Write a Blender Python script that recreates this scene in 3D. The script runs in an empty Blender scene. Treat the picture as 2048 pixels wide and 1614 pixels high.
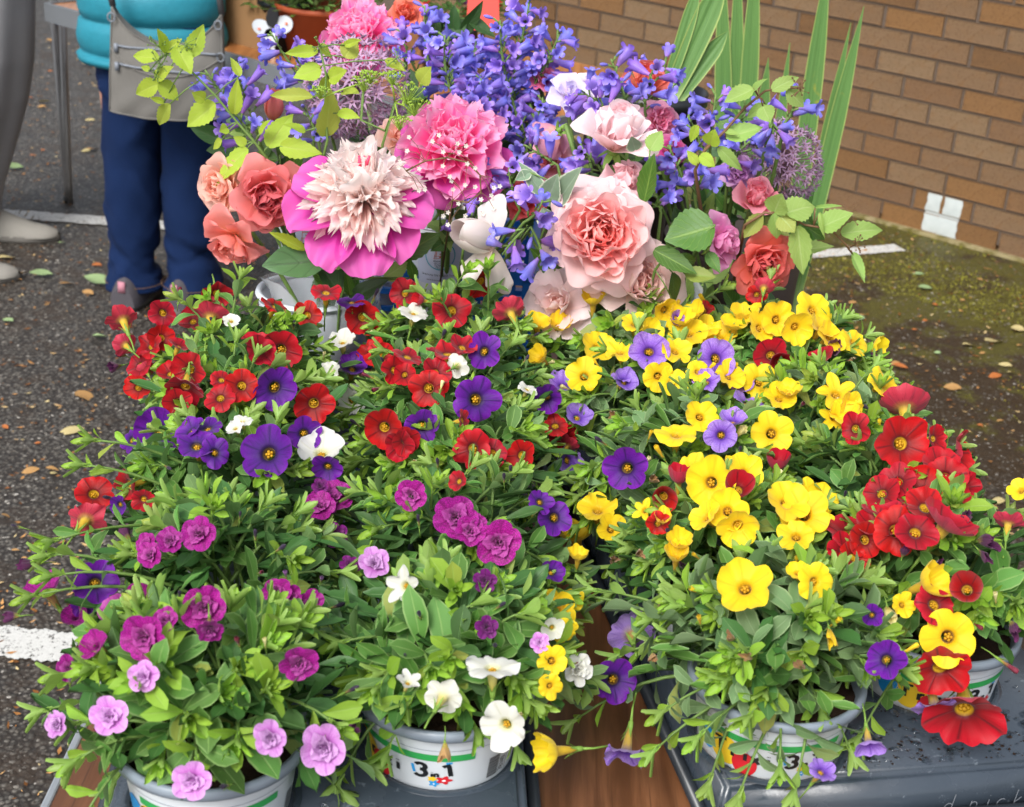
import bpy, bmesh, math, random
import numpy as np
from mathutils import Vector, Matrix, Quaternion
random.seed(7); np.random.seed(7)
R_ = math.radians
scene = bpy.context.scene
COL = scene.collection
# ------------------------------------------------------------------ camera, light, exposure
F_PX, CAM_H, PITCH, ROLL = 3000.0, 1.58, R_(24.5), R_(4.0)
fw = Vector((0, math.cos(PITCH), -math.sin(PITCH)))
rt0 = Vector((1, 0, 0)); up0 = rt0.cross(fw)
RT = math.cos(ROLL)*rt0 + math.sin(ROLL)*up0
UP = -math.sin(ROLL)*rt0 + math.cos(ROLL)*up0
CAMP = Vector((0, 0, CAM_H))
cam_d = bpy.data.cameras.new('camera'); cam = bpy.data.objects.new('camera', cam_d); COL.objects.link(cam)
cam.matrix_world = Matrix(((RT.x, UP.x, -fw.x, CAMP.x), (RT.y, UP.y, -fw.y, CAMP.y), (RT.z, UP.z, -fw.z, CAMP.z), (0, 0, 0, 1)))
cam_d.sensor_width = 36; cam_d.lens = 36*F_PX/2048; cam_d.clip_start = .05; cam_d.clip_end = 400
cam_d.dof.use_dof = True; cam_d.dof.focus_distance = 1.55; cam_d.dof.aperture_fstop = 13
scene.camera = cam
SUN_EL, SUN_AZ = R_(46), R_(205)          # azimuth measured from +Y towards +X: from behind and left of the camera
world = bpy.data.worlds.new('World'); scene.world = world; world.use_nodes = True
wn = world.node_tree.nodes; wl = world.node_tree.links; wn.clear()
sky = wn.new('ShaderNodeTexSky'); sky.sky_type = 'NISHITA'; sky.sun_disc = False
sky.sun_elevation = SUN_EL; sky.sun_rotation = SUN_AZ; sky.air_density = 1.0; sky.dust_density = 4.0; sky.ozone_density = 1.0
hs = wn.new('ShaderNodeHueSaturation'); hs.inputs['Saturation'].default_value = .38
bg = wn.new('ShaderNodeBackground'); bg.inputs['Strength'].default_value = .13
wo = wn.new('ShaderNodeOutputWorld')
wl.new(sky.outputs[0], hs.inputs['Color']); wl.new(hs.outputs[0], bg.inputs[0]); wl.new(bg.outputs[0], wo.inputs[0])
sd = bpy.data.lights.new('sun', 'SUN'); sd.energy = 1.5; sd.angle = R_(22); sd.color = (1, .985, .96)
sun = bpy.data.objects.new('sun', sd); COL.objects.link(sun)
sun_dir = Vector((math.sin(SUN_AZ)*math.cos(SUN_EL), math.cos(SUN_AZ)*math.cos(SUN_EL), math.sin(SUN_EL)))
sun.rotation_euler = sun_dir.to_track_quat('Z', 'Y').to_euler(); sun.location = (0, 0, 6)
scene.view_settings.view_transform = 'Standard'; scene.view_settings.look = 'None'
scene.view_settings.exposure = 0.96; scene.view_settings.gamma = 1; scene.view_settings.use_curve_mapping = False
scene.render.engine = 'CYCLES'; scene.cycles.use_denoising = True
scene.cycles.max_bounces = 12; scene.cycles.diffuse_bounces = 7; scene.cycles.transmission_bounces = 12; scene.cycles.transparent_max_bounces = 10

# ------------------------------------------------------------------ helpers
def ray(px, py): return fw + RT*((px-1024)/F_PX) - UP*((py-807)/F_PX)
def atz(px, py, z):
    d = ray(px, py); return CAMP + d*((z-CAM_H)/d.z)
def aty(px, py, Y):
    d = ray(px, py); return CAMP + d*(Y/d.y)
def scale_at(p): return F_PX/((p-CAMP).dot(fw))        # px per metre
def camvec(ax, ay, az=None):
    if az is None: az = math.sqrt(max(0, 1-ax*ax-ay*ay))
    return (RT*ax + UP*ay - fw*az).normalized()
def lin(h):
    h = h.lstrip('#'); v = [int(h[i:i+2], 16)/255 for i in (0, 2, 4)]
    return tuple(((c+.055)/1.055)**2.4 if c > .04045 else c/12.92 for c in v)
def rnd(a, b): return random.uniform(a, b)

class MB:
    def __init__(s): s.v = []; s.f = []; s.uv = []; s.m = []; s.n = 0; s.c = []
    def verts(s, pts):
        b = s.n; s.v.extend([tuple(p) for p in pts]); s.n += len(pts); return b
    def face(s, idx, uv=None, m=0):
        s.f.append(tuple(idx)); s.uv.extend(uv if uv else [(0, 0)]*len(idx)); s.m.append(m)
    def grid(s, P, closed=False, m=0, u0=0, u1=1):
        P = np.asarray(P); a, b = P.shape[:2]; k = s.verts(P.reshape(-1, 3))
        for i in range(a-1):
            for j in range(b if closed else b-1):
                j2 = (j+1) % b; d = b if closed else b-1
                U0 = u0+(u1-u0)*i/(a-1); U1 = u0+(u1-u0)*(i+1)/(a-1)
                s.face((k+i*b+j, k+i*b+j2, k+(i+1)*b+j2, k+(i+1)*b+j),
                       ((U0, j/d), (U0, (j+1)/d), (U1, (j+1)/d), (U1, j/d)), m)
        return k
    def tube(s, path, rad, n=6, m=0, cap=True):
        path = [Vector(p) for p in path]; L = len(path)
        if not hasattr(rad, '__len__'): rad = [rad]*L
        t = (path[1]-path[0]).normalized(); x = t.orthogonal().normalized(); rows = []
        for i, p in enumerate(path):
            t = (path[min(i+1, L-1)]-path[max(i-1, 0)]).normalized()
            x = (x - t*x.dot(t)).normalized(); y = t.cross(x)
            rows.append([p + (x*math.cos(2*math.pi*j/n) + y*math.sin(2*math.pi*j/n))*rad[i] for j in range(n)])
        k = s.grid(rows, True, m)
        if cap:
            s.face([k+(L-1)*n+j for j in range(n)], None, m); s.face([k+j for j in range(n-1, -1, -1)], None, m)
    def box(s, c, h, M=None, m=0):
        pts = [Vector((sx*h[0], sy*h[1], sz*h[2])) for sz in (-1, 1) for sy in (-1, 1) for sx in (-1, 1)]
        if M is not None: pts = [M @ p for p in pts]
        k = s.verts([p+Vector(c) for p in pts])
        for q in ((0, 2, 3, 1), (4, 5, 7, 6), (0, 1, 5, 4), (2, 6, 7, 3), (0, 4, 6, 2), (1, 3, 7, 5)):
            s.face([k+i for i in q], ((0, 0), (1, 0), (1, 1), (0, 1)), m)
    def lathe(s, prof, n=32, m=0, c=(0, 0, 0)):
        c = Vector(c)
        rows = [[c+Vector((r*math.cos(2*math.pi*j/n), r*math.sin(2*math.pi*j/n), z)) for j in range(n)] for r, z in prof]
        return s.grid(rows, True, m)
    def disc(s, r, z, n=24, m=0, c=(0, 0, 0)):
        k = s.verts([(c[0]+r*math.cos(2*math.pi*j/n), c[1]+r*math.sin(2*math.pi*j/n), c[2]+z) for j in range(n)])
        s.face([k+j for j in range(n)], [(.5+.5*math.cos(2*math.pi*j/n), .5+.5*math.sin(2*math.pi*j/n)) for j in range(n)], m)
    def mesh(s, name, mats, smooth=True):
        me = bpy.data.meshes.new(name); me.from_pydata(s.v, [], s.f); 
        uvl = me.uv_layers.new(name='UVMap'); uvl.data.foreach_set('uv', np.array(s.uv, dtype=np.float32).ravel())
        me.polygons.foreach_set('material_index', np.array(s.m, dtype=np.int32))
        if smooth: me.polygons.foreach_set('use_smooth', np.ones(len(s.f), dtype=bool))
        for m in (mats if isinstance(mats, (list, tuple)) else [mats]): me.materials.append(m)
        me.update(); return me
    def build(s, name, mats, parent=None, M=None, smooth=True):
        return put(name, s.mesh(name, mats, smooth), parent, M)
def put(name, me, parent=None, M=None):
    o = bpy.data.objects.new(name, me); COL.objects.link(o)
    if parent is not None: o.parent = parent
    if M is not None: o.matrix_basis = M
    return o
def tag(o, label=None, cat=None, group=None, kind=None):
    if label: o['label'] = label
    if cat: o['category'] = cat
    if group: o['group'] = group
    if kind: o['kind'] = kind
    return o
def thing(name, label, cat, loc=(0, 0, 0), group=None):
    o = bpy.data.objects.new(name, None); COL.objects.link(o); o.location = loc; o.empty_display_size = .05
    return tag(o, label, cat, group)
def frame(y, z=None, loc=(0, 0, 0), sx=1, sy=1, sz=1):
    """matrix with local Y along y and local Z near z"""
    y = Vector(y).normalized()
    z = Vector(z) if z is not None else Vector((0, 0, 1))
    x = y.cross(z)
    if x.length < 1e-5: x = y.orthogonal()
    x.normalize(); z = x.cross(y)
    return Matrix(((x.x*sx, y.x*sy, z.x*sz, loc[0]), (x.y*sx, y.y*sy, z.y*sz, loc[1]), (x.z*sx, y.z*sy, z.z*sz, loc[2]), (0, 0, 0, 1)))
def frame_z(z, loc=(0, 0, 0), s=1, spin=0):
    z = Vector(z).normalized(); q = z.to_track_quat('Z', 'Y')
    return Matrix.Translation(loc) @ q.to_matrix().to_4x4() @ Matrix.Rotation(spin, 4, 'Z') @ Matrix.Scale(s, 4)
def bez(p0, p1, p2, n=8):
    p0, p1, p2 = Vector(p0), Vector(p1), Vector(p2)
    return [p0*(1-t)**2 + p1*2*t*(1-t) + p2*t*t for t in [i/(n-1) for i in range(n)]]

# ------------------------------------------------------------------ material helpers
class NT:
    def __init__(s, name):
        s.m = bpy.data.materials.new(name); s.m.use_nodes = True; s.t = s.m.node_tree; s.t.nodes.clear()
        s.out = s.t.nodes.new('ShaderNodeOutputMaterial')
    def n(s, typ, **kw):
        nd = s.t.nodes.new('ShaderNode'+typ)
        for k, v in kw.items():
            if k.startswith('i_'):
                key = k[2:]
                key = int(key) if key.isdigit() else key.replace('_', ' ')
                s.set(nd.inputs[key], v)
            else: setattr(nd, k, v)
        return nd
    def set(s, sock, v):
        if hasattr(v, 'is_output'): s.t.links.new(v, sock)
        elif isinstance(v, tuple) and len(v) == 3 and sock.type == 'RGBA': sock.default_value = (*v, 1)
        else: sock.default_value = v
    def math(s, op, a, b=0.0, c=0.0, clamp=False):
        nd = s.n('Math', operation=op, use_clamp=clamp); s.set(nd.inputs[0], a); s.set(nd.inputs[1], b)
        if op in ('MULTIPLY_ADD', 'SMOOTH_MIN', 'COMPARE'): s.set(nd.inputs[2], c)
        return nd.outputs[0]
    def mix(s, f, a, b, mode='MIX'):
        nd = s.n('Mix', data_type='RGBA', blend_type=mode); s.set(nd.inputs[0], f); s.set(nd.inputs[6], a); s.set(nd.inputs[7], b); return nd.outputs[2]
    def ramp(s, f, stops, interp='LINEAR'):
        nd = s.n('ValToRGB'); cr = nd.color_ramp; cr.interpolation = interp
        while len(cr.elements) < len(stops): cr.elements.new(.5)
        for e, (p, c) in zip(cr.elements, stops): e.position = p; e.color = (*c, 1) if len(c) == 3 else c
        s.set(nd.inputs[0], f); return nd.outputs[0]
    def step(s, x, a, b):
        nd = s.n('MapRange', interpolation_type='SMOOTHSTEP'); s.set(nd.inputs[0], x); s.set(nd.inputs[1], a); s.set(nd.inputs[2], b); return nd.outputs[0]
    def noise(s, vec, scale, detail=3, rough=.55, dist=0):
        nd = s.n('TexNoise', i_Scale=scale, i_Detail=detail, i_Roughness=rough, i_Distortion=dist)
        if vec is not None: s.set(nd.inputs['Vector'], vec)
        return nd.outputs['Fac']
    def bump(s, h, strength=.3, dist=.01):
        nd = s.n('Bump', i_Strength=strength, i_Distance=dist); s.set(nd.inputs['Height'], h); return nd.outputs[0]
    def fin(s, color, rough=.5, normal=None, metal=0, spec=.5, transl=0, tcol=None, sheen=0, alpha=None):
        p = s.n('BsdfPrincipled'); s.set(p.inputs['Base Color'], color); s.set(p.inputs['Roughness'], rough); p.inputs['Metallic'].default_value = metal
        s.set(p.inputs['Specular IOR Level'], spec)
        if sheen: p.inputs['Sheen Weight'].default_value = sheen
        if normal is not None: s.set(p.inputs['Normal'], normal)
        sh = p.outputs[0]
        if transl:
            t = s.n('BsdfTranslucent'); s.set(t.inputs[0], tcol if tcol is not None else color)
            mx = s.n('MixShader', i_0=transl); s.t.links.new(sh, mx.inputs[1]); s.t.links.new(t.outputs[0], mx.inputs[2]); sh = mx.outputs[0]
        if alpha is not None:
            tr = s.n('BsdfTransparent'); mx = s.n('MixShader'); s.set(mx.inputs[0], alpha); s.t.links.new(tr.outputs[0], mx.inputs[1]); s.t.links.new(sh, mx.inputs[2]); sh = mx.outputs[0]
        s.t.links.new(sh, s.out.inputs[0]); return s.m
    def obj(s): return s.n('TexCoord').outputs['Object']
    def uvxy(s):
        sp = s.n('SeparateXYZ'); s.t.links.new(s.n('UVMap').outputs[0], sp.inputs[0]); return sp.outputs[0], sp.outputs[1]
    def rand(s): return s.n('ObjectInfo').outputs['Random']

def simple(name, col, rough=.5, metal=0, spec=.5, var=.08, scale=30, bump=0, transl=0, bscale=None):
    t = NT(name); o = t.obj(); f = t.noise(o, scale)
    c = t.mix(f, tuple(x*(1-var) for x in col), tuple(min(1, x*(1+var)) for x in col))
    nm = t.bump(t.noise(o, bscale or scale*4, 4), bump, .002) if bump else None
    return t.fin(c, t.math('MULTIPLY_ADD', f, .12, rough-.06), nm, metal, spec, transl)

def leaf_mat(name, base, rib, back, vary=.25, rough=.5, transl=.3, sideveins=0, spec=.4, edge=None):
    t = NT(name); u, v = t.uvxy(); r = t.rand()
    a = t.math('ABSOLUTE', t.math('SUBTRACT', v, .5))
    hsv = t.n('HueSaturation'); t.set(hsv.inputs['Hue'], t.math('MULTIPLY_ADD', r, .03, .485)); t.set(hsv.inputs['Value'], t.math('MULTIPLY_ADD', r, 2*vary, 1-vary)); t.set(hsv.inputs['Color'], base)
    o = t.obj(); nz = t.noise(o, 160, 3)
    c = t.mix(t.math('MULTIPLY', nz, .35), hsv.outputs[0], tuple(min(1, x*1.5) for x in base))
    c = t.mix(t.math('MULTIPLY', t.step(r, .94, .97), .65), c, (.36, .34, .07))
    c = t.mix(t.math('MULTIPLY', t.step(t.noise(o, 420, 2), .70, .74), .5), c, (.10, .08, .03))
    ribm = t.math('SUBTRACT', 1.0, t.step(a, .015, .05))
    h = t.math('MULTIPLY', ribm, -.6)
    if sideveins:
        w = t.math('SINE', t.math('MULTIPLY_ADD', u, sideveins*6.283, t.math('MULTIPLY', a, -sideveins*4.5)))
        sv = t.step(w, .86, 1.0); c = t.mix(t.math('MULTIPLY', sv, .35), c, rib); h = t.math('ADD', h, t.math('MULTIPLY', sv, -.5))
    c = t.mix(t.math('MULTIPLY', ribm, .6), c, rib)
    if edge is not None: c = t.mix(t.step(t.math('ADD', a, t.math('MULTIPLY', t.noise(o, 60), .08)), .44, .5), c, edge)
    g = t.n('NewGeometry').outputs['Backfacing']
    c = t.mix(g, c, t.mix(.55, c, back))
    h = t.math('ADD', h, t.math('MULTIPLY', nz, .4))
    return t.fin(c, rough, t.bump(h, .5, .0012), 0, spec, transl, t.mix(.5, c, tuple(min(1, x*1.5) for x in base)))

def corolla_mat(name, stops, vein, backc, veinamt=.5, fine=.25, net=0, transl=.3, vary=.12, back_amt=.6):
    t = NT(name); u, v = t.uvxy(); r = t.rand()
    c = t.ramp(u, stops)
    th = t.math('MULTIPLY', v, 5*math.pi)
    m5 = t.math('POWER', t.math('ABSOLUTE', t.math('COSINE', th)), 90.0)
    cm = t.n('CombineXYZ'); t.set(cm.inputs[0], t.math('MULTIPLY', u, 2.2)); t.set(cm.inputs[1], t.math('MULTIPLY', v, 60)); t.set(cm.inputs[2], t.math('MULTIPLY', r, 9))
    nz = t.noise(cm.outputs[0], 1.0, 3, .6)
    fv = t.step(nz, .52, .66)
    limb = t.math('MULTIPLY', t.step(u, .3, .5), t.math('SUBTRACT', 1.0, t.step(u, .85, 1.0)))
    c = t.mix(t.math('MULTIPLY', t.math('MULTIPLY', m5, limb), veinamt), c, vein)
    c = t.mix(t.math('MULTIPLY', t.math('MULTIPLY', fv, limb), fine), c, vein)
    if net:
        vo = t.n('TexVoronoi', feature='DISTANCE_TO_EDGE', i_Scale=1.0); c2 = t.n('CombineXYZ'); t.set(c2.inputs[0], t.math('MULTIPLY', u, 9)); t.set(c2.inputs[1], t.math('MULTIPLY', v, 46)); t.set(vo.inputs['Vector'], c2.outputs[0])
        c = t.mix(t.math('MULTIPLY', t.math('SUBTRACT', 1.0, t.step(vo.outputs['Distance'], .02, .16)), net), c, vein)
    g = t.n('NewGeometry').outputs['Backfacing']
    bc = t.ramp(u, [(0, lin('#b9a63c')), (.22, lin('#b9a63c')), (.5, backc), (1, backc)])
    bc = t.mix(t.math('MULTIPLY', fv, .4), bc, vein)
    g = t.math('SUBTRACT', 1.0, g)      # the limb's faces point down the tube, so the front side is the one turned away
    c = t.mix(t.math('MULTIPLY', g, back_amt), c, bc)
    hsv = t.n('HueSaturation'); t.set(hsv.inputs['Hue'], t.math('MULTIPLY_ADD', r, .008, .496)); t.set(hsv.inputs['Value'], t.math('MULTIPLY_ADD', r, 2*vary, 1-vary)); t.set(hsv.inputs['Color'], c)
    h = t.math('ADD', t.math('MULTIPLY', nz, .5), t.math('MULTIPLY', m5, -.6))
    return t.fin(hsv.outputs[0], .55, t.bump(h, .35, .0012), 0, .3, transl, hsv.outputs[0], sheen=.15)

def petal_mat(name, base_mix, base_col, tip_mix, tip_col, transl=.48, back=None, veins=.05):
    """colour comes from the object's own colour; the claw and the tip shade towards two fixed pigments"""
    t = NT(name); u, v = t.uvxy(); oc = t.n('ObjectInfo').outputs['Color']; r = t.rand()
    cm = t.n('CombineXYZ'); t.set(cm.inputs[0], t.math('MULTIPLY', u, 1.5)); t.set(cm.inputs[1], t.math('MULTIPLY', v, 16)); t.set(cm.inputs[2], t.math('MULTIPLY', r, 9))
    nz = t.noise(cm.outputs[0], 1.0, 4, .6)
    c = t.mix(t.math('MULTIPLY', t.math('SUBTRACT', 1.0, t.step(u, 0, .55)), base_mix), oc, base_col)
    c = t.mix(t.math('MULTIPLY', t.step(t.math('MULTIPLY_ADD', nz, .3, u), .6, 1.2), tip_mix), c, tip_col)
    c = t.mix(t.math('MULTIPLY', t.step(nz, .45, .75), veins), c, t.mix(.6, c, (.75, .42, .52), 'MULTIPLY'))
    if back is not None:
        c = t.mix(t.math('MULTIPLY', t.n('NewGeometry').outputs['Backfacing'], .55), c, back)
    hsv = t.n('HueSaturation'); t.set(hsv.inputs['Value'], t.math('MULTIPLY_ADD', r, .16, .92)); t.set(hsv.inputs['Color'], c)
    return t.fin(hsv.outputs[0], .55, t.bump(nz, .25, .0015), 0, .3, transl, hsv.outputs[0], sheen=.1)
# ------------------------------------------------------------------ materials
M = {}
def tarmac():
    t = NT('tarmac'); o = t.obj()
    n1 = t.noise(o, 1.6, 4); n2 = t.noise(o, 9, 5, .65); n3 = t.noise(o, 130, 3)
    vo = t.n('TexVoronoi', i_Scale=95.0); t.set(vo.inputs['Vector'], o)
    sp = t.n('SeparateColor'); t.t.links.new(vo.outputs['Color'], sp.inputs[0])
    stone = t.mix(sp.outputs[0], lin('#3b3833'), lin('#66625b'))
    gap = t.step(vo.outputs['Distance'], .25, .55)
    c = t.mix(gap, stone, lin('#241f1a'))
    dirt = t.mix(n3, lin('#231b13'), lin('#3c2e20'))
    c = t.mix(t.math('MULTIPLY', t.step(t.math('MULTIPLY_ADD', n2, .7, t.math('MULTIPLY', n1, .45)), .56, .70), .8), c, dirt)
    # moss grows in the damp strip along the wall, thinning away from it
    sx = t.n('SeparateXYZ'); t.set(sx.inputs[0], o)
    dw = t.math('ADD', t.math('MULTIPLY', t.math('SUBTRACT', sx.outputs[0], 1.081), .633), t.math('MULTIPLY', t.math('SUBTRACT', sx.outputs[1], 5.456), .774))
    near = t.step(dw, -2.6, -.25)
    left = t.step(sx.outputs[0], -.2, .5)
    mz = t.math('MULTIPLY', t.math('MULTIPLY_ADD', t.noise(o, 4.2, 8, .75), 1.0, t.math('MULTIPLY', near, .32)), left)
    moss = t.mix(t.noise(o, 60, 3), lin('#33300f'), lin('#5c5a1a'))
    brown = t.mix(t.noise(o, 40, 3), lin('#1f160b'), lin('#382914'))
    c = t.mix(t.math('MULTIPLY', t.step(mz, .46, .62), .85), c, brown)
    c = t.mix(t.math('MULTIPLY', t.step(mz, .70, .80), .75), c, moss)
    h = t.math('ADD', t.math('MULTIPLY', t.math('SUBTRACT', 1.0, vo.outputs['Distance']), .6), t.math('ADD', t.math('MULTIPLY', n3, .4), n2))
    return t.fin(c, t.math('MULTIPLY_ADD', n2, .4, .38), t.bump(h, .8, .006), 0, .5)
M['tarmac'] = tarmac()
def chip():
    t = NT('chipping'); a = t.n('Attribute', attribute_name='tone').outputs['Fac']; o = t.obj()
    c = t.ramp(a, [(0, lin('#3c3833')), (.5, lin('#5a5650')), (.85, lin('#7c7871')), (1, lin('#b4b0a8'))])
    c = t.mix(t.math('MULTIPLY', t.noise(o, 200), .4), c, lin('#564c40'))
    return t.fin(c, .45)
M['chip'] = chip()
def litter(name, stops):
    t = NT(name); a = t.n('Attribute', attribute_name='tone').outputs['Fac']
    return t.fin(t.ramp(a, stops), .75, None, 0, .2)
M['litter'] = litter('litter', [(0, lin('#4a2c12')), (.4, lin('#8a5a2c')), (.7, lin('#b98a55')), (1, lin('#c9b98a'))])
M['moss'] = litter('moss', [(0, lin('#2c240c')), (.5, lin('#4c4612')), (1, lin('#78762a'))])
def road_paint():
    t = NT('road_paint'); o = t.obj(); n = t.noise(o, 30, 8, .78); n2 = t.noise(o, 160, 4, .7)
    c = t.mix(n2, lin('#a4a4a0'), lin('#d0d0cc'))
    return t.fin(c, .6, t.bump(n2, .5, .003), 0, .4, alpha=t.step(t.math('MULTIPLY_ADD', n2, .8, t.math('MULTIPLY', n, .55)), .56, .60))
M['road_paint'] = road_paint()
def brick():
    t = NT('brick_face'); o = t.obj(); r = t.rand()
    b = t.ramp(r, [(0, lin('#785f47')), (.3, lin('#806950')), (.55, lin('#765b43')), (.8, lin('#84613c')), (1, lin('#684f38'))])
    n = t.noise(o, 28, 4); n2 = t.noise(o, 330, 3, .7)
    c = t.mix(t.math('MULTIPLY', t.step(n, .5, .8), .4), b, lin('#7f5a34'))
    c = t.mix(t.math('MULTIPLY', t.step(t.noise(o, 190, 4, .75), .54, .64), .7), c, lin('#46331f'))
    c = t.mix(t.math('MULTIPLY', t.step(t.noise(o, 90, 4, .8), .72, .8), .5), c, lin('#c9b8a0'))
    return t.fin(c, .85, t.bump(t.math('ADD', t.math('MULTIPLY', n2, 1.6), n), .9, .004), 0, .2)
M['brick'] = brick()
def mortar():
    t = NT('mortar'); o = t.obj(); n = t.noise(o, 60, 5, .7)
    return t.fin(t.mix(n, lin('#4a4038'), lin('#6a5d52')), .9, t.bump(n, .5, .003), 0, .2)
M['mortar'] = mortar()
def footing():
    t = NT('footing_concrete'); o = t.obj(); n = t.noise(o, 25, 5, .7)
    return t.fin(t.mix(t.step(n, .4, .65), lin('#8d8260'), lin('#5c5526')), .9, t.bump(n, .6, .006), 0, .2)
M['footing'] = footing()
def wpaint():
    t = NT('white_wall_paint'); o = t.obj(); n2 = t.noise(o, 330, 3, .7)
    return t.fin(t.mix(t.noise(o, 40), lin('#a2aaaa'), lin('#b8bebc')), .6, t.bump(n2, .5, .002), 0, .3)
M['wpaint'] = wpaint()
def wood(name, c0, c1, c2, axis=1, rough=.35):
    t = NT(name); o = t.obj(); mp = t.n('Mapping'); t.set(mp.inputs[0], o)
    sc = [34, 34, 34]; sc[axis] = 2.0; mp.inputs['Scale'].default_value = sc
    n = t.noise(mp.outputs[0], 1.6, 5, .6, .6); mp2 = t.n('Mapping'); t.set(mp2.inputs[0], o)
    sc = [260, 260, 260]; sc[axis] = 7; mp2.inputs['Scale'].default_value = sc
    n2 = t.noise(mp2.outputs[0], 1.0, 3)
    c = t.mix(t.step(n, .35, .62), c0, c1); c = t.mix(t.math('MULTIPLY', t.step(n2, .6, .75), .6), c, c2)
    return t.fin(c, t.math('MULTIPLY_ADD', n2, .2, rough-.1), t.bump(n2, .15, .001), 0, .5)
M['wood'] = wood('table_laminate', lin('#7c5236'), lin('#5c3a24'), lin('#3a2416'))
M['wood2'] = wood('back_table_laminate', lin('#a8703f'), lin('#8a5730'), lin('#5f3a1f'))
M['alu'] = simple('aluminium_edge', lin('#a9aeb2'), .35, .6, .5, .1, 60, .1)
M['steel'] = simple('table_steel', lin('#8c8a88'), .38, .7, .5, .1, 40)
M['greyedge'] = simple('grey_edging', lin('#62666a'), .45, 0, .5)
M['rubber'] = simple('black_rubber', lin('#1d1d1d'), .7)
def tray():
    t = NT('tray_plastic'); o = t.obj(); n = t.noise(o, 14, 4, .6); n2 = t.noise(o, 90, 4, .7)
    c = t.mix(n, lin('#2f3740'), lin('#3e4751'))
    c = t.mix(t.math('MULTIPLY', t.step(n2, .62, .72), .35), c, lin('#8d97a0'))
    c = t.mix(t.math('MULTIPLY', t.step(t.noise(o, 75, 5, .75), .70, .74), .7), c, lin('#211c18'))
    return t.fin(c, t.ramp(n, [(.4, (.12, .12, .12)), (.55, (.3, .3, .3))]), t.bump(n2, .12, .002), 0, .5)
M['tray'] = tray()
M['trayrim'] = simple('tray_dark_lip', lin('#262b31'), .35, 0, .5)
M['soil'] = simple('compost', lin('#2a1d14'), .95, 0, .2, .5, 120, 1.0, 0, 240)
M['pot'] = simple('pot_white', lin('#c8ced3'), .38, 0, .5, .04, 20)
M['potrim'] = simple('pot_grey_rim', lin('#7f8a96'), .35, 0, .5, .08, 40)
M['pgreen'] = simple('print_green', lin('#2f9a4d'), .4); M['pblack'] = simple('print_black', lin('#16181b'), .4)
M['pred'] = simple('print_red', lin('#c8202c'), .4); M['pblue'] = simple('print_blue', lin('#1f8fd0'), .4)
M['pyellow'] = simple('print_yellow', lin('#e6c12a'), .4); M['pwhite'] = simple('print_white', lin('#e8ecee'), .4)
M['ptan'] = simple('print_ochre', lin('#b5522e'), .6); M['pteal'] = simple('print_teal', lin('#3b8fa6'), .6)
M['paper'] = simple('label_paper', lin('#b4bcd2'), .6, 0, .3, .03)
M['white_plastic'] = simple('white_plastic', lin('#c3cbd2'), .35, 0, .5, .03)
M['blue_plastic'] = simple('blue_plastic', lin('#124a8c'), .35, 0, .5, .1)
M['black_plastic'] = simple('black_plastic', lin('#17191d'), .4, 0, .5)
M['grey_plastic'] = simple('grey_plastic', lin('#5c585a'), .5, 0, .4)
M['taupe_plastic'] = simple('taupe_plastic', lin('#4d423e'), .5, 0, .4)
M['card'] = simple('cardboard', lin('#8a6a48'), .85, 0, .2, .06, 12, .2)
M['terra'] = simple('terracotta_plastic', lin('#8a3f22'), .6, 0, .3)
M['coral_card'] = simple('coral_card', lin('#e2564e'), .6, 0, .3, .03)
def clear():
    t = NT('clear_plastic'); p = t.n('BsdfPrincipled'); p.inputs['Base Color'].default_value = (.9, .93, .95, 1); p.inputs['Roughness'].default_value = .12
    tr = t.n('BsdfTransparent'); tr.inputs[0].default_value = (.93, .95, .96, 1); lw = t.n('LayerWeight', i_Blend=.35)
    mx = t.n('MixShader'); t.set(mx.inputs[0], t.math('MULTIPLY_ADD', lw.outputs['Facing'], .5, .12)); t.t.links.new(tr.outputs[0], mx.inputs[1]); t.t.links.new(p.outputs[0], mx.inputs[2])
    t.t.links.new(mx.outputs[0], t.out.inputs[0]); return t.m
M['clear'] = clear()
def water():
    t = NT('water_drop'); p = t.n('BsdfPrincipled'); p.inputs['Base Color'].default_value = (.9, .95, 1, 1); p.inputs['Roughness'].default_value = .02
    p.inputs['Transmission Weight'].default_value = 1; p.inputs['IOR'].default_value = 1.33; t.t.links.new(p.outputs[0], t.out.inputs[0]); return t.m
M['water'] = water()
# plants
M['leaf'] = leaf_mat('calibrachoa_leaf', (.095, .225, .042), (.25, .40, .12), (.23, .33, .15), .28, .46, .3, edge=(.22, .36, .11))
M['leaf_young'] = leaf_mat('calibrachoa_young_leaf', (.26, .44, .045), (.34, .5, .12), (.28, .4, .14), .2, .45, .38)
M['leaf_deep_shadow'] = leaf_mat('calibrachoa_deep_shadow_leaf', (.042, .115, .024), (.12, .23, .07), (.12, .2, .08), .25, .5, .25)  # inner leaf green, its colour darkened further to paint deeper shadow into the clumps
M['leaf_dusty'] = leaf_mat('calibrachoa_dusty_leaf', (.13, .225, .09), (.24, .34, .17), (.23, .31, .17), .22, .5, .25, edge=(.24, .35, .16))
M['stem'] = simple('green_stem', (.13, .22, .05), .55, 0, .4, .2, 60, .1, .1)
M['stem_brown'] = simple('brown_stem', lin('#6b5138'), .65, 0, .3, .2, 60)
M['calyx'] = simple('calyx_green', (.2, .34, .06), .55, 0, .3, .2, 120, 0, .25)
Yt, Dk = lin('#dcae1c'), lin('#2a1016')
M['c_red'] = corolla_mat('red_corolla', [(0, lin('#7a6a10')), (.1, Yt), (.25, lin('#e0b422')), (.31, lin('#5a0610')), (.45, lin('#86020c')), (.8, lin('#b4041a')), (1, lin('#ba061e'))], lin('#4c020e'), lin('#b83a54'), .75, .2)
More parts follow.
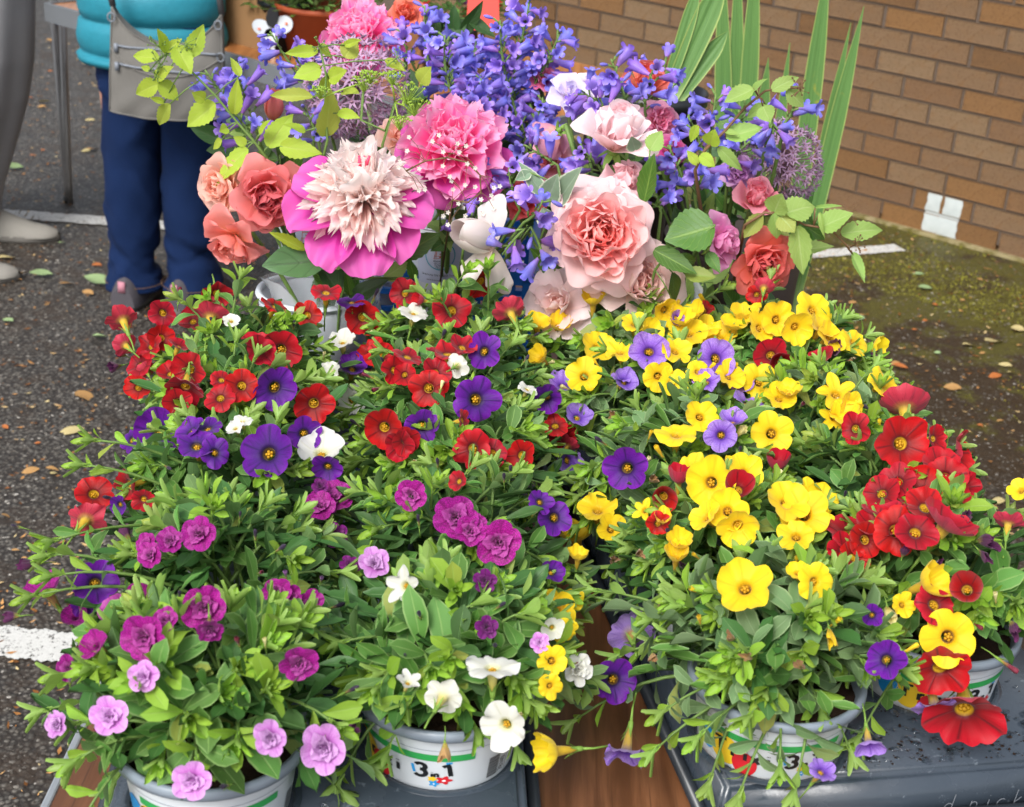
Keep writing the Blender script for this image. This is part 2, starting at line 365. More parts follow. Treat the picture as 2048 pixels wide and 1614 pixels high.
M['c_purple'] = corolla_mat('purple_corolla', [(0, lin('#4a3a10')), (.12, lin('#b58a1c')), (.24, lin('#8a6a20')), (.3, lin('#1c0a34')), (.46, lin('#480a7a')), (.8, lin('#640e92')), (1, lin('#70169e'))], lin('#280850'), lin('#6e3a9c'), .8, .4, .15)
M['c_lav'] = corolla_mat('lavender_corolla', [(0, lin('#6a5a10')), (.12, lin('#d0a01c')), (.24, lin('#a87a30')), (.3, lin('#4a1e8a')), (.5, lin('#8a5ec8')), (.75, lin('#a684d8')), (1, lin('#a582d6'))], lin('#5a2a9a'), lin('#9a80b8'), .7, .35, .3)
M['c_yellow'] = corolla_mat('yellow_corolla', [(0, lin('#a87a08')), (.2, lin('#d0a00c')), (.35, lin('#e8be10')), (.6, lin('#f2d01a')), (1, lin('#f4d624'))], lin('#d8a810'), lin('#e6c428'), .4, .08, 0, .35, .05, .5)
M['c_white'] = corolla_mat('white_corolla', [(0, lin('#b8b040')), (.2, lin('#d6d488')), (.4, lin('#ceceC4')), (1, lin('#d4d4d0'))], lin('#c8c8a8'), lin('#e6e6d8'), .35, .06, 0, .3, .03, .4)
M['c_mag'] = corolla_mat('magenta_corolla', [(0, lin('#5a0a4a')), (.3, lin('#8a0a72')), (.6, lin('#a4128a')), (1, lin('#b0229a'))], lin('#62044e'), lin('#b452a2'), .75, .35, .75)
M['c_pink'] = corolla_mat('orchid_corolla', [(0, lin('#8a3a8a')), (.3, lin('#b860b8')), (.6, lin('#cf8ad2')), (1, lin('#d8a4dc'))], lin('#a04aa8'), lin('#d0a8d4'), .5, .3, .25)
M['c_dark'] = corolla_mat('plum_corolla', [(0, lin('#2a0628')), (.4, lin('#5c0c5a')), (1, lin('#7a1478'))], lin('#32062e'), lin('#6a2a66'), .6, .5)
M['c_wilt'] = corolla_mat('wilted_corolla', [(0, lin('#3a1a3a')), (.5, lin('#4a1c48')), (1, lin('#6a2c5c'))], lin('#2a0c2a'), lin('#5a2c50'), .6, .6)
M['c_pale'] = corolla_mat('faded_yellow_corolla', [(0, lin('#c8b23c')), (.4, lin('#e4d468')), (1, lin('#efe6a0'))], lin('#c8a840'), lin('#e6dc98'), .4, .2)
M['c_tan'] = corolla_mat('dried_corolla', [(0, lin('#8a6a40')), (.5, lin('#b08a5a')), (1, lin('#a0764a'))], lin('#6a4526'), lin('#a88658'), .6, .6, 0, .1)
M['bud_dark'] = corolla_mat('dark_bud', [(0, lin('#5a4a3a')), (.3, lin('#2a1a34')), (1, lin('#2c2038'))], lin('#15101c'), lin('#2c2038'), .6, .6, 0, .1)
M['bud_red'] = corolla_mat('crimson_bud', [(0, lin('#a08a2a')), (.35, lin('#5a1428')), (1, lin('#7c1834'))], lin('#2c0a18'), lin('#6a1830'), .6, .6, 0, .15)
M['bud_pale'] = corolla_mat('pale_bud', [(0, lin('#b0b050')), (.4, lin('#d8d080')), (1, lin('#e8e0a8'))], lin('#b0a850'), lin('#e0d8a0'), .4, .4, 0, .2)
M['bud_mauve'] = corolla_mat('mauve_bud', [(0, lin('#8a8a5a')), (.4, lin('#7a5480')), (1, lin('#8a5a98'))], lin('#4a2a5a'), lin('#7a5480'), .5, .5, 0, .15)
M['anther'] = simple('yellow_anthers', lin('#b08416'), .6, 0, .3, .3, 900)
# bouquet
M['rose'] = petal_mat('rose_petal', .45, lin('#f2c48a'), .25, lin('#f6d8dc'))
M['rose_pale'] = petal_mat('pale_rose_petal', .35, lin('#f4d2b2'), .3, lin('#f6ebec'), .4, veins=.05)
M['coral'] = petal_mat('coral_rose_petal', .55, lin('#f0a45c'), .3, lin('#e8899a'))
M['peony_pink'] = petal_mat('pink_peony_petal', .5, lin('#ee6ab4'), .55, lin('#fdeaf2'), .52, veins=.06)
M['peony_cream'] = petal_mat('cream_peony_petal', .35, lin('#f3cfc8'), .5, lin('#fdf8f6'), .62, veins=.04)
M['peony_guard'] = petal_mat('magenta_guard_petal', .3, lin('#a01476'), .35, lin('#ee9ad0'), .35, lin('#d868b0'), .2)
def bell():
    t = NT('penstemon_bell'); u, v = t.uvxy(); r = t.rand()
    c = t.ramp(u, [(0, lin('#a57cc4')), (.3, lin('#8c84de')), (.65, lin('#7076de')), (1, lin('#8074e2'))])
    c = t.mix(t.step(r, .45, .8), c, t.ramp(u, [(0, lin('#a870bc')), (.4, lin('#9470d0')), (1, lin('#8f66d4'))]))
    cm = t.n('CombineXYZ'); t.set(cm.inputs[0], t.math('MULTIPLY', u, 2.0)); t.set(cm.inputs[1], t.math('MULTIPLY', v, 24)); nz = t.noise(cm.outputs[0], 1, 3)
    c = t.mix(t.math('MULTIPLY', t.step(nz, .5, .7), .35), c, lin('#4a3cb4'))
    g = t.n('NewGeometry').outputs['Backfacing']; c = t.mix(t.math('MULTIPLY', g, .25), c, lin('#b8a8e8'))
    hsv = t.n('HueSaturation'); t.set(hsv.inputs['Value'], t.math('MULTIPLY_ADD', t.math('FRACT', t.math('MULTIPLY', r, 7.3)), .4, .8)); t.set(hsv.inputs['Color'], c)
    return t.fin(hsv.outputs[0], .42, t.bump(nz, .3, .001), 0, .45, .25, hsv.outputs[0])
M['bell'] = bell()
M['bell_bud'] = simple('penstemon_bud', lin('#6a63b4'), .5, 0, .4, .25, 200)
M['lime'] = leaf_mat('lime_leaf', (.33, .45, .04), (.42, .52, .1), (.42, .52, .15), .14, .5, .35, 6)
M['lightgreen'] = leaf_mat('light_green_leaf', (.27, .42, .1), (.42, .55, .2), (.42, .54, .24), .14, .5, .35, 6)
M['rose_leaf'] = leaf_mat('rose_leaf', (.06, .155, .02), (.2, .32, .06), (.14, .23, .08), .3, .35, .22, 7, .5)
M['peony_leaf'] = leaf_mat('peony_leaf', (.07, .15, .055), (.05, .09, .04), (.16, .22, .12), .2, .3, .15, 3, .5)
M['dark_leaf'] = leaf_mat('dark_leaf', (.028, .075, .018), (.06, .11, .04), (.08, .13, .05), .3, .4, .15, 5, .5)
M['sage'] = leaf_mat('variegated_leaf', (.18, .26, .17), (.3, .38, .28), (.3, .38, .28), .1, .6, .2, 0, .3, (.62, .66, .5))
def irisleaf():
    t = NT('iris_leaf'); u, v = t.uvxy(); r = t.rand()
    cm = t.n('CombineXYZ'); t.set(cm.inputs[0], t.math('MULTIPLY', u, 3)); t.set(cm.inputs[1], t.math('MULTIPLY', v, 40)); t.set(cm.inputs[2], t.math('MULTIPLY', r, 9)); nz = t.noise(cm.outputs[0], 1, 3)
    c = t.mix(nz, lin('#33622f'), lin('#7aa258'))
    a = t.math('ABSOLUTE', t.math('SUBTRACT', v, .5))
    c = t.mix(t.math('MULTIPLY', t.step(a, .4, .5), .6), c, lin('#c3cf7a'))
    c = t.mix(t.math('SUBTRACT', 1.0, t.step(u, .0, .16)), c, lin('#a9c07e'))
    c = t.mix(t.math('MULTIPLY', t.step(t.noise(t.obj(), 14, 4, .7), .62, .7), .5), c, lin('#a8a03a'))
    return t.fin(c, .5, t.bump(nz, .2, .001), 0, .4, .25, c)
M['iris'] = irisleaf()
M['allium'] = simple('allium_floret', lin('#b08fae'), .6, 0, .3, .25, 300, 0, .2)
M['pedicel'] = simple('allium_pedicel', lin('#8f6c7c'), .6, 0, .3, .25, 300)
M['white_petal'] = simple('white_petal', lin('#d2cfc4'), .6, 0, .3, .04, 60, 0, .3)
M['umbel'] = simple('umbel_green', (.3, .45, .06), .55, 0, .3, .2, 90, 0, .2)
M['sweetpea'] = petal_mat('sweetpea_petal', .3, lin('#e8e4d0'), .3, lin('#d8cdf0'))
# people
def cloth(name, col, scale=500, bump=.3, rough=.85, var=.12):
    t = NT(name); o = t.obj(); n = t.noise(o, scale, 2); n2 = t.noise(o, 6, 4)
    c = t.mix(n, tuple(x*(1-var) for x in col), tuple(min(1, x*(1+var)) for x in col)); c = t.mix(t.math('MULTIPLY', n2, .25), c, tuple(x*.6 for x in col))
    return t.fin(c, rough, t.bump(t.math('ADD', t.math('MULTIPLY', n, .3), n2), bump, .01), 0, .2)
M['denim'] = cloth('navy_denim', lin('#082046'), bump=.9); M['grey_cloth'] = cloth('grey_cloth', lin('#97979a')); M['bag'] = cloth('grey_canvas', lin('#6b6965'), 900)
M['puffer'] = cloth('teal_nylon', lin('#27798b'), 60, .25, .55); M['skin'] = simple('skin', lin('#c08a70'), .5, 0, .4, .06, 40, .1)
M['hair'] = simple('grey_hair', lin('#8a8278'), .6, 0, .4, .2, 80); M['shoe'] = cloth('shoe_grey', lin('#4a474c'), 300); M['shoe2'] = cloth('shoe_light_grey', lin('#8a8780'), 300)
M['sole'] = simple('shoe_sole', lin('#5a5752'), .8); M['pink_trim'] = simple('pink_trim', lin('#a8707e'), .7); M['zip'] = simple('zip_metal', lin('#70767f'), .6, .1, .5, .3, 400)
M['eye'] = simple('eye_dark', lin('#2a201c'), .3); M['strap'] = cloth('strap_grey', lin('#4a4a4c'), 300)
M['copper_tarmac'] = None

# ------------------------------------------------------------------ the setting
def ground():
    mb = MB(); n = 60; s = 60
    g = [[(-s+2*s*i/n, -20+100*j/n, 0) for j in range(n+1)] for i in range(n+1)]
    mb.grid(g); o = mb.build('ground', M['tarmac']); tag(o, kind='structure')
ground()
def scatter_mesh(name, mat, pts, sizes, tones, shape, flat=.5, rng=None):
    """thousands of small solids in one mesh; shape: (verts, faces)"""
    rng = rng or np.random.default_rng(3)
    sv, sf = np.array(shape[0], float), shape[1]; n = len(pts); k = len(sv)
    ang = rng.uniform(0, 6.283, n); ca, sa = np.cos(ang), np.sin(ang)
    st = rng.uniform(.65, 1.35, (n, 1, 3)); st[:, :, 2] *= flat
    V = sv[None]*st*(1+rng.uniform(-.18, .18, (n, k, 1)))*np.asarray(sizes)[:, None, None]
    x = V[..., 0]*ca[:, None]-V[..., 1]*sa[:, None]; y = V[..., 0]*sa[:, None]+V[..., 1]*ca[:, None]
    W = np.stack([x, y, V[..., 2]], -1)+np.asarray(pts)[:, None, :]
    F = (np.array(sf)[None]+(np.arange(n)*k)[:, None, None]).reshape(-1, len(sf[0]))
    me = bpy.data.meshes.new(name); me.from_pydata(W.reshape(-1, 3).tolist(), [], F.tolist())
    a = me.attributes.new('tone', 'FLOAT', 'POINT'); a.data.foreach_set('value', np.repeat(np.asarray(tones, np.float32), k))
    me.materials.append(mat); me.update(); return put(name, me)
OCT = ([(1, 0, 0), (-1, 0, 0), (0, 1, 0), (0, -1, 0), (0, 0, .8), (.7, .7, .35), (-.7, .7, .3), (-.7, -.7, .35), (.7, -.7, .3)],
       [(4, 0, 5), (4, 5, 2), (4, 2, 6), (4, 6, 1), (4, 1, 7), (4, 7, 3), (4, 3, 8), (4, 8, 0)])
rng = np.random.default_rng(11)
def in_view(n, ymin=1.7, ymax=7.5):
    px, py = rng.uniform(-150, 2200, n*12), rng.uniform(-40, 1800, n*12)
    k = ~(((px > 430) & (px < 1560) & (py > 640)) | ((px > 620) & (px < 1500))); px, py = px[k], py[k]
    d = np.array(fw)[None]+np.array(RT)[None]*((px-1024)/F_PX)[:, None]-np.array(UP)[None]*((py-807)/F_PX)[:, None]
    P = np.array(CAMP)[None]+d*(-CAM_H/d[:, 2])[:, None]; P[:, 2] = 0
    P = P[(P[:, 1] > ymin) & (P[:, 1] < ymax)]
    P = P[rng.uniform(size=len(P)) < np.minimum(1, .42*(P[:, 1]/3.2)**2)]
    return P[:n]
def wall_dist(p): return (p[:, 0]-1.081)*.633+(p[:, 1]-5.456)*.774
pts = in_view(38000); 
keep = (wall_dist(pts) < -.06); pts = pts[keep]
mossy = (pts[:, 0] > .2) & (rng.uniform(size=len(pts)) < .5) & (wall_dist(pts) > -2.4); pts = pts[~mossy]
tag(scatter_mesh('tarmac_chippings', M['chip'], pts, rng.uniform(.0016, .0044, len(pts)), rng.uniform(0, 1, len(pts))**2.2, OCT, .55, rng),
    'loose grey stone chippings bedded in the worn tarmac', None, None, 'stuff')
BLADE = ([(-.35, 0, .05), (.35, 0, .05), (0, 1, .25), (0, -1, .12)], [(0, 1, 2), (1, 0, 3)])
pts = in_view(3800); pts = pts[wall_dist(pts) < -.04]; pts[:, 2] = .004
tag(scatter_mesh('leaf_litter', M['litter'], pts, rng.uniform(.003, .011, len(pts)), rng.uniform(0, 1, len(pts)), BLADE, 1.0, rng),
    'tiny brown flecks of leaf litter scattered over the tarmac', None, None, 'stuff')
TUFT = ([(1, 0, 0), (-.5, .86, 0), (-.5, -.86, 0), (0, 0, 1.3)], [(0, 1, 3), (1, 2, 3), (2, 0, 3)])
pts = in_view(80000, 3.0, 6.2); d = wall_dist(pts)
cl = np.sin(pts[:, 0]*5.1+1.3*np.sin(pts[:, 1]*4.3))+np.sin(pts[:, 1]*7.7+pts[:, 0]*3)+.6*np.sin(pts[:, 0]*19+pts[:, 1]*13)
kp = (pts[:, 0] > .25) & (d < -.03) & (d > -1.9) & (cl+1.6*np.clip((d+1.3), -1, 1)+rng.normal(0, .5, len(pts)) > 1.75); pts = pts[kp]
tag(scatter_mesh('moss', M['moss'], pts, rng.uniform(.002, .0055, len(pts)), rng.uniform(0, 1, len(pts)), TUFT, .7, rng),
    'olive moss growing on the damp tarmac along the brick wall', None, None, 'stuff')

def paint_line(pa, pb, w, name='parking_line', seg=260):
    a, b = Vector(pa), Vector(pb); d = (b-a).normalized(); n = Vector((-d.y, d.x, 0)); mb = MB(); rows = []
    for i in range(seg+1):
        c = a+(b-a)*(i/seg); e1 = w*.5*(1+.06*math.sin(i*.13)+.04*math.sin(i*.47)+rnd(-.035, .035)); e2 = w*.5*(1+.06*math.sin(i*.17+1)+.04*math.sin(i*.53)+rnd(-.035, .035))
        rows.append([(c.x+n.x*t_, c.y+n.y*t_, .004) for t_ in (e1, e1*.4, -e2*.4, -e2)])
    mb.grid(rows); return tag(mb.build(name, M['road_paint']), kind='structure')
A1, B1 = atz(-60, 424, 0), atz(470, 462, 0); paint_line(A1, B1+(B1-A1)*.02, .085)
A1, B1 = atz(-220, 1262, 0), atz(150, 1300, 0); paint_line(A1, B1, .095)
A1, B1 = atz(1560, 515, 0), atz(1800, 497, 0); paint_line(A1, B1, .07)

# brick wall
WA = Vector((1.081, 5.456, 0)); WD = (Vector((1.718, 4.934, 0))-WA).normalized(); WN = Vector((WD.y, -WD.x, 0))
if WN.y > 0: WN = -WN
def wp(t, z, out=0): return WA + WD*t + WN*out + Vector((0, 0, z))
def wall_hit(px, py):
    d = ray(px, py); k = (WA-CAMP).dot(WN)/d.dot(WN); p = CAMP+d*k; return (p-WA).dot(WD), p.z
wall = thing('brick_wall', 'long tan brick building wall with dark mortar and a small white painted patch', 'wall', tuple(WA))
WR = Matrix.Identity(4)
def wallbox(mb, t0, t1, z0, z1, o0, o1):
    P = [[wp(t0, z0, o)-WA, wp(t1, z0, o)-WA, wp(t1, z1, o)-WA, wp(t0, z1, o)-WA] for o in (o0, o1)]
    k = mb.verts(P[0]+P[1])
    for q in ((4, 5, 6, 7), (0, 3, 2, 1), (0, 1, 5, 4), (1, 2, 6, 5), (2, 3, 7, 6), (3, 0, 4, 7)): mb.face([k+i for i in q])
mb = MB(); wallbox(mb, -2.4, 3.2, .03, 2.6, -.22, -.005); mb.build('mortar_core', M['mortar'], wall, smooth=False)
mb = MB(); wallbox(mb, -2.4, 3.2, -.05, .011, -.2, .022); mb.build('footing', M['footing'], wall, smooth=False)
BL, BH, J, CP = .215, .065, .010, .075
T0 = wall_hit(1878, 445)[0]                 # a vertical joint passes through the painted patch
Z0 = .012
def brick_mesh(L):
    bm = bmesh.new(); bmesh.ops.create_cube(bm, size=1)
    for v in bm.verts:
        v.co = WD*(v.co.x*L) + WN*(v.co.y*.1-.05) + Vector((0, 0, v.co.z*BH))
    bmesh.ops.bevel(bm, geom=bm.edges[:], offset=.0022, segments=1, affect='EDGES', profile=.6)
    me = bpy.data.meshes.new('brick'); bm.to_mesh(me); bm.free(); me.materials.append(M['brick']); return me
BM = [brick_mesh(BL-k*.0015) for k in range(3)]
rest = MB(); nb = 0
for c in range(34):
    z = Z0+CP*c+BH/2; sh = (c % 2)*.1125
    for k in range(-12, 15):
        t = T0+.1125+k*.225+sh+rnd(-.002, .002)
        if t < -2.35 or t > 3.1: continue
        P = wp(t, z); d = P-CAMP; zz = d.dot(fw); px = 1024+F_PX*d.dot(RT)/zz; py = 807-F_PX*d.dot(UP)/zz
        if -60 < py < 620 and 940 < px < 2130 and nb < 295:
            nb += 1
            put('brick', random.choice(BM), wall, Matrix.Translation(P-WA+WN*rnd(-.0015, .0015)) @ Matrix.Rotation(rnd(-.006, .006), 4, 'Z'))
        else: wallbox(rest, t-BL/2, t+BL/2, z-BH/2, z+BH/2, -.1, rnd(-.0015, .0015))
o = rest.build('brickwork', M['brick'], wall, smooth=False); o['kind'] = 'stuff'
# white painted patch over two courses
ta, za = wall_hit(1849, 423); tb, _ = wall_hit(1917, 440)
cz = 0
zb = Z0+cz*CP
bm = MB(); wallbox(bm, ta+.003, tb, zb+.004, zb+CP+BH-.004, -.02, -.0015); bm.build('white_paint', M['wpaint'], wall, smooth=False)
for (t0, t1, z0) in ((ta, tb, zb), (ta+.002, T0-.0055, zb+CP), (T0+.0055, tb+.004, zb+CP)):
    bm = MB(); n = 6
    Pg = [[wp(t0+(t1-t0)*i/n + (rnd(-.003, .003) if i in (0, n) else 0), z0+.001+(BH-.002)*j/4, .0035 if 0 < i < n and 0 < j < 4 else .0015)-WA for j in range(5)] for i in range(n+1)]
    bm.grid(Pg); bm.build('white_paint', M['wpaint'], wall)
# ------------------------------------------------------------------ tables and trays
TZ = .74
def leg_tube(mb, p0, p1, r=.0125): mb.tube([p0, p1], r, 8)
tb_ = thing('trestle_table', 'wood grain folding table with metal edge under the flower trays', 'table', (0, 1.5, 0))
X0, X1, Y0, Y1 = -.357, .37, .66, 2.42
mb = MB(); mb.box(((X0+X1)/2, (Y0+Y1)/2-1.5, TZ-.012), ((X1-X0)/2, (Y1-Y0)/2, .012)); mb.build('table_top', M['wood'], tb_, smooth=False)
for nm, c, h in (('edge_strip', (X0-.004, (Y0+Y1)/2-1.5, TZ-.0125), (.004, (Y1-Y0)/2, .0145)), ('edge_strip', (X1+.004, (Y0+Y1)/2-1.5, TZ-.0125), (.004, (Y1-Y0)/2, .0145)),
                 ('edge_strip', ((X0+X1)/2, Y0-1.504, TZ-.0125), ((X1-X0)/2, .004, .0145)), ('edge_strip', ((X0+X1)/2, Y1-1.496, TZ-.0125), ((X1-X0)/2, .004, .0145))):
    mb = MB(); mb.box(c, h); o = mb.build(nm, M['alu'], tb_, smooth=False); m = o.modifiers.new('b', 'BEVEL'); m.width = .002; m.segments = 2
for x in (X0+.07, X1-.07):
    for y in (Y0+.2, Y1-.2):
        mb = MB(); leg_tube(mb, (x, y-1.5, 0), (x, y-1.5, TZ-.025)); mb.build('leg', M['steel'], tb_)
# the second table at the back, at an angle, its near edge running behind the teal jacket
e0, e1 = atz(148, 22, TZ), atz(560, 135, TZ); ed = (e1-e0).normalized(); en = Vector((-ed.y, ed.x, 0)).normalized()
if en.y < 0: en = -en
c0 = e0-ed*.12
bt = thing('trestle_table', 'second wood grain folding table with grey edge standing behind the person in teal', 'table', (c0.x, c0.y, 0))
L2, D2 = 1.75, .72
RB = Matrix(((ed.x, en.x, 0), (ed.y, en.y, 0), (0, 0, 1)))
def btp(a, b, z): return RB @ Vector((a, b, z))
mb = MB(); mb.box(btp(L2/2, D2/2, TZ-.012), (L2/2, D2/2, .012), RB); mb.build('table_top', M['wood2'], bt, smooth=False)
mb = MB(); mb.box(btp(L2/2, -.006, TZ-.022), (L2/2+.01, .006, .026), RB); mb.box(btp(-.005, D2/2, TZ-.022), (.005, D2/2, .026), RB); mb.box(btp(L2+.005, D2/2, TZ-.022), (.005, D2/2, .026), RB); mb.build('edge_strip', M['greyedge'], bt, smooth=False)
foot = atz(137, 405, 0)
f_ = RB.transposed() @ (foot-c0); f_.z = 0
for a, b in ((f_.x, f_.y), (f_.x+.0, f_.y+.5), (L2-.2, .12), (L2-.2, .6)):
    for k in range(2):
        mb = MB(); off = .028*k; mb.tube([btp(a+off*.2, b, 0), btp(a+off*.2, b, .06), btp(a-.02+off*1.9, b, TZ-.03)], .0125, 10); mb.build('leg', M['steel'], bt)
    mb = MB(); mb.tube([btp(a, b, 0), btp(a, b, .02)], .016, 10); mb.build('foot_cap', M['rubber'], bt)
mb = MB(); mb.box(btp(f_.x+.005, f_.y, .62), (.012, .006, .025), RB); mb.build('hinge_clip', M['blue_plastic'], bt, smooth=False)
# cardboard box on the back table
bxp = btp(.60, .27, TZ)+Vector((c0.x, c0.y, 0))
bx = thing('cardboard_box', 'brown cardboard box on the back table behind the grey bag', 'box', tuple(bxp))
mb = MB()
for c, h in (((0, -.17, .14), (.24, .004, .14)), ((0, .17, .14), (.24, .004, .14)), ((-.236, 0, .14), (.004, .166, .14)), ((.236, 0, .14), (.004, .166, .14)), ((0, 0, .004), (.232, .166, .004))): mb.box(RB @ Vector(c), h, RB)
mb.build('box_wall', M['card'], bx, smooth=False)
for s in (-1, 1):
    mb = MB(); mb.box(RB @ Vector((0, s*.20, .275)), (.235, .04, .002), RB @ Matrix.Rotation(-s*.5, 3, 'X')); mb.build('flap', M['card'], bx, smooth=False)

def tray(name, label, pots, ang, pL, pR, pF):
    """raised plastic carrying tray whose deck holds the pots; outline follows the pot lattice"""
    xs = np.array(pots); c = xs.mean(0); ca, sa = math.cos(ang), math.sin(ang)
    loc = [( (p[0]-c[0])*ca+(p[1]-c[1])*sa, -(p[0]-c[0])*sa+(p[1]-c[1])*ca) for p in pots]
    lx = [p[0] for p in loc]; ly = [p[1] for p in loc]
    tl = lambda p: ((p[0]-c[0])*ca+(p[1]-c[1])*sa, -(p[0]-c[0])*sa+(p[1]-c[1])*ca)
    x0, x1, y0, y1 = (tl(pL)[0]+.014 if pL else min(lx)-.09), (tl(pR)[0]-.014 if pR else max(lx)+.09), (tl(pF)[1] if pF else min(ly)-.12), max(ly)+.082
    r = thing(name, label, 'tray', (c[0], c[1], TZ))
    T = Matrix.Rotation(ang, 4, 'Z')
    bm = bmesh.new(); bmesh.ops.create_cube(bm, size=1)
    for v in bm.verts:
        top = v.co.z > 0; g = 0 if top else .008
        v.co = Vector(((x0-g) if v.co.x < 0 else (x1+g), (y0-g) if v.co.y < 0 else (y1+g), .052 if top else .004))
    bmesh.ops.bevel(bm, geom=[e for e in bm.edges if e.verts[0].co.z > .05 or e.verts[1].co.z > .05], offset=.007, segments=4, affect='EDGES')
    me = bpy.data.meshes.new('deck'); bm.to_mesh(me); bm.free(); me.materials.append(M['tray'])
    me.polygons.foreach_set('use_smooth', np.ones(len(me.polygons), dtype=bool)); put('deck', me, r, T)
    mb = MB()
    for a, b in (((x0-.012, y0-.012), (x1+.012, y0-.012)), ((x1+.012, y0-.012), (x1+.012, y1+.012)), ((x1+.012, y1+.012), (x0-.012, y1+.012)), ((x0-.012, y1+.012), (x0-.012, y0-.012))):
        mb.tube([(a[0], a[1], .012), (b[0], b[1], .012)], .006, 8)
    mb.build('base_lip', M['trayrim'], r, T)
    for p in loc:
        mb = MB(); n = 40; rows = []
        for rr, z in ((.0635, .0525), (.0645, .0545), (.0675, .0545), (.070, .0525)):
            rows.append([(p[0]+rr*math.cos(6.2832*j/n), p[1]+rr*math.sin(6.2832*j/n), z) for j in range(n)])
        mb.grid(rows, True); mb.build('pot_socket', M['tray'], r, T)
    return r, T, (x0, x1, y0, y1), Vector((c[0], c[1], TZ))
PA = [(-.214, .942), (-.237, 1.10), (-.262, 1.262), (-.287, 1.42), (-.302, 1.575)]
PB = [(-.040, 1.030), (-.046, 1.19), (-.052, 1.35), (-.058, 1.505), (-.066, 1.655)]
PC = [(.241, 1.073), (.216, 1.228), (.191, 1.39), (.167, 1.548), (.144, 1.69)]
PD = [(.402, 1.180), (.375, 1.342), (.352, 1.505), (.330, 1.665)]
trL, TL, bL, oL = tray('plant_tray', 'grey plastic carrying tray under the left block of plants', PA+PB, R_(4.1), (atz(195, 1614, .765).x, atz(195, 1614, .765).y), (.041, 1.05), None)
trR, TR, bR, oR = tray('plant_tray', 'wet grey plastic carrying tray under the right block of plants', PC+PD, R_(12.5), (.122, 1.28), None, (.40, 1.046))
# water drops and crumbs of compost on the decks
def on_deck(o, T, b, n, ymax):
    out = []
    for _ in range(n):
        out.append(T @ Vector((rnd(b[0]+.01, b[1]-.01), b[2]+.008+abs(random.gauss(0, .045)), .0525))+o)
    return np.array([tuple(p) for p in out if p.y < ymax])
pts = np.concatenate([on_deck(oL, TL, bL, 420, 1.3), on_deck(oR, TR, bR, 420, 1.4)])
tag(scatter_mesh('compost_crumbs', M['soil'], pts, rng.uniform(.0004, .0013, len(pts))*rng.choice([.6, 1, 1.6], len(pts)), rng.uniform(0, 1, len(pts)), OCT, .6, rng), 'crumbs of dark compost spilled on the grey trays', None, None, 'stuff')
n = 10; dv = [(math.cos(6.2832*j/n)*r_, math.sin(6.2832*j/n)*r_, z_) for r_, z_ in ((1, 0), (.85, .3), (.5, .5)) for j in range(n)]+[(0, 0, .56)]
df = [(i*n+j, i*n+(j+1) % n, (i+1)*n+(j+1) % n) for i in range(2) for j in range(n)]+[(i*n+j, (i+1)*n+(j+1) % n, (i+1)*n+j) for i in range(2) for j in range(n)]+[(2*n+j, 2*n+(j+1) % n, 3*n) for j in range(n)]
pts = np.concatenate([on_deck(oL, TL, bL, 60, 1.2), on_deck(oR, TR, bR, 240, 1.3)])
o = scatter_mesh('water_droplets', M['water'], pts, rng.uniform(.0012, .0045, len(pts))*rng.choice([.5, .8, 1.3], len(pts)), rng.uniform(0, 1, len(pts)), (dv, df), .55, rng)
o.data.polygons.foreach_set('use_smooth', np.ones(len(o.data.polygons), dtype=bool)); tag(o, 'drops of rain water standing on the grey trays', None, None, 'stuff')

# ------------------------------------------------------------------ strokes printed on curved surfaces
def strokes(mb, lines, w, mapf, m=0):
    for L in lines:
        ww = w
        if isinstance(L, tuple): L, ww = L
        P = []
        for i in range(len(L)-1):
            a, b = np.array(L[i], float), np.array(L[i+1], float); k = max(1, int(np.linalg.norm(b-a)/.0025))
            P += [a+(b-a)*q/k for q in range(k)]
        P.append(np.array(L[-1], float)); rows = []
        for i, p in enumerate(P):
            t = P[min(i+1, len(P)-1)]-P[max(i-1, 0)]; t = t/(np.linalg.norm(t)+1e-9); nrm = np.array([-t[1], t[0]])*ww/2
            rows.append([mapf(*(p+nrm)), mapf(*(p-nrm))])
        mb.grid(rows, m=m)
def blob(mb, c, rx, ry, mapf, m=0, n=20, rot=0, petals=0):
    rows = [[], []]; R2 = [[] for _ in range(6)]
    for j in range(n):
        a = 6.2832*j/n; k = 1+(.28*math.cos(petals*a) if petals else 0); x, y = rx*k*math.cos(a), ry*k*math.sin(a)
        x, y = x*math.cos(rot)-y*math.sin(rot), x*math.sin(rot)+y*math.cos(rot)
        for q in range(6): R2[q].append(mapf(c[0]+x*q/5.0001, c[1]+y*q/5.0001))
    mb.grid(R2, True, m)
def scl(L, s, ox, oy, slant=0): return [[(ox+(x+slant*y)*s, oy+y*s) for x, y in l] for l in L]
def arc(cx, cy, r, a0, a1, n=9, ry=None): return [(cx+r*math.cos(R_(a0+(a1-a0)*i/n)), cy+(ry or r)*math.sin(R_(a0+(a1-a0)*i/n))) for i in range(n+1)]
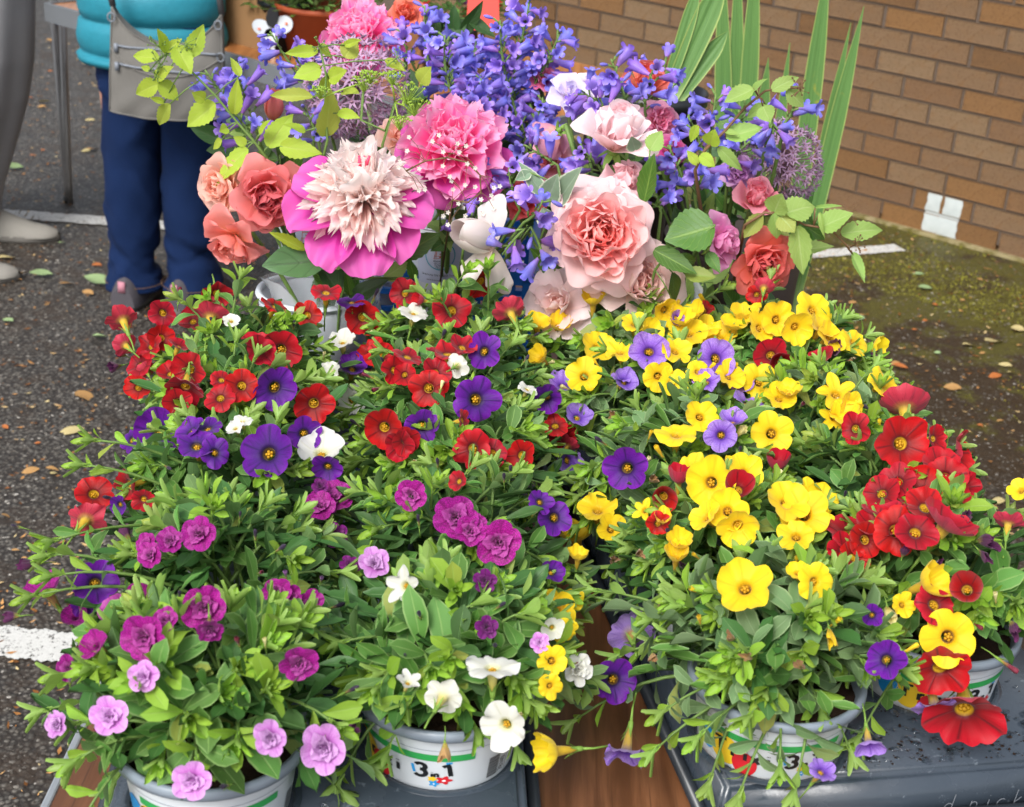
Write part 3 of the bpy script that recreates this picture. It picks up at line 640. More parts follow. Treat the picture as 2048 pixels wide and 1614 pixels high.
GL = {'3': [arc(.25, .75, .25, 150, -90)+arc(.25, .25, .28, 90, -150)], '1': [[(.1, .8), (.3, 1), (.3, 0)]], 'i': [[(.1, 0), (.1, .55)], [(.1, .75), (.1, .8)]],
      'n': [[(.05, 0), (.05, .55)], [(.05, .4)]+arc(.22, .38, .17, 140, 0)+[(.39, 0)]], 'T': [[(0, 1), (.7, 1.05)], [(.33, 1), (.33, 0)]], 'r': [[(.05, 0), (.05, .55)], [(.05, .35), (.18, .52), (.32, .52)]],
      'x': [[(0, .55), (.4, 0)], [(.4, .55), (0, 0)]], '7': [[(0, 1), (.5, 1), (.15, 0)]], '8': [arc(.25, .75, .22, 0, 360, 12), arc(.25, .26, .26, 0, 360, 12)],
      '4': [[(.4, 0), (.4, 1), (0, .3), (.55, .3)]], '0': [arc(.25, .5, .25, 0, 360, 14, .5)], 'p': [[(.05, -.4), (.05, .55)], arc(.22, .28, .2, 160, -160)], 'c': [arc(.25, .28, .25, 50, 310)],
      'k': [[(.05, 0), (.05, 1)], [(.38, .55), (.05, .25), (.4, 0)]], '6': [[(.4, 1), (.1, .5)]+arc(.26, .25, .25, 150, -210, 12)], 'd': [arc(.22, .28, .22, 40, 320), [(.42, 1), (.42, 0)]], 'h': [[(.05, 0), (.05, 1)], [(.05, .4)]+arc(.22, .38, .17, 140, 0)+[(.39, 0)]]}
def word(txt, s, ox, oy, gap=.22, slant=0, vert=False):
    out = []; x = 0
    for ch in txt:
        if ch == ' ': x += .5; continue
        g = GL[ch]; w = max(p[0] for l in g for p in l); out += [[((x+px_+slant*py_), py_) for px_, py_ in l] for l in g]; x += w+gap
    if vert: return [[(ox-py_*s, oy+px_*s) for px_, py_ in l] for l in out]
    return [[(ox+px_*s, oy+py_*s) for px_, py_ in l] for l in out]
# handwriting scratched on the front of the right tray
mb = MB(); fy = bR[2]-.0085
def fm(u, v): return TR @ Vector((u, fy-.0012+.0017*0, v))
strokes(mb, word('d pick 6p', .016, bR[1]-.165, .012, .55, .25), .0008, lambda u, v: TR @ Vector((u, bR[2]-.0095+(v-.004)*.16, v)))
mb.build('handwriting', simple('scratched_lettering', lin('#666b72'), .6), trR)

# ------------------------------------------------------------------ pots
RIM_R, BASE_R, POT_H = .0735, .055, .105
def pot_r(z): return BASE_R+(RIM_R-.0035-BASE_R)*(z/POT_H)
def pot_meshes():
    mb = MB(); mb.lathe([(0, .001), (BASE_R-.004, .001), (BASE_R, .004), (pot_r(.04), .04), (pot_r(.096), .096)], 96); body = mb.mesh('pot', M['pot'])
    mb = MB(); mb.lathe([(pot_r(.095), .095), (RIM_R-.001, .0955), (RIM_R+.0025, .0968), (RIM_R+.0025, .103), (RIM_R, .1055), (RIM_R-.003, .1045), (RIM_R-.0068, .094), (.061, .08)], 48); rim = mb.mesh('rim', M['potrim'])
    mb = MB(); n = 28; rows = []
    for q in range(7): rows.append([((RIM_R-.0065)*q/6*math.cos(6.2832*j/n), (RIM_R-.0065)*q/6*math.sin(6.2832*j/n), .094+rnd(-.0015, .0025)) for j in range(n)])
    mb.grid(rows, True); soil = mb.mesh('compost', M['soil'])
    return body, rim, soil
POT_BODY, POT_RIM, POT_SOIL = pot_meshes()
PRINTS = None
def pot_prints():
    """green band, hand lettered 3 in 1 with three little flowers, round red and yellow blobs lettered Trixi, barcode: angle 0 faces -Y"""
    def mp(off, art=True):
        def f(u, z):
            if art: u, z = u*.90, .0450+(z-.033)*.70
            r = pot_r(z)+.0007+off; a = -math.pi/2+u/pot_r(.06); return (r*math.cos(a), r*math.sin(a), z)
        return f
    P = {}
    def mk(name, mat, fn, off=0, art=True):
        mb = MB(); fn(mb, mp(off, art)); P[name] = mb.mesh(name, M[mat])
    mk('green_band', 'pgreen', lambda mb, f: mb.grid([[f(u, .0712), f(u, .0780)] for u in np.linspace(-.085, .026, 50)]), 0, False)
    mk('seam_line', 'potrim', lambda mb, f: mb.grid([[f(u, .0822), f(u, .0827)] for u in np.linspace(-.15, .15, 160)]), 0, False)
    mk('lettering', 'pblack', lambda mb, f: (strokes(mb, scl(GL['3'], .019, -.024, .046), .0046, f), strokes(mb, word('in', .009, -.0095, .046), .0022, f), strokes(mb, [[(.001, .062), (.006, .0655), (.0085, .0475)]], .0042, f)))
    mk('blue_accent', 'pblue', lambda mb, f: (strokes(mb, [[(-.0265, .062), (-.0245, .050)], [(.0035, .0675), (.009, .0683)]], .0026, f), blob(mb, (-.0065, .0355), .0042, .0042, f, petals=5, n=30)))
    mk('red_flower', 'pred', lambda mb, f: blob(mb, (.0025, .041), .0064, .0055, f, petals=5, n=30))
    mk('yellow_flower', 'pyellow', lambda mb, f: blob(mb, (-.008, .0425), .004, .0036, f, petals=5, n=30), -.0001)
    mk('flower_eye', 'pwhite', lambda mb, f: (blob(mb, (.0025, .041), .0018, .0014, f), blob(mb, (-.0065, .0355), .001, .001, f)), .0004)
    mk('red_blob', 'pred', lambda mb, f: blob(mb, (-.062, .040), .0125, .0175, f, n=32), .0001)
    mk('yellow_blob', 'pyellow', lambda mb, f: blob(mb, (-.083, .050), .0175, .021, f, n=32))
    mk('blue_blob', 'pblue', lambda mb, f: blob(mb, (-.107, .052), .012, .018, f, n=32))
    mk('trixi_lettering', 'pblack', lambda mb, f: strokes(mb, word('Trixi', .019, -.094, .046, .3), .0036, f), .0005)
    def bars(mb, f):
        z = .031; k = 0
        while z < .062:
            h = (.0006, .0012, .0004, .0009)[k % 4]; mb.grid([[f(u, z), f(u, z+h)] for u in np.linspace(.045, .058, 6)]); z += h+(.0006, .0004, .0009)[k % 3]; k += 1
        strokes(mb, word('78140', .0066, .066, .032, .2, 0, True), .0009, f)
        strokes(mb, [[(.069, .03), (.069, .066)]], .0005, f)
    mk('barcode', 'pblack', bars)
    return P
PRINTS = pot_prints()
# ------------------------------------------------------------------ people
def loft(mb, rings, n=24, m=0, wr=0, seed=0, cap=True, folds=None, tw=1):
    """rings: (centre, rx, ry[, yaw]) -> closed tube with small cloth wrinkles"""
    rs = np.random.default_rng(seed); rows = []
    ph = rs.uniform(0, 6.28, 6)
    for i, r in enumerate(rings):
        c, rx, ry = Vector(r[0]), r[1], r[2]; yaw = r[3] if len(r) > 3 else 0; row = []
        for j in range(n):
            a = 6.2832*j/n; k = 1+wr*(math.sin(3*a+ph[0]+i*.9*tw)*.5+math.sin(5*a+ph[1]-i*1.7*tw)*.35+math.sin(2*a+ph[2]+i*2.6*tw)*.5)+(folds(a, c.z) if folds else 0)
            x, y = rx*k*math.cos(a), ry*k*math.sin(a); row.append(c+Vector((x*math.cos(yaw)-y*math.sin(yaw), x*math.sin(yaw)+y*math.cos(yaw), 0)))
        rows.append(row)
    k = mb.grid(rows, True, m)
    if cap:
        mb.face([k+j for j in range(n-1, -1, -1)], None, m); mb.face([k+(len(rings)-1)*n+j for j in range(n)], None, m)
def dense(keys, n=40):
    """interpolate (z, cx, cy, rx, ry) keys smoothly"""
    keys = sorted(keys); Z = [k[0] for k in keys]; out = []
    for z in np.linspace(Z[0], Z[-1], n):
        v = [np.interp(z, Z, [k[i] for k in keys]) for i in range(1, 5)]
        out.append(((v[0], v[1], z), v[2], v[3]))
    return out
def skin_body(name, verts, edges, mat, parent, sub=2):
    me = bpy.data.meshes.new(name); me.from_pydata([v[:3] for v in verts], edges, []); o = put(name, me)
    sk = o.modifiers.new('skin', 'SKIN'); o.modifiers.new('sub', 'SUBSURF').levels = sub
    for i, v in enumerate(verts): me.skin_vertices[0].data[i].radius = (v[3], v[3] if len(v) < 5 else v[4])
    me.skin_vertices[0].data[0].use_root = True
    bpy.context.view_layer.update(); dg = bpy.context.evaluated_depsgraph_get()
    m2 = bpy.data.meshes.new_from_object(o.evaluated_get(dg)); bpy.data.objects.remove(o)
    m2.name = name; m2.materials.clear(); m2.materials.append(mat); m2.polygons.foreach_set('use_smooth', np.ones(len(m2.polygons), dtype=bool)); return put(name, m2, parent)
def body_graph(fx, yaw=0):
    """one continuous bare body: pelvis root, spine, neck, head, arms with five-fingered hands, legs"""
    V = []; E = []
    def add(p, r, par=None):
        V.append((*p, r)); 
        if par is not None: E.append((par, len(V)-1))
        return len(V)-1
    pel = add((0, 0, .84), .13); sp = add((0, .01, 1.05), .12, pel); ch = add((0, 0, 1.25), .125, sp); nk = add((0, .01, 1.40), .055, ch); hd0 = add((0, .03, 1.47), .062, nk); hd1 = add((0, .03, 1.56), .085, hd0); add((0, .02, 1.62), .06, hd1)
    for s in (-1, 1):
        hip = add((s*.085, 0, .78), .09, pel); kn = add((s*.09, .01, .45), .058, hip); an = add((s*.09, -.01, .09), .038, kn); add((s*.095, .09, .035), .035, an)
        sh = add((s*.17, 0, 1.31), .058, ch); el = add((s*.22, .02, 1.03), .042, sh); wr = add((s*.15, .22, .93), .026, el); pm = add((s*.14, .27, .92), .03, wr); pk = add((s*.138, .295, .918), .03, pm)
        for q, (dx, l) in enumerate(((-.024, .06), (-.009, .072), (.007, .068), (.022, .055))):
            a = add((s*(.138+dx), .315, .916), .0095, pk); b = add((s*(.138+dx*1.2), .315+l*.5, .908), .0085, a); add((s*(.138+dx*1.25), .315+l*.85, .893), .0075, b)
        a = add((s*.105, .28, .905), .011, pm); add((s*.095, .315, .895), .009, a)
    return V, E
def face_and_hair(root, hairmat, z=1.555, y=.03, s=1):
    mb = MB(); n = 18; rows = []
    for i in range(10):
        a = math.pi*.62*i/9; r = .108*math.sin(a)+.001; rows.append([(r*math.cos(6.2832*j/n), y-.02+r*1.08*math.sin(6.2832*j/n)*s, z+.035+.095*math.cos(a)) for j in range(n)])
    mb.grid(rows, True); mb.build('hair', hairmat, root)
    for sx in (-1, 1):
        mb = MB(); mb.lathe([(0, -.009), (.007, -.006), (.009, 0), (.007, .006), (0, .009)], 10, 0, (sx*.032, y+.083*s, z)); mb.build('eye', M['eye'], root)
        mb = MB(); mb.lathe([(0, -.03), (.009, -.02), (.011, 0), (.012, .018), (0, .03)], 8, 0, (sx*.09, y-.005, z-.005)); mb.build('ear', M['skin'], root)
    mb = MB(); mb.tube([(0, y+.078*s, z+.015), (0, y+.098*s, z-.02), (0, y+.085*s, z-.032)], [.008, .014, .008], 8); mb.build('nose', M['skin'], root)
    mb = MB(); mb.tube([(-.024, y+.075*s, z-.058), (0, y+.085*s, z-.06), (.024, y+.075*s, z-.058)], [.003, .007, .003], 6); mb.build('mouth', M['pink_trim'], root)
def shoe(name, root, loc, yaw, mat, trim=None, L=.27, scale=1):
    T = Matrix.Translation(loc) @ Matrix.Rotation(yaw, 4, 'Z')
    mb = MB(); prof = [(-.10, .034, .075, .0), (-.085, .042, .10, .0), (-.05, .042, .105, 0), (0, .041, .095, 0), (.04, .043, .075, 0), (.09, .048, .055, 0), (.13, .044, .045, 0), (.155, .03, .036, 0), (.165, .012, .028, 0)]
    rows = []
    for y, hw, h, _ in prof:
        rows.append([(hw*math.cos(a)*(1 if math.sin(a) < .3 else .8+.2*math.cos(a)**2), y, .016+max(0, (h-.016)*math.sin(a)) if math.sin(a) > 0 else .016) for a in [math.pi*k/14 for k in range(15)]])
    mb.grid(rows); k = mb.verts(rows[0]); mb.face([k+i for i in range(14, -1, -1)]); up = mb.build('shoe', mat, root, T)
    mb = MB(); n = 28
    ol = []
    for j in range(n):
        a = 6.2832*j/n; yy = .032+.14*math.sin(a); ol.append((.047*math.cos(a)*(1.0 if yy > .05 else .88), yy))
    rows = [[(x*q, y, z) for x, y in ol] for q, z in ((.0, 0), (1, 0), (1.04, .006), (1.02, .02), (.9, .021))]
    mb.grid(rows, True); mb.build('sole', M['sole'], up)
    mb = MB()
    for q in range(4): mb.tube([(-.018, .035+q*.018, .098-q*.009), (0, .04+q*.018, .104-q*.009), (.018, .035+q*.018, .098-q*.009)], .0022, 5)
    mb.build('lace', M['sole'] if trim is None else trim, up)
    if trim is not None:
        mb = MB(); mb.box((0, -.101, .075), (.010, .002, .016)); mb.build('heel_tab', trim, up)
    return up
def denim_folds(seed):
    rs = np.random.default_rng(seed); F_ = [(rs.uniform(.06, .80), rs.uniform(0, 6.28), rs.uniform(.014, .034), rs.uniform(.35, .9), rs.uniform(-.14, .14)) for _ in range(30)]
    F_ += [(rs.uniform(.06, .20), rs.uniform(0, 6.28), rs.uniform(.012, .022), rs.uniform(.8, 1.6), rs.uniform(-.05, .05)) for _ in range(22)]
    def f(a, z):
        v = 0
        for z0, a0, w, aw, sl in F_:
            da = (a-a0+math.pi) % 6.2832-math.pi; zz = (z-z0-sl*da)/w
            if abs(zz) < 3: v += .085*math.exp(-zz*zz-(da/aw)**2)*(1 if w > .022 else -1)
        return v
    return f
# person in the teal jacket, seen from behind
YP = 3.95
pl, pr = atz(272, 598, 0), atz(384, 606, 0); pc = (pl+pr)/2
pers = thing('person', 'person in teal puffer jacket and navy jeans seen from behind at the back table', 'person', (pc.x, pc.y, 0))
V, E = body_graph(0); skin_body('body', V, E, M['skin'], pers)
face_and_hair(pers, M['hair'])
def off(p): return p.x-pc.x, p.y-pc.y
hl = aty(268, 235, pc.y); hr = aty(384, 235, pc.y); zt = hl.z
lx = pl.x-pc.x; rx = pr.x-pc.x; hlx, hrx = hl.x-pc.x, hr.x-pc.x
mb = MB()
for (fx, hx, sd_) in ((lx, hlx, 1), (rx, hrx, 2)):
    K = [(.05, fx+.005, -.005, .086, .094), (.075, fx+.005, -.006, .084, .092), (.10, fx, -.004, .079, .088), (.15, fx, 0, .073, .083), (.25, fx*.9+hx*.1, .0, .074, .084), (.40, fx*.55+hx*.45, .004, .077, .086), (.55, hx, 0, .084, .095), (.70, hx, 0, .092, .11), (.80, hx*.8, 0, .098, .12)]
    loft(mb, dense(K, 130), 40, 0, .03, sd_, True, denim_folds(sd_), .12)
loft(mb, dense([(.76, 0, .0, .165, .125), (.85, 0, 0, .175, .13), (.95, 0, 0, .165, .12)], 12), 28)
jeans = mb.build('jeans', M['denim'], pers)
for fx in (lx, rx):
    mb = MB(); mb.tube([(fx+.005+.0865*math.cos(a), -.005+.0945*math.sin(a), .068) for a in np.linspace(0, 6.2832, 30)], .0010, 5, cap=False); mb.build('hem_stitching', M['stem_brown'], jeans)
jl, jr = aty(157, 60, pc.y), aty(452, 80, pc.y); jx, jw = (jl.x+jr.x)/2-pc.x, (jr.x-jl.x)/2
zh = aty(215, 118, pc.y).z
mb = MB(); keys = []; z = zh; puff = .088; k = 0
while z < 1.38:
    t = (z-zh)/(1.38-zh); w = (jw*(1-.18*t) if t < .8 else jw*(.856-(t-.8)*2.0)); dd = .155*(1-.2*t) if t < .85 else .12
    cx = jx*(1-t*.8); h = .030 if k == 0 else puff
    for q, b in ((0, -.014), (.07, -.004), (.3, .003), (.5, .004), (.7, .003), (.93, -.004)): keys.append((z+h*q, cx, 0, w+b, dd+b))
    z += h; k += 1
loft(mb, [((c[1], c[2], c[0]), c[3], c[4]) for c in keys], 40, 0, .012, 5)
for s in (-1, 1):
    arm = []; pth = bez((s*.17, 0, 1.31), (s*.30, .02, 1.02), (s*.16, .21, .94), 30)
    mb.tube(pth, [.078*(1-.3*i/29)*(1+.08*abs(math.sin(i*.62))) for i in range(30)], 16)
mb.tube([(.095*math.cos(a), .02+.08*math.sin(a), 1.41) for a in np.linspace(0, 6.2832, 20)], .03, 8, cap=False)
mb.build('puffer_jacket', M['puffer'], pers)
for fx in (lx+.005, rx+.01): shoe('shoe', pers, (fx, -.01, 0), R_(-8) if fx < 0 else R_(-20), M['shoe'], M['pink_trim'])
# crossbody bag on the near side of the jacket
bagY = pc.y-.215
def bp(px, py): q = aty(px, py, bagY); return Vector((q.x, 0, q.z))
bag = thing('shoulder_bag', 'grey canvas crossbody bag with two zips hanging over the teal jacket', 'bag', (0, bagY, 0))
mb = MB(); nx, nz = 22, 18; F = []; Bk = []
for i in range(nz+1):
    v = i/nz; row = []; rb = []
    for j in range(nx+1):
        u = j/nx; top = bp(226, 12)*(1-u)+bp(444, 28)*u; top.z -= (.085*(1-(2*u-1)**2)**.8)*1.0; bot = bp(222, 218)*(1-u)+bp(452, 232)*u; bot.z -= .012*math.sin(math.pi*u)
        p = bot*(1-v)+top*v; bul = .036*(math.sin(math.pi*min(1, max(.0, u)))**.5)*(math.sin(math.pi*(.12+.80*(1-v)))**.6)+.003*math.sin(u*17+v*5)*v+.0035*math.sin(v*9+u*6)*math.sin(u*5)+.0025*math.sin(u*23-v*14)*(1-v)
        row.append((p.x, -.012-bul, p.z)); rb.append((p.x, .016, p.z))
    F.append(row); Bk.append(rb)
mb.grid(F); mb.grid(Bk)
rim_f = F[0]+[r[-1] for r in F]+F[-1][::-1]+[r[0] for r in F[::-1]]; rim_b = Bk[0]+[r[-1] for r in Bk]+Bk[-1][::-1]+[r[0] for r in Bk[::-1]]
mb.grid([rim_f, rim_b]); bo = mb.build('bag_body', M['bag'], bag)
def bag_surf(px, py):
    q = bp(px, py); best = min((abs(p[0]-q.x)+abs(p[2]-q.z), p) for r in F for p in r)[1]; return Vector((q.x, best[1]-.003, q.z))
for pa, pb in (((238, 86), (440, 104)), ((241, 122), (400, 140))):
    mb = MB(); P = [bag_surf(pa[0]+(pb[0]-pa[0])*i/24, pa[1]+(pb[1]-pa[1])*i/24) for i in range(25)]
    mb.tube(P, .0030, 6); z_ = mb.build('zip', M['zip'], bo)
    mb = MB(); mb.box(P[0]+Vector((0, -.004, -.006)), (.005, .002, .011)); mb.build('zip_pull', M['zip'], z_)
for row in (F[-1], F[0], [r[0] for r in F], [r[-1] for r in F], F[11]):
    mb = MB(); mb.tube([Vector(p)+Vector((0, -.0015, 0)) for p in row], .0024, 5); mb.build('piping', M['bag'], bo)
for q_ in (bp(229, 30), bp(441, 46), bp(446, 110)):
    mb = MB(); mb.tube([q_+Vector((.009*math.cos(a), -.03, .011*math.sin(a))) for a in np.linspace(0, 6.2832, 14)], .0022, 5, cap=False); mb.build('ring', M['zip'], bo)
for a, b in ((bp(226, 12), Vector((pc.x-.14, .05, 1.30))), (bp(444, 28), Vector((pc.x+.14, .05, 1.36)))):
    mb = MB(); P = bez(a, (a+b)/2+Vector((0, -.03, .04)), b, 12); mb.tube(P, .009, 6); mb.build('strap', M['strap'], bag)
# person at the left edge in loose grey trousers
gy = atz(40, 495, 0); gp = thing('person', 'person in loose grey trousers and grey shoes cut off by the left edge', 'person', (gy.x-.20, gy.y+.05, 0))
V, E = body_graph(0); skin_body('body', V, E, M['skin'], gp); face_and_hair(gp, M['hair'])
g0 = Vector((gy.x-.20, gy.y+.05, 0)); YG = g0.y
def gx(px, py): q = aty(px, py, YG); return q.x-g0.x, q.z
K = []
for pxr, py in ((54, -80), (54, 20), (55, 120), (48, 200), (36, 260), (20, 330), (8, 372), (2, 425)):
    x, z = gx(pxr, py); w = .105+.012*max(0, (py-150)/200); K.append((z, x-w, 0, w, .13))
mb = MB(); K.append((1.0, K[0][1], 0, .15, .12)); loft(mb, dense(K, 60), 48, 0, .115, 9, True, None, .03)
K2 = [(z-.0, x-.16, .12, w, .12) for z, x, _, w, _ in K[:-1]]; loft(mb, dense(K2, 40), 36, 0, .05, 12, True, None, .04); mb.build('trousers', M['grey_cloth'], gp)
mb = MB(); loft(mb, dense([(.88, -.05, 0, .19, .14), (1.1, -.02, 0, .19, .14), (1.34, 0, 0, .18, .12), (1.42, 0, 0, .09, .08)], 20), 24, 0, .03, 3)
for s in (-1, 1): mb.tube(bez((s*.17, 0, 1.31), (s*.26, .02, 1.05), (s*.16, .21, .94), 14), .06, 12)
mb.build('jumper', M['grey_cloth'], gp)
s1 = atz(28, 478, 0); shoe('shoe', gp, (s1.x-g0.x-.03, s1.y-g0.y, 0), R_(-82), M['shoe2']); s2 = atz(-60, 560, 0); shoe('shoe', gp, (s2.x-g0.x-.03, s2.y-g0.y, 0), R_(-78), M['shoe2'])
# ------------------------------------------------------------------ leaf and flower meshes
def leaf_mesh(name, mat, prof='spat', n=7, fold=.18, droop=.2, twist=0, serr=0, across=2, seed=0):
    """unit leaf: base at origin, tip at y=1, width 1 at the widest"""
    rs = np.random.default_rng(seed); mb = MB(); rows = []; N = n if not serr else n*2
    for i in range(N+1):
        u = i/N
        if prof == 'spat': w = (math.sin(math.pi*min(1, u**1.35*.985+.015))**.62)*(.30+.70*u**.55)*1.1
        elif prof == 'ovate': w = (math.sin(math.pi*min(1, (u*.98+.02)**.72))**.9)
        elif prof == 'lance': w = math.sin(math.pi*min(1, (u*.97+.03)**.85))**.85
        elif prof == 'blade': w = min(1, .75+.6*u)*(1-max(0, (u-.72)/.28)**2.2)
        w = max(w, .03); 
        if serr: w *= 1+serr*(1 if i % 2 else -1)*(.3+.7*math.sin(math.pi*u))
        row = []; K = across*2
        for j in range(K+1):
            s = (j/K-.5); x = s*w; z = fold*abs(x)*1.0*(1-.3*u)-droop*u*u+twist*x*u*1.5+.02*math.sin(9*u+seed)*abs(s)*2
            row.append((x, u, z))
        rows.append(row)
    mb.grid(rows); return mb.mesh(name, mat)
LEAF = {k: [leaf_mesh('leaf', M[k], 'spat', 6, f, d, t, seed=s) for s, (f, d, t) in enumerate(((.22, .10, .1), (.1, .28, -.15), (.3, -.05, 0), (.15, .42, .2)))] for k in ('leaf', 'leaf_young', 'leaf_deep_shadow', 'leaf_dusty')}
def lobe(th, notch, sharp): return 1-notch*1.3*(1-abs(math.cos(2.5*th))**.55)
def corolla(name, mat, notch=.10, sharp=4, cup=.16, ruf=.05, pleat=.08, seed=0, tube=1.15, thr=.24, pointed=0, closed=1.0, anth=True):
    rs = np.random.default_rng(seed); mb = MB(); n = 50; rows = []
    ph = rs.uniform(0, 6.28, 4); sc_ = [1+rs.uniform(-.15, .12) for _ in range(5)]; lz = [rs.uniform(-.14, .14) for _ in range(5)]
    for q in range(4):
        t = q/3; r = .085+(thr-.085)*t**.8; z = -tube+(tube-.16)*t
        rows.append([(r*math.cos(6.2832*j/n), r*math.sin(6.2832*j/n), z) for j in range(n)])
    for q in range(1, 8):
        s = q/7; row = []
        for j in range(n):
            th = 6.2832*j/n; k = int(((th*5/6.2832)+.5)) % 5
            L = lobe(th, notch*s, sharp)*(1+(sc_[k]-1)*abs(math.cos(2.5*th))*s)
            if pointed: L *= 1+pointed*s*(abs(math.cos(2.5*th))**3-.5)
            r = thr+(1*closed-thr)*(1-(1-s)**1.25)*L
            z = -.16*(1-s)**2+(cup+lz[k]*abs(math.cos(2.5*th)))*s*s-pleat*abs(math.sin(2.5*th))**6*s*(1.2-s)+ruf*s*s*(math.sin(3*th+ph[0])+.7*math.sin(7*th+ph[1])+.5*math.sin(11*th+ph[2]))
            row.append((r*math.cos(th), r*math.sin(th), z))
        rows.append(row)
    mb.grid(rows, True, 0)
    mats = [mat]
    if anth:
        mats.append(M['anther'])
        for a in range(5):
            x, y = .10*math.cos(a*1.2566+.4), .10*math.sin(a*1.2566+.4); mb.lathe([(0, -.32), (.05, -.29), (.06, -.24), (.035, -.2), (0, -.19)], 6, 1, (x, y, 0))
        mb.lathe([(0, -.24), (.07, -.2), (.05, -.15), (0, -.14)], 8, 1)
    return mb.mesh(name, mats)
def double(name, mat, seed=0, inner=9, notch=.16):
    rs = np.random.default_rng(seed); mb = MB(); n = 50; rows = []; ph = rs.uniform(0, 6.28, 4)
    for q in range(3):
        t = q/2; r = .08+.14*t; rows.append([(r*math.cos(6.2832*j/n), r*math.sin(6.2832*j/n), -1.1+.95*t) for j in range(n)])
    for q in range(1, 8):
        s = q/7; row = []
        for j in range(n):
            th = 6.2832*j/n; L = lobe(th, notch*s, 3); r = .22+.78*(1-(1-s)**1.2)*L
            row.append((r*math.cos(th), r*math.sin(th), -.14*(1-s)**2+.12*s*s+.06*s*s*(math.sin(3*th+ph[0])+math.sin(8*th+ph[1]))))
        rows.append(row)
    mb.grid(rows, True)
    for k in range(inner+3):       # a small rosette of folded petals standing in the throat
        t = k/(inner+2); az = k*2.39996+rs.uniform(-.25, .25); al = math.radians(14+52*t+rs.uniform(-8, 8)); L = .40+.34*t; W = .46+.16*t
        rad = Vector((math.cos(az), math.sin(az), 0)); d = rad*math.sin(al)+Vector((0, 0, math.cos(al))); nr = -rad*math.cos(al)+Vector((0, 0, math.sin(al))); x_ = d.cross(nr); g = []
        for i in range(6):
            u = i/5; row = []
            for j in range(7):
                v = j/6*2-1; w = W*(.3+.7*min(1, u/.6)**.7)*(1-max(0, (u-.7)/.3)**2*.4)
                row.append(rad*.03+Vector((0, 0, -.16))+x_*(v*w*.5)+d*(L*(u-.16*u**3*v*v))+nr*(.20*v*v*w+.10*u*u-.22*max(0, u-.6)**2*4*L+.05*u*math.sin(4.5*v+k*1.9)))
            g.append(row)
        mb.grid(g, u0=.38, u1=.97)
    return mb.mesh(name, [mat])
def bud_mesh(name, mat, seed=0, L=1.0, open_=.0):
    """furled bud, tip at +Z"""
    rs = np.random.default_rng(seed); mb = MB(); n = 15; rows = []
    for u, r in ((0, .07), (.15, .085), (.4, .1), (.62, .16), (.8, .2), (.92, .16+open_), (1.0, .05+open_*1.6)):
        row = []
        for j in range(n):
            th = 6.2832*j/n; k = 1+.22*math.cos(5*th+u*4)*u; row.append((r*k*math.cos(th+u*1.2), r*k*math.sin(th+u*1.2), (u-.6)*L*1.9+rs.uniform(-.03, .03)*u))
        rows.append(row)
    mb.grid(rows, True); return mb.mesh(name, [mat])
def crumple(name, mat, seed=0):
    rs = np.random.default_rng(seed); mb = MB(); n = 20; rows = []
    for q in range(9):
        s = q/8; row = []
        for j in range(n):
            th = 6.2832*j/n; r = (.08+.52*s**.9)*(1+.28*math.sin(3*th+seed+2*s)+.2*math.sin(7*th+seed*2))*(1 if s < .7 else 1-.5*(s-.7)); row.append((r*math.cos(th), r*.7*math.sin(th), -1+1.5*s-.25*s*s*math.cos(2*th+seed)+.1*math.sin(9*th)*s))
        rows.append(row)
    mb.grid(rows, True); return mb.mesh(name, [mat])
def calyx_mesh():
    mb = MB(); mb.tube([(0, 0, -2.6), (.05, 0, -1.9), (0, 0, -1.35)], [.045, .05, .07], 6)
    mb.lathe([(.03, -1.45), (.11, -1.35), (.125, -1.15), (.09, -1.02)], 8)
    for k in range(5):
        a = k*1.2566; g = []
        for i in range(4):
            u = i/3; w = .075*(1-u)**.7+.006; r = .10+.10*u+.22*u*u; z = -1.12+.52*u
            c, s_ = math.cos(a), math.sin(a); g.append([(r*c-q*w*s_, r*s_+q*w*c, z) for q in (-1, 0, 1)])
        mb.grid(g)
    return mb.mesh('calyx', [M['calyx']])
CALYX = calyx_mesh()
FM = {}
for key, mt in (('r', 'c_red'), ('p', 'c_purple'), ('v', 'c_lav'), ('y', 'c_yellow'), ('w', 'c_white')):
    nt = {'r': .15, 'p': .2, 'v': .15, 'y': .19, 'w': .18}[key]
    FM[key] = [corolla('flower', M[mt], nt, 4, .16, .05, .08, 1), corolla('flower', M[mt], nt*1.2, 3, .02, .07, .1, 2), corolla('flower', M[mt], nt, 5, .34, .06, .09, 3), corolla('flower', M[mt], nt*1.1, 3, -.12, .08, .12, 4), corolla('flower', M[mt], nt*.9, 3, .22, .12, .15, 21), corolla('flower', M[mt], nt*1.15, 3, .1, .13, .12, 22)]
FM['rc'] = [corolla('flower', M['c_red'], .10, 4, .75, .05, .1, 5, closed=.8)]       # cupped
FM['yt'] = [corolla('flower', M['c_yellow'], .2, 3, .62, .09, .14, 6, 1.2, closed=.85), corolla('flower', M['c_yellow'], .16, 3, .45, .1, .14, 8, 1.2, closed=.9)]     # trumpet half open
FM['ys'] = [corolla('flower', M['c_yellow'], .46, 1.4, .12, .06, .1, 7, pointed=.35)]          # starry
FM['ws'] = [corolla('flower', M['c_white'], .5, 1.3, .1, .06, .1, 9, pointed=.35), corolla('flower', M['c_white'], .4, 1.5, .2, .06, .1, 10, pointed=.3)]
FM['m'] = [double('double_flower', M['c_mag'], s) for s in (1, 2, 3)]
FM['k'] = [double('double_flower', M['c_pink'], s, 10, .2) for s in (4, 5)]
FM['d'] = [double('double_flower', M['c_dark'], s, 8, .3) for s in (6, 7)]
FM['wd'] = [double('double_flower', M['c_white'], 8, 9, .3)]; FM['yd'] = [double('double_flower', M['c_yellow'], 9, 7, .2)]
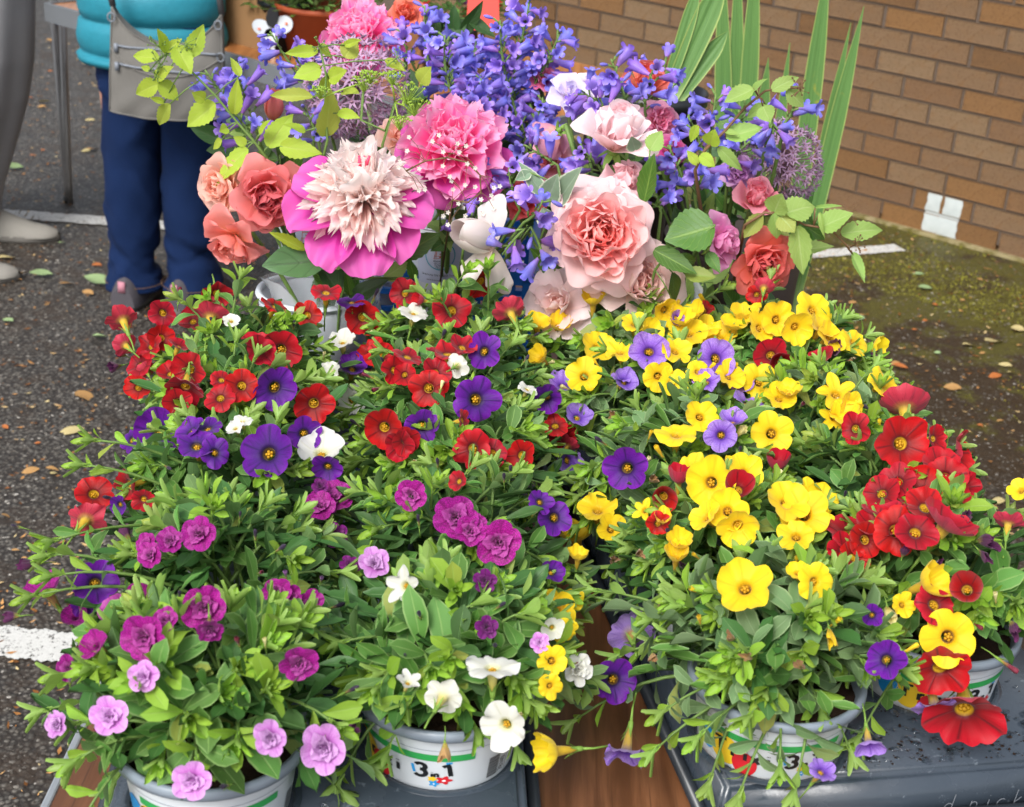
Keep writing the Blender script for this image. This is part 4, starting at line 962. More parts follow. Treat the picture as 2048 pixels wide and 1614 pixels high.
FM['ms'] = [corolla('flower', M['c_mag'], .12, 4, .35, .06, .1, 11, anth=False)]
FM['bd'] = [bud_mesh('bud', M['bud_dark'], s) for s in (1, 2)]; FM['br'] = [bud_mesh('bud', M['bud_red'], s, 1, .05) for s in (3, 4)]
FM['bw'] = [bud_mesh('bud', M['bud_pale'], 5, .8, .08)]; FM['bm'] = [bud_mesh('bud', M['bud_mauve'], 6, .7, .06)]; FM['by'] = [bud_mesh('bud', M['c_yellow'], 7, 1.1, .07)]
FM['xw'] = [crumple('wilted_flower', M['c_wilt'], s) for s in (1, 2)]; FM['xt'] = [crumple('dried_flower', M['c_tan'], s) for s in (3, 4)]; FM['xy'] = [crumple('wilted_flower', M['c_pale'], 5)]; FM['xg'] = [crumple('wilted_flower', M['c_yellow'], 6)]
# flowers as they stand in the photograph: x, y, size, kind, axis right, axis up (n = turned away)
FL = """245,637,62,r,-.4,.75,n;325,627,55,r,.4,-.4;359,586,32,br,.2,.9;434,589,55,r,.2,-.6;421,606,36,r,.2,.7,n;422,630,70,r,0,.8,n;250,690,46,r,-.6,.4,n;322,676,52,r,.5,-.2;358,690,45,r,.3,.5
278,730,58,r,-.5,.1;293,741,36,r,-.4,.5,n;378,739,68,r,-.1,-.4;370,778,70,r,0,-.75;484,771,64,r,.1,-.2;443,758,45,r,0,.7;511,684,60,r,0,.92;562,700,76,r,.3,-.3;552,610,56,r,.5,.8;550,776,88,p,.1,-.2;317,865,94,p,0,-.2
259,880,48,p,-.6,0;392,887,86,p,0,.75;535,906,100,p,0,-.1;414,853,60,p,.1,.6;187,986,76,r,-.1,.4;174,1037,80,r,.2,.5,n;252,969,72,r,-.8,-.1;286,1000,50,r,0,-.5;398,1068,72,m,-.1,.2;340,1081,60,m,0,.5;293,1088,48,m,-.2,.3
228,734,36,xw,-.5,-.2;240,706,30,xw,-.5,.3;32,1052,26,bd,-.9,.3;422,858,34,bd,.1,-.8;276,983,32,bd,.8,-.2;336,935,30,bd,.7,-.3;480,1030,26,bd,.2,.8;559,700,36,bd,-.4,.7;484,840,40,w,.1,.7;462,640,38,w,0,.4;238,1010,40,p,-.3,-.2
615,630,54,r,.3,-.2;725,635,68,r,0,-.1;652,581,64,r,.1,.85;809,586,58,r,0,-.1;843,600,34,rc,-.8,.2;904,620,73,r,0,-.1;964,565,64,r,.3,-.3;1020,623,64,r,-.3,.7,n;828,622,58,w,.2,.85;685,681,52,w,0,.8;662,741,50,w,-.3,.2
705,800,58,w,0,-.2;642,901,88,w,0,.75;916,731,46,w,.3,.2,n;1056,776,40,w,.4,.8;761,713,58,r,-.3,.2;816,710,62,r,.3,.85;896,703,70,r,.1,.93;809,749,46,r,-.1,.2;857,776,74,r,.2,-.2;627,807,76,r,0,-.1;768,855,75,r,0,-.1
799,891,62,r,.3,-.4;928,840,44,r,.9,.2;943,899,80,r,-.1,-.1;1042,911,62,r,-.3,-.2;1126,874,56,r,0,-.1;1136,890,46,r,.5,.7,n;916,962,42,r,-.5,.2;967,702,70,p,.1,-.1;954,799,88,p,0,0;705,734,62,p,.2,.5;608,867,66,p,.1,-.3
843,853,76,p,.1,-.2;1093,795,60,p,.1,-.2;1081,1003,50,p,.1,.1;1109,1034,72,p,.1,.3;703,600,56,p,0,.9;887,669,36,bd,.3,.7;1126,768,64,v,0,.8;1139,921,66,v,.6,0;822,990,64,m,0,0;911,1034,92,m,0,.1;666,996,86,m,0,.7;671,1070,52,d,.2,.1
996,1085,96,m,0,0;952,1047,44,m,.4,.2;640,972,34,d,0,.3;875,925,34,bd,0,.7;1008,955,34,bd,0,.7;751,589,38,bd,.4,.8;754,778,40,br,-.5,-.2;710,846,36,bd,-.6,.5;570,775,50,br,.3,.3;630,770,40,br,.6,-.1;735,660,28,bw,0,.7;648,710,30,bw,.2,.6
1186,603,54,yt,0,.9;1331,622,62,yt,.3,-.4;1387,628,54,yt,-.3,.7;1490,630,64,yt,0,.85;1554,639,70,y,0,0;1592,656,66,y,.1,-.4;1629,618,74,y,.1,.5;1075,647,56,y,0,.7;1118,649,58,yt,.2,.7;1196,693,70,y,0,.2;1081,715,46,yt,-.5,.5
1168,751,68,y,0,.2;1377,662,78,y,0,.75;1438,673,70,y,0,.4;1316,754,62,y,0,-.3;1397,741,52,y,.2,.6;1520,763,74,y,0,.1;1578,782,54,yt,-.1,.8;1401,833,66,y,.1,.3;1353,865,78,y,0,.85;1544,867,82,y,-.1,.2;1384,935,72,y,0,.8
1421,966,92,y,0,.1;1466,928,40,yt,0,.8;1455,1020,82,y,0,.3;1476,1054,82,y,.1,-.3;1196,1017,74,y,-.3,.4;1224,1058,62,y,.1,.1;1152,1071,84,yt,-.1,.92;1575,1003,90,y,-.1,.6;1609,1027,96,y,.1,0;1592,1071,72,y,-.3,.4;1622,989,58,y,0,.3
1360,1085,56,yt,0,.7;1408,601,38,by,-.6,.7;1319,904,42,by,-.5,.7;1295,921,36,bw,.3,.6;1326,1037,46,yt,0,.8;1288,1020,42,ys,-.4,.4;1299,702,77,v,0,-.1;1432,717,79,v,0,.1;1253,937,86,p,0,-.1;1496,804,62,v,.2,.6;1442,870,64,v,-.3,-.1
1156,833,56,v,.1,.6;1466,840,62,v,0,.9;1241,754,44,v,.2,.9;1353,635,30,v,.3,0;1472,754,36,v,.3,-.2;1513,589,40,r,.1,-.2;1408,621,38,r,0,0;1541,710,62,r,-.2,.2;1561,725,66,rc,0,-.2;1643,713,54,r,-.5,.7;1328,993,66,rc,0,-.1
1357,959,62,rc,0,.93;1476,978,72,rc,0,.5;1554,932,62,rc,.1,.9;1316,1047,44,r,0,0;1307,959,34,xt,.2,.4;1528,575,40,r,.2,.6,n
1710,683,58,y,.1,.3;1751,697,60,yt,.75,-.2;1768,765,66,y,.3,.3;1673,785,74,ys,0,.6;1700,812,58,y,.4,-.2;1669,836,58,ys,0,-.1;1809,812,96,r,.1,.8,n;1804,886,98,r,-.1,-.1;1870,877,54,r,.3,.1;1920,904,86,r,.6,.1;1891,955,86,r,.1,.1
1843,983,102,r,0,.2;1795,962,72,r,-.2,.2;1932,976,62,r,.6,-.2;1792,1061,94,r,.1,.2;1700,1064,102,r,0,.4;1772,1027,82,r,0,.7;1730,1080,72,r,0,.1;1894,1047,110,r,.5,.8;2017,1044,58,r,.3,.8,n;1710,857,62,r,-.2,.1;1666,696,60,xw,.2,.2
1932,1034,46,xw,0,.4;1976,1085,60,xw,.4,0;1734,816,38,bd,-.7,.4;1848,846,36,bd,0,.9;1787,993,36,br,-.4,.6;2041,979,50,y,-.5,.3;1640,1035,52,y,.3,.3;1690,830,60,y,.1,.3
91,1179,82,ms,-.4,.8;191,1165,82,p,.1,.3;164,1206,50,p,-.1,-.3;236,1226,76,ms,-.6,.5,n;150,1233,52,ms,0,.6;407,1216,94,m,.1,0;420,1260,62,m,.2,-.6;287,1274,96,m,-.1,0;280,1192,48,ms,.2,.3;554,1182,62,m,0,.2;578,1192,52,m,.3,.1
219,1432,82,k,.1,.3;113,1449,58,k,-.3,.4;540,1476,78,k,0,.1;646,1496,106,k,0,0;383,1561,80,k,0,0;598,1326,82,m,.3,-.2;287,1353,66,k,0,.2;137,1336,56,m,0,.2;55,1129,50,xw,-.7,0;20,1233,36,xw,-.9,0;294,1120,34,bd,0,.7;359,1189,36,bd,.2,.6
571,1148,36,bm,0,.7;643,1158,34,bm,.2,.5;530,1285,38,bw,0,.8;99,1356,36,bm,-.3,.6;140,1360,36,bm,.2,.7;749,1126,72,k,0,.5;807,1172,68,ws,-.5,.1;970,1162,48,d,0,.1;973,1255,48,d,.1,.1;1079,1285,42,k,.2,.1;1111,1220,78,yd,-.2,.1
1142,1199,56,y,.2,.4;1130,1262,48,y,.2,-.4;1105,1257,46,w,0,-.2;985,1329,96,w,0,.95;817,1363,48,ws,.3,.8;889,1390,78,w,.3,.4,n;1009,1452,92,w,-.1,-.1;1036,1428,36,bw,.6,.2;1156,1339,62,wd,.5,.1;1104,1322,62,y,-.2,.1;1101,1373,48,y,0,-.3
1104,1503,84,yt,-.92,0;1262,1267,86,v,0,.2,n;1228,1360,82,p,0,-.3;1251,1510,92,v,-.2,-.85;1104,1144,52,p,.3,.2;1228,1120,36,xt,0,.2;1279,1108,34,xt,.3,.2;1327,1209,38,xt,.5,.3;1306,1315,32,xt,0,-.4;889,1507,44,xt,0,-.9;1156,1114,46,yt,.1,.9
1488,1173,106,y,0,.15;1632,1165,74,y,.3,-.1;1857,1168,92,yt,.65,.4;1898,1274,106,y,.1,.1;1779,1230,46,xy,0,-.6;1662,1278,50,xg,0,-.7;1392,1182,44,by,-.7,.4;1399,1240,40,by,-.2,.6;1806,1209,48,y,.2,.1;1594,1144,46,y,0,.6
1934,1179,76,rc,-.3,.3;1871,1209,82,r,0,0;1881,1339,112,r,-.1,-.5;1929,1428,134,r,-.1,-.6;1707,1114,62,r,0,.3;1772,1319,72,p,-.2,-.1;1871,1418,84,v,.1,-.9;1645,1541,64,v,.4,.75;1738,1490,62,v,0,-.8;1567,1611,44,v,0,-.4;1744,1230,44,p,0,0
1368,1134,44,xw,0,.2;1970,1113,46,xw,.2,-.4;2028,1260,50,xw,0,-.5;2018,1332,52,br,.7,-.5;1953,1250,38,br,.6,-.4;1874,1356,42,bw,.1,-.8;1690,990,34,bd,0,.7;1480,900,30,bd,0,.7;1300,870,30,by,.2,.7
300,690,56,r,-.3,.3;385,640,58,r,.1,.5;520,700,60,r,.1,.2;340,745,50,r,-.2,.4;355,805,54,r,.1,-.2;440,795,56,r,0,.5;275,775,54,r,-.4,.2;590,775,44,br,.5,-.2;655,935,60,p,.1,-.3;380,860,64,p,-.2,.4;430,905,60,p,.3,.3;470,855,36,w,0,.6;742,700,54,r,-.2,.4;790,740,52,r,.2,.2;872,745,58,r,.1,.3;925,692,54,r,.3,.5;812,882,54,r,0,-.3;985,905,58,r,.1,.3;1110,850,52,r,.1,.5
1270,645,58,y,0,.5;1300,662,56,y,.2,.3;1240,702,56,y,-.1,.4;1360,640,58,yt,.2,.7;1412,652,60,y,-.2,.4;1470,650,60,y,.1,.5;1522,655,60,y,.2,.3;1645,655,66,y,.3,.4;1662,675,60,y,.4,.1;1352,700,58,y,-.1,.3;1460,750,62,y,0,.2;1345,765,60,y,.1,.4;1560,795,62,y,.1,.3;1492,945,72,y,0,.5;1410,1032,66,y,-.3,.5;1352,1112,62,yt,0,.85;1640,1000,66,y,.2,.6
1882,930,78,r,.3,.3;1908,992,76,r,.4,.1;1852,1012,80,r,.1,.3;1762,985,72,r,-.2,.3;1752,1052,84,r,0,.4;1690,1102,74,r,-.3,.2;1832,1062,84,r,.2,.2;1250,762,52,v,.1,.5;1482,765,54,v,.1,.3;1412,762,52,v,-.2,.5;640,1012,62,m,.1,.4;940,1062,64,m,.3,.3;300,1110,58,m,-.2,.4;622,1205,56,m,.2,.2;700,1130,44,d,0,.3;190,1290,60,ms,-.4,.5;330,1240,56,m,.1,.5"""
PLANT_C = [('A', i, p) for i, p in enumerate(PA)]+[('B', i, p) for i, p in enumerate(PB)]+[('C', i, p) for i, p in enumerate(PC)]+[('D', i, p) for i, p in enumerate(PD)]
PLAB = {'A0': 'pot of mauve and magenta double petunias at the front left corner of the trays', 'A1': 'second pot from the front in the far left row, with magenta and purple flowers',
 'A2': 'third pot of the far left row, with crimson flowers hanging out to the left', 'A3': 'fourth pot from the front in the far left row, with velvety purple flowers', 'A4': 'rearmost pot of the far left row, crimson flowers beside the jeans',
 'B0': 'pot of white trailing petunias with a barcode, right of the front left corner', 'B1': 'leafy pot directly behind the white front petunia, with small dark magenta doubles', 'B2': 'pot of red and white flowers in the middle of the left block',
 'B3': 'pot of red, white and purple flowers just in front of the white bucket', 'B4': 'rearmost pot of the left block with round red flowers against the blue crate',
 'C0': 'straggly front pot of the right block with stems trailing over the wood', 'C1': 'pot with massed yellow and cupped red flowers behind the straggly front pot', 'C2': 'pot of violet blue and yellow flowers beside the gap between the trays',
 'C3': 'pot with two pale lavender flowers among yellow ones', 'C4': 'rearmost pot of the inner right row, yellow trumpets under the blush roses',
 'D0': 'rightmost front pot with large drooping red and yellow flowers over the wet tray', 'D1': 'pot of big scarlet flowers on the right edge above the tarmac', 'D2': 'pot of yellow stars and lavender flowers on the right edge behind the scarlet ones', 'D3': 'rearmost right pot, heaped with yellow flowers beside the coral rose'}
ER, EZ = .118, .118
def ell(name): return (.122 if name in ('A0', 'D0') else ER), {'B0': .10, 'C0': .105, 'C1': .11, 'D0': .12, 'A4': .105, 'B4': .115, 'A0': .115}.get(name, EZ)
plants = []
for row, i, (x, y) in PLANT_C:
    nm = row+str(i); r = thing('potted_petunia', PLAB[nm], 'potted plant', (x, y, TZ), 'pots of small petunias set out in two trays')
    for nme, me in (('pot', POT_BODY), ('rim', POT_RIM), ('compost', POT_SOIL)): put(nme, me, r, Matrix.Translation((0, 0, .013)))
    if nm in ('A0', 'B0', 'C0', 'D0'):
        spin = {'A0': 36, 'B0': 4, 'C0': 24, 'D0': 40}[nm]; pr_ = r.children[0]
        body = [c for c in r.children if c.name.startswith('pot')][0]
        for k, me in PRINTS.items(): put(k, me, body, Matrix.Rotation(R_(spin), 4, 'Z'))
    er, ez = ell(nm); plants.append(dict(n=nm, o=r, c=Vector((x, y, TZ+.108)), r=er, z=ez, base=Vector((x, y, TZ))))
def ray_plants(px, py):
    d = ray(px, py); best = None
    for p in plants:
        s = Vector((1/p['r'], 1/p['r'], 1/p['z'])); o = CAMP-p['c']; o = Vector((o.x*s.x, o.y*s.y, o.z*s.z)); e = Vector((d.x*s.x, d.y*s.y, d.z*s.z))
        a, b, c = e.dot(e), o.dot(e), o.dot(o)-1; D = b*b-a*c
        t0 = -b/a; miss = math.sqrt(max(0, (o+e*t0).length_squared))
        if D >= 0:
            t = (-b-math.sqrt(D))/a; P = CAMP+d*t
            if P.z < TZ+.075: continue
            key = (0, t)
        else: key = (1, miss); t = t0
        if best is None or key < best[0]: best = (key, t, p)
    return CAMP+d*best[1], best[2], d, best[1]
nfl = 0
flower_spots = []
for ent in FL.replace('\n', ';').split(';'):
    e = ent.split(','); px, py, sz, kd, ax, ay = float(e[0]), float(e[1]), float(e[2]), e[3], float(e[4]), float(e[5])
    if kd in 'rpvyw' and len(e) < 7 and ax*ax+ay*ay < .5: ax += rnd(-.32, .32); ay += rnd(-.15, .38)
    P, pl_, d, t = ray_plants(px, py); P = CAMP+d*(t-.019/ d.length*(1 if kd[0] not in 'bx' else .4))
    az = math.sqrt(max(0, 1-min(.99, ax*ax+ay*ay)))*(-1 if len(e) > 6 else 1); n_ = camvec(ax, ay, az)
    Rr = sz*.56/scale_at(P)
    P = P-pl_['base']
    if kd in 'mkd': Rr *= .92
    me = random.choice(FM[kd])
    if kd[0] in 'bx': Rr *= .95
    fo = put(me.name.split('.')[0], me, pl_['o'], frame_z(n_, P, Rr, rnd(0, 6.28)) @ Matrix.Diagonal((1, rnd(.82, 1.06), 1, 1)))
    put('calyx', CALYX, fo, Matrix.Translation((0, 0, .25 if kd[0] in 'bx' else 0)) if kd[0] != 'y' or kd not in ('yt',) else Matrix.Translation((0, 0, -.05)))
    flower_spots.append((P+pl_['base'], Rr)); nfl += 1
# buds and spent flowers everywhere between the open ones
for pl_ in plants:
    ks = {'A': ['bd', 'br', 'bm', 'bd', 'xw'], 'B': ['bd', 'br', 'bw', 'bd', 'bw'], 'C': ['by', 'by', 'bw', 'bd', 'xt', 'xy'], 'D': ['by', 'br', 'bd', 'bw', 'xw']}[pl_['n'][0]]
    for q in range(7):
        z = rnd(.15, .95); az = rnd(math.pi, 6.28) if q < 5 else rnd(0, 6.28); h = math.sqrt(1-z*z); P = pl_['c']+Vector((h*math.cos(az)*pl_['r'], h*math.sin(az)*pl_['r'], z*pl_['z']))*1.04-pl_['base']
        if P.z < .15: continue
        me = random.choice(FM[random.choice(ks)]); fo = put(me.name.split('.')[0], me, pl_['o'], frame_z(Vector((h*math.cos(az)+rnd(-.5, .5), h*math.sin(az)+rnd(-.5, .5), z+rnd(-.3, .5))), P, rnd(.007, .0105), rnd(0, 6.28))); put('calyx', CALYX, fo, Matrix.Translation((0, 0, .25)))
SP = np.array([tuple(p+(CAMP-p).normalized()*.006) for p, r in flower_spots]); SR2 = np.array([(r*.72)**2 for p, r in flower_spots])
# ------------------------------------------------------------------ leafy shoots
def shoot(pl_, tip, ctrl=None, nl=8, big=.036, kind='leaf', t0=.45, young=.35):
    root = pl_['o']; b = pl_['base']; s0 = pl_['c']-b+Vector((rnd(-.03, .03), rnd(-.03, .03), -.004)); tip = tip-b
    if ctrl is None: ctrl = s0.lerp(tip, .45)+Vector((0, 0, .045))+Vector((rnd(-.012, .012), rnd(-.012, .012), 0))
    P = bez(s0, ctrl, tip, 9); mb = MB(); mb.tube(P, [.0017]*5+[.0015, .0013, .0011, .0009], 5, 0)
    T = (P[-1]-P[-2]).normalized(); x = T.orthogonal().normalized(); y = T.cross(x)
    for k in range(9):      # the tight tip: tiny new leaves, too small to pick apart
        a = k*2.4; dirv = (T*(.7+.07*k)+(x*math.cos(a)+y*math.sin(a))*(.62-.05*k)).normalized(); L = .022-.0011*k+.002*(k % 3); Mx = frame(dirv, T, P[-1]-T*.002*k*.4, L*.30, L, L)
        g = [[Mx @ Vector((sx*w, u, f)) for sx, f in ((-.5, .1), (0, 0), (.5, .1))] for u, w in ((0, .2), (.3, .75), (.62, 1), (.86, .7), (1, .1))]
        mb.grid(g, m=1)
    so = put('shoot', mb.mesh('shoot', [M['stem'], M['leaf_young']]), root)
    g0 = rnd(0, 6.28); npts = len(P)-1
    for k in range(nl):
        t = t0+(1-t0)*((k+.3)/nl)**.75; f = t*npts; i = min(int(f), npts-1); p = P[i].lerp(P[i+1], f-i); T = (P[i+1]-P[i]).normalized()
        x = T.orthogonal().normalized(); y = T.cross(x); a = g0+k*2.4; q = k/max(1, nl-1)
        beta = R_(70-34*q+rnd(-12, 12)); rad = x*math.cos(a)+y*math.sin(a)
        dv = T*math.cos(beta)+rad*math.sin(beta); dv.z += .12*(1-q); L = (big*(1-.5*q))*rnd(.8, 1.15)
        mt = 'leaf_young' if q > 1-young and random.random() < .8 else kind
        tipp = np.array(p+dv*L*.9+b); midp = np.array(p+dv*L*.5+b)
        if len(SP) and (np.any(((SP-tipp)**2).sum(1) < SR2) or np.any(((SP-midp)**2).sum(1) < SR2)): continue
        put('leaf', random.choice(LEAF[mt]), so, frame(dv, T+Vector((0, 0, .35)), p, L*rnd(.38, .5), L, L))
def inside(P, skip, k=.86):
    for p in plants:
        if p is skip: continue
        v = P-p['c']
        if (v.x/p['r'])**2+(v.y/p['r'])**2+(v.z/p['z'])**2 < k*k: return True
    return False
for pl_ in plants:
    nm = pl_['n']; fr = nm in ('A0', 'B0', 'C0', 'D0'); want = {'A0': 36, 'B0': 34, 'C0': 36, 'D0': 32}.get(nm, 31)
    kind = 'leaf_dusty' if nm in ('C0', 'C2', 'C3', 'D2', 'C4', 'B4') else 'leaf'; got = tries = 0
    while got < want and tries < 1500:
        tries += 1; z = rnd(-.15, 1); az = rnd(0, 6.2832); h = math.sqrt(1-z*z)
        dvec = Vector((h*math.cos(az), h*math.sin(az), z))
        if dvec.dot((CAMP-pl_['c']).normalized()) < -.25: continue
        if nm in ('B0', 'C0', 'D0') and z < (.5 if nm == 'D0' else .4) and dvec.y < .15: continue
        if nm == 'A0' and z < .42 and dvec.y < 0 and dvec.x > -.45: continue
        k = rnd(.84, 1.06); tip = pl_['c']+Vector((dvec.x*pl_['r']*k, dvec.y*pl_['r']*k, dvec.z*pl_['z']*k))
        if inside(tip, pl_): continue
        shoot(pl_, tip, None, 8 if fr or got < 20 else 7, rnd(.038, .050)*(1.08 if fr else .92), kind if random.random() < .8 else 'leaf_deep_shadow', .42, .4); got += 1
    # leaves packed inside the clump, too tangled to count
    mb = MB(); base = pl_['base']
    for k in range(190):
        z = rnd(-.1, .98); az = rnd(0, 6.2832); h = math.sqrt(max(0, 1-z*z)); q = rnd(.35, .9)
        p = pl_['c']-base+Vector((h*math.cos(az)*pl_['r'], h*math.sin(az)*pl_['r'], z*pl_['z']))*q
        if fr and p.z < .135 and p.y < 0: continue
        L = rnd(.026, .042); dv = Vector((math.cos(az)+rnd(-.8, .8), math.sin(az)+rnd(-.8, .8), rnd(-.1, .9)))
        Mx = frame(dv, Vector((rnd(-.4, .4), rnd(-.4, .4), 1)), p, L*.37, L, L)
        g = [[Mx @ Vector((sx*w, u, f-.15*u*u)) for sx, f in ((-.5, .08), (0, 0), (.5, .08))] for u, w in ((0, .18), (.25, .55), (.55, 1), (.8, .8), (1, .08))]
        mb.grid(g)
    o = mb.build('undergrowth', M['leaf_deep_shadow'] if kind == 'leaf' else M['leaf'], pl_['o']); o['kind'] = 'stuff'
def plant(nm): return [p for p in plants if p['n'] == nm][0]
# trailing shoots that leave the clumps
for nm, tips in {'C0': [(1085, 1405, .80), (1150, 1440, .80), (1090, 1190, .86), (1190, 1180, .88), (1480, 1585, .81), (1590, 1575, .81), (1700, 1500, .82), (1420, 1560, .80), (1400, 1470, .85), (1560, 1530, .84), (1240, 1310, .85), (1310, 1500, .82), (1640, 1420, .86), (1330, 1420, .86), (1500, 1430, .88)],
                 'A0': [(150, 1520, .84), (90, 1420, .86), (230, 1560, .83), (560, 1420, .87), (330, 1420, .89), (680, 1580, .80)], 'B0': [(775, 1500, .84), (680, 1560, .80), (950, 1455, .87), (1130, 1310, .86), (800, 1400, .88), (1030, 1490, .83)],
                 'A1': [(70, 1190, .92), (110, 1150, .93), (100, 1110, .92)], 'A2': [(110, 1080, .93), (170, 930, .95), (190, 880, .96)], 'D0': [(2030, 1200, .93), (1720, 1470, .82), (1700, 1330, .88)], 'B4': [(930, 545, 1.0), (975, 540, 1.0), (880, 600, .98)], 'A4': [(420, 600, .97), (480, 560, .99), (360, 600, .97)], 'D3': [(1690, 640, .95), (1540, 560, .98)], 'C2': [(1190, 930, .90), (1160, 990, .88)], 'C4': [(1300, 590, .97), (1440, 580, .97)]}.items():
    for px, py, z in tips: shoot(plant(nm), atz(px, py, z), None, 8, rnd(.034, .042), 'leaf_dusty' if nm[0] == 'C' else 'leaf', .35, .4)
# ------------------------------------------------------------------ buckets, cups and crate behind the trays
def vessel(name, label, cat, c, r0, r1, h, mat, lip=.004, wall_=.003, rimmat=None, ridge=()):
    o = thing(name, label, cat, tuple(c)); mb = MB(); prof = [(0, 0), (r0-.003, 0), (r0, .003)]
    for z in ridge: rr = r0+(r1-r0)*z/h; prof += [(rr, z-.006), (rr+.003, z-.004), (rr+.003, z+.004), (rr, z+.006)]
    prof += [(r1, h-.012), (r1, h), (r1-wall_, h), (r0-wall_, .004), (0, .004)]
    mb.lathe(prof, 48); mb.build('vessel_wall', mat, o)
    if lip:
        mb = MB(); n = 48; mb.grid([[((r1+lip*math.cos(b))*math.cos(6.2832*j/n), (r1+lip*math.cos(b))*math.sin(6.2832*j/n), h+lip*math.sin(b)) for j in range(n)] for b in np.linspace(0, 6.2832, 9)], True); mb.build('rim', rimmat or mat, o)
    return o
cW = atz(620, 588, .90); cW = Vector((cW.x, cW.y+.006, TZ)); bW = vessel('bucket', 'small white plastic bucket with a rolled rim left of the blue crate', 'bucket', cW, .052, .0655, .160, M['white_plastic'], .0045)
cCl = Vector((.148, 1.80, TZ)); bC = vessel('bucket', 'clear plastic bucket holding the big blush roses', 'bucket', cCl, .065, .082, .195, M['clear'], .003)
mb = MB(); mb.lathe([(0, .005), (.064, .005), (.0735, .11), (0, .11)], 40); mb.build('water', M['clear'], bC)
cT = Vector((.292, 1.985, TZ)); bT = vessel('bucket', 'dark taupe bucket behind the coral rose at the right', 'bucket', cT, .075, .095, .21, M['taupe_plastic'], .004)
pG = aty(1555, 478, 2.62); cG = Vector((pG.x-.06, 2.62, 0)); bG = vessel('bucket', 'tall grey florist bucket on the ground behind the right end of the table', 'bucket', cG, .085, .108, pG.z+.035, M['grey_plastic'], .005, .003, None, (pG.z-.02,))
# blue crate
k0, k1 = atz(540, 538, .885), atz(1062, 536, .885); kx0, kx1, ky = -.315, .020, 1.925
cr = thing('crate', 'dark blue slatted plastic crate behind the red flowers', 'crate', ((kx0+kx1)/2, ky+.13, TZ)); hw = (kx1-kx0)/2; hd = .13; CH = .150
mb = MB(); mb.box((0, 0, .006), (hw, hd, .004)); mb.build('base', M['blue_plastic'], cr, smooth=False)
for sx in (-1, 1):
    for sy in (-1, 1):
        mb = MB(); mb.box((sx*(hw-.008), sy*(hd-.008), CH/2), (.009, .009, CH/2)); mb.build('post', M['blue_plastic'], cr, smooth=False)
        mb = MB(); mb.box((sx*(hw-.022), sy*(hd+.002), CH+.008), (.018, .003, .010)); mb.build('stacking_lug', M['blue_plastic'], cr, smooth=False)
for z, t in ((.030, .010), (.062, .003), (.092, .003), (.118, .004), (.146, .005)):
    for s in (-1, 1):
        mb = MB(); mb.box((0, s*(hd-.003), z), (hw-.017, .0035+(.004 if t > .004 else 0), t)); mb.build('slat', M['blue_plastic'], cr, smooth=False)
        mb = MB(); mb.box((s*(hw-.003), 0, z), (.0035+(.004 if t > .004 else 0), hd-.017, t)); mb.build('slat', M['blue_plastic'], cr, smooth=False)
for k in range(13):
    x = -hw+.03+k*(2*hw-.06)/12
    for s in (-1, 1):
        mb = MB(); mb.box((x, s*(hd-.0035), .082), (.003, .0028, .06)); mb.build('rib', M['blue_plastic'], cr, smooth=False)
# labelled cups standing in the crate
def cup(label, px, py, Y, r, tilt=0):
    p = aty(px, py, Y-r); c = Vector((p.x*Y/(Y-r), Y, TZ+.010)); h = p.z+.035-c.z
    o = vessel('flower_cup', label, 'cup', c, r*.82, r, h, M['white_plastic'], .0015, .0015)
    zc = p.z-c.z
    def rr(z): return r*.82+(r*.18)*z/h+.0006
    def f(off):
        def g(u, z): a = -math.pi/2+u/r; return ((rr(z)+off)*math.cos(a), (rr(z)+off)*math.sin(a), z)
        return g
    mb = MB(); mb.grid([[f(0)(u, zc-.042), f(0)(u, zc+.026)] for u in np.linspace(-.034, .034, 30)]); lb = mb.build('paper_label', M['paper'], o)
    R0 = .0205; mb = MB(); strokes(mb, [[(R0*math.cos(a), zc+R0*math.sin(a)) for a in np.linspace(0, 6.2832, 40)]], .0016, f(.0003)); mb.build('emblem_ring', M['pteal'], lb)
    mb = MB(); T = []
    for s in (-1, 1): T += [[(s*.0082, zc-.004), (s*.0060, zc+.006), (s*.0055, zc+.0065), (s*.0050, zc+.0145)], [(s*.0057, zc-.003), (s*.0046, zc+.006)]]
    T += [[(-.0058, zc+.0062), (.0058, zc+.0062)], [(-.0052, zc+.0145), (.0052, zc+.0145)], [(-.0066, zc-.0010), (.0066, zc-.0010)], [(-.0095, zc-.0055), (0, zc-.0035), (.0095, zc-.0065)]]
    T += [[(x, zc+.0145), (x, zc+.0165)] for x in (-.005, -.0025, 0, .0025, .005)]
    T += [([(0, zc-.0035), (0, zc-.0005)], .0018), ([(0, zc+.001), (0, zc+.003)], .0014), ([(0, zc+.009), (0, zc+.0115)], .0014)]
    strokes(mb, T, .00075, f(.0003)); mb.build('tower_emblem', M['ptan'], lb)
    for txt, sz, dz, ox in (('BRAMCOTE', .0036, -.0098, 0), ('OLD CHURCH', .0026, -.0124, 0), ('TOWER', .0044, -.0160, 0), ('TRUST', .0040, -.0192, 0), ('Bramcote Old Church Tower', .0042, -.030, .0), ('www.bramcoteoldchurch', .0036, -.037, .0)):
        cu = bpy.data.curves.new('t', 'FONT'); cu.body = txt; cu.size = sz; cu.align_x = 'CENTER'; cu.resolution_u = 2; to = bpy.data.objects.new('t', cu); COL.objects.link(to)
        bpy.context.view_layer.update(); me = bpy.data.meshes.new_from_object(to.evaluated_get(bpy.context.evaluated_depsgraph_get())); bpy.data.objects.remove(to)
        for v in me.vertices:
            g = f(.0003)(v.co.x+ox, zc+dz+v.co.y); v.co = g
        me.materials.clear(); me.materials.append(M['pblack']); put('lettering', me, lb)
    return o, Vector((c.x, c.y, c.z+.06))
cupA, fA = cup('white flower cup whose round tower emblem faces the camera under the white rosebud', 884, 512, 1.955, .047)
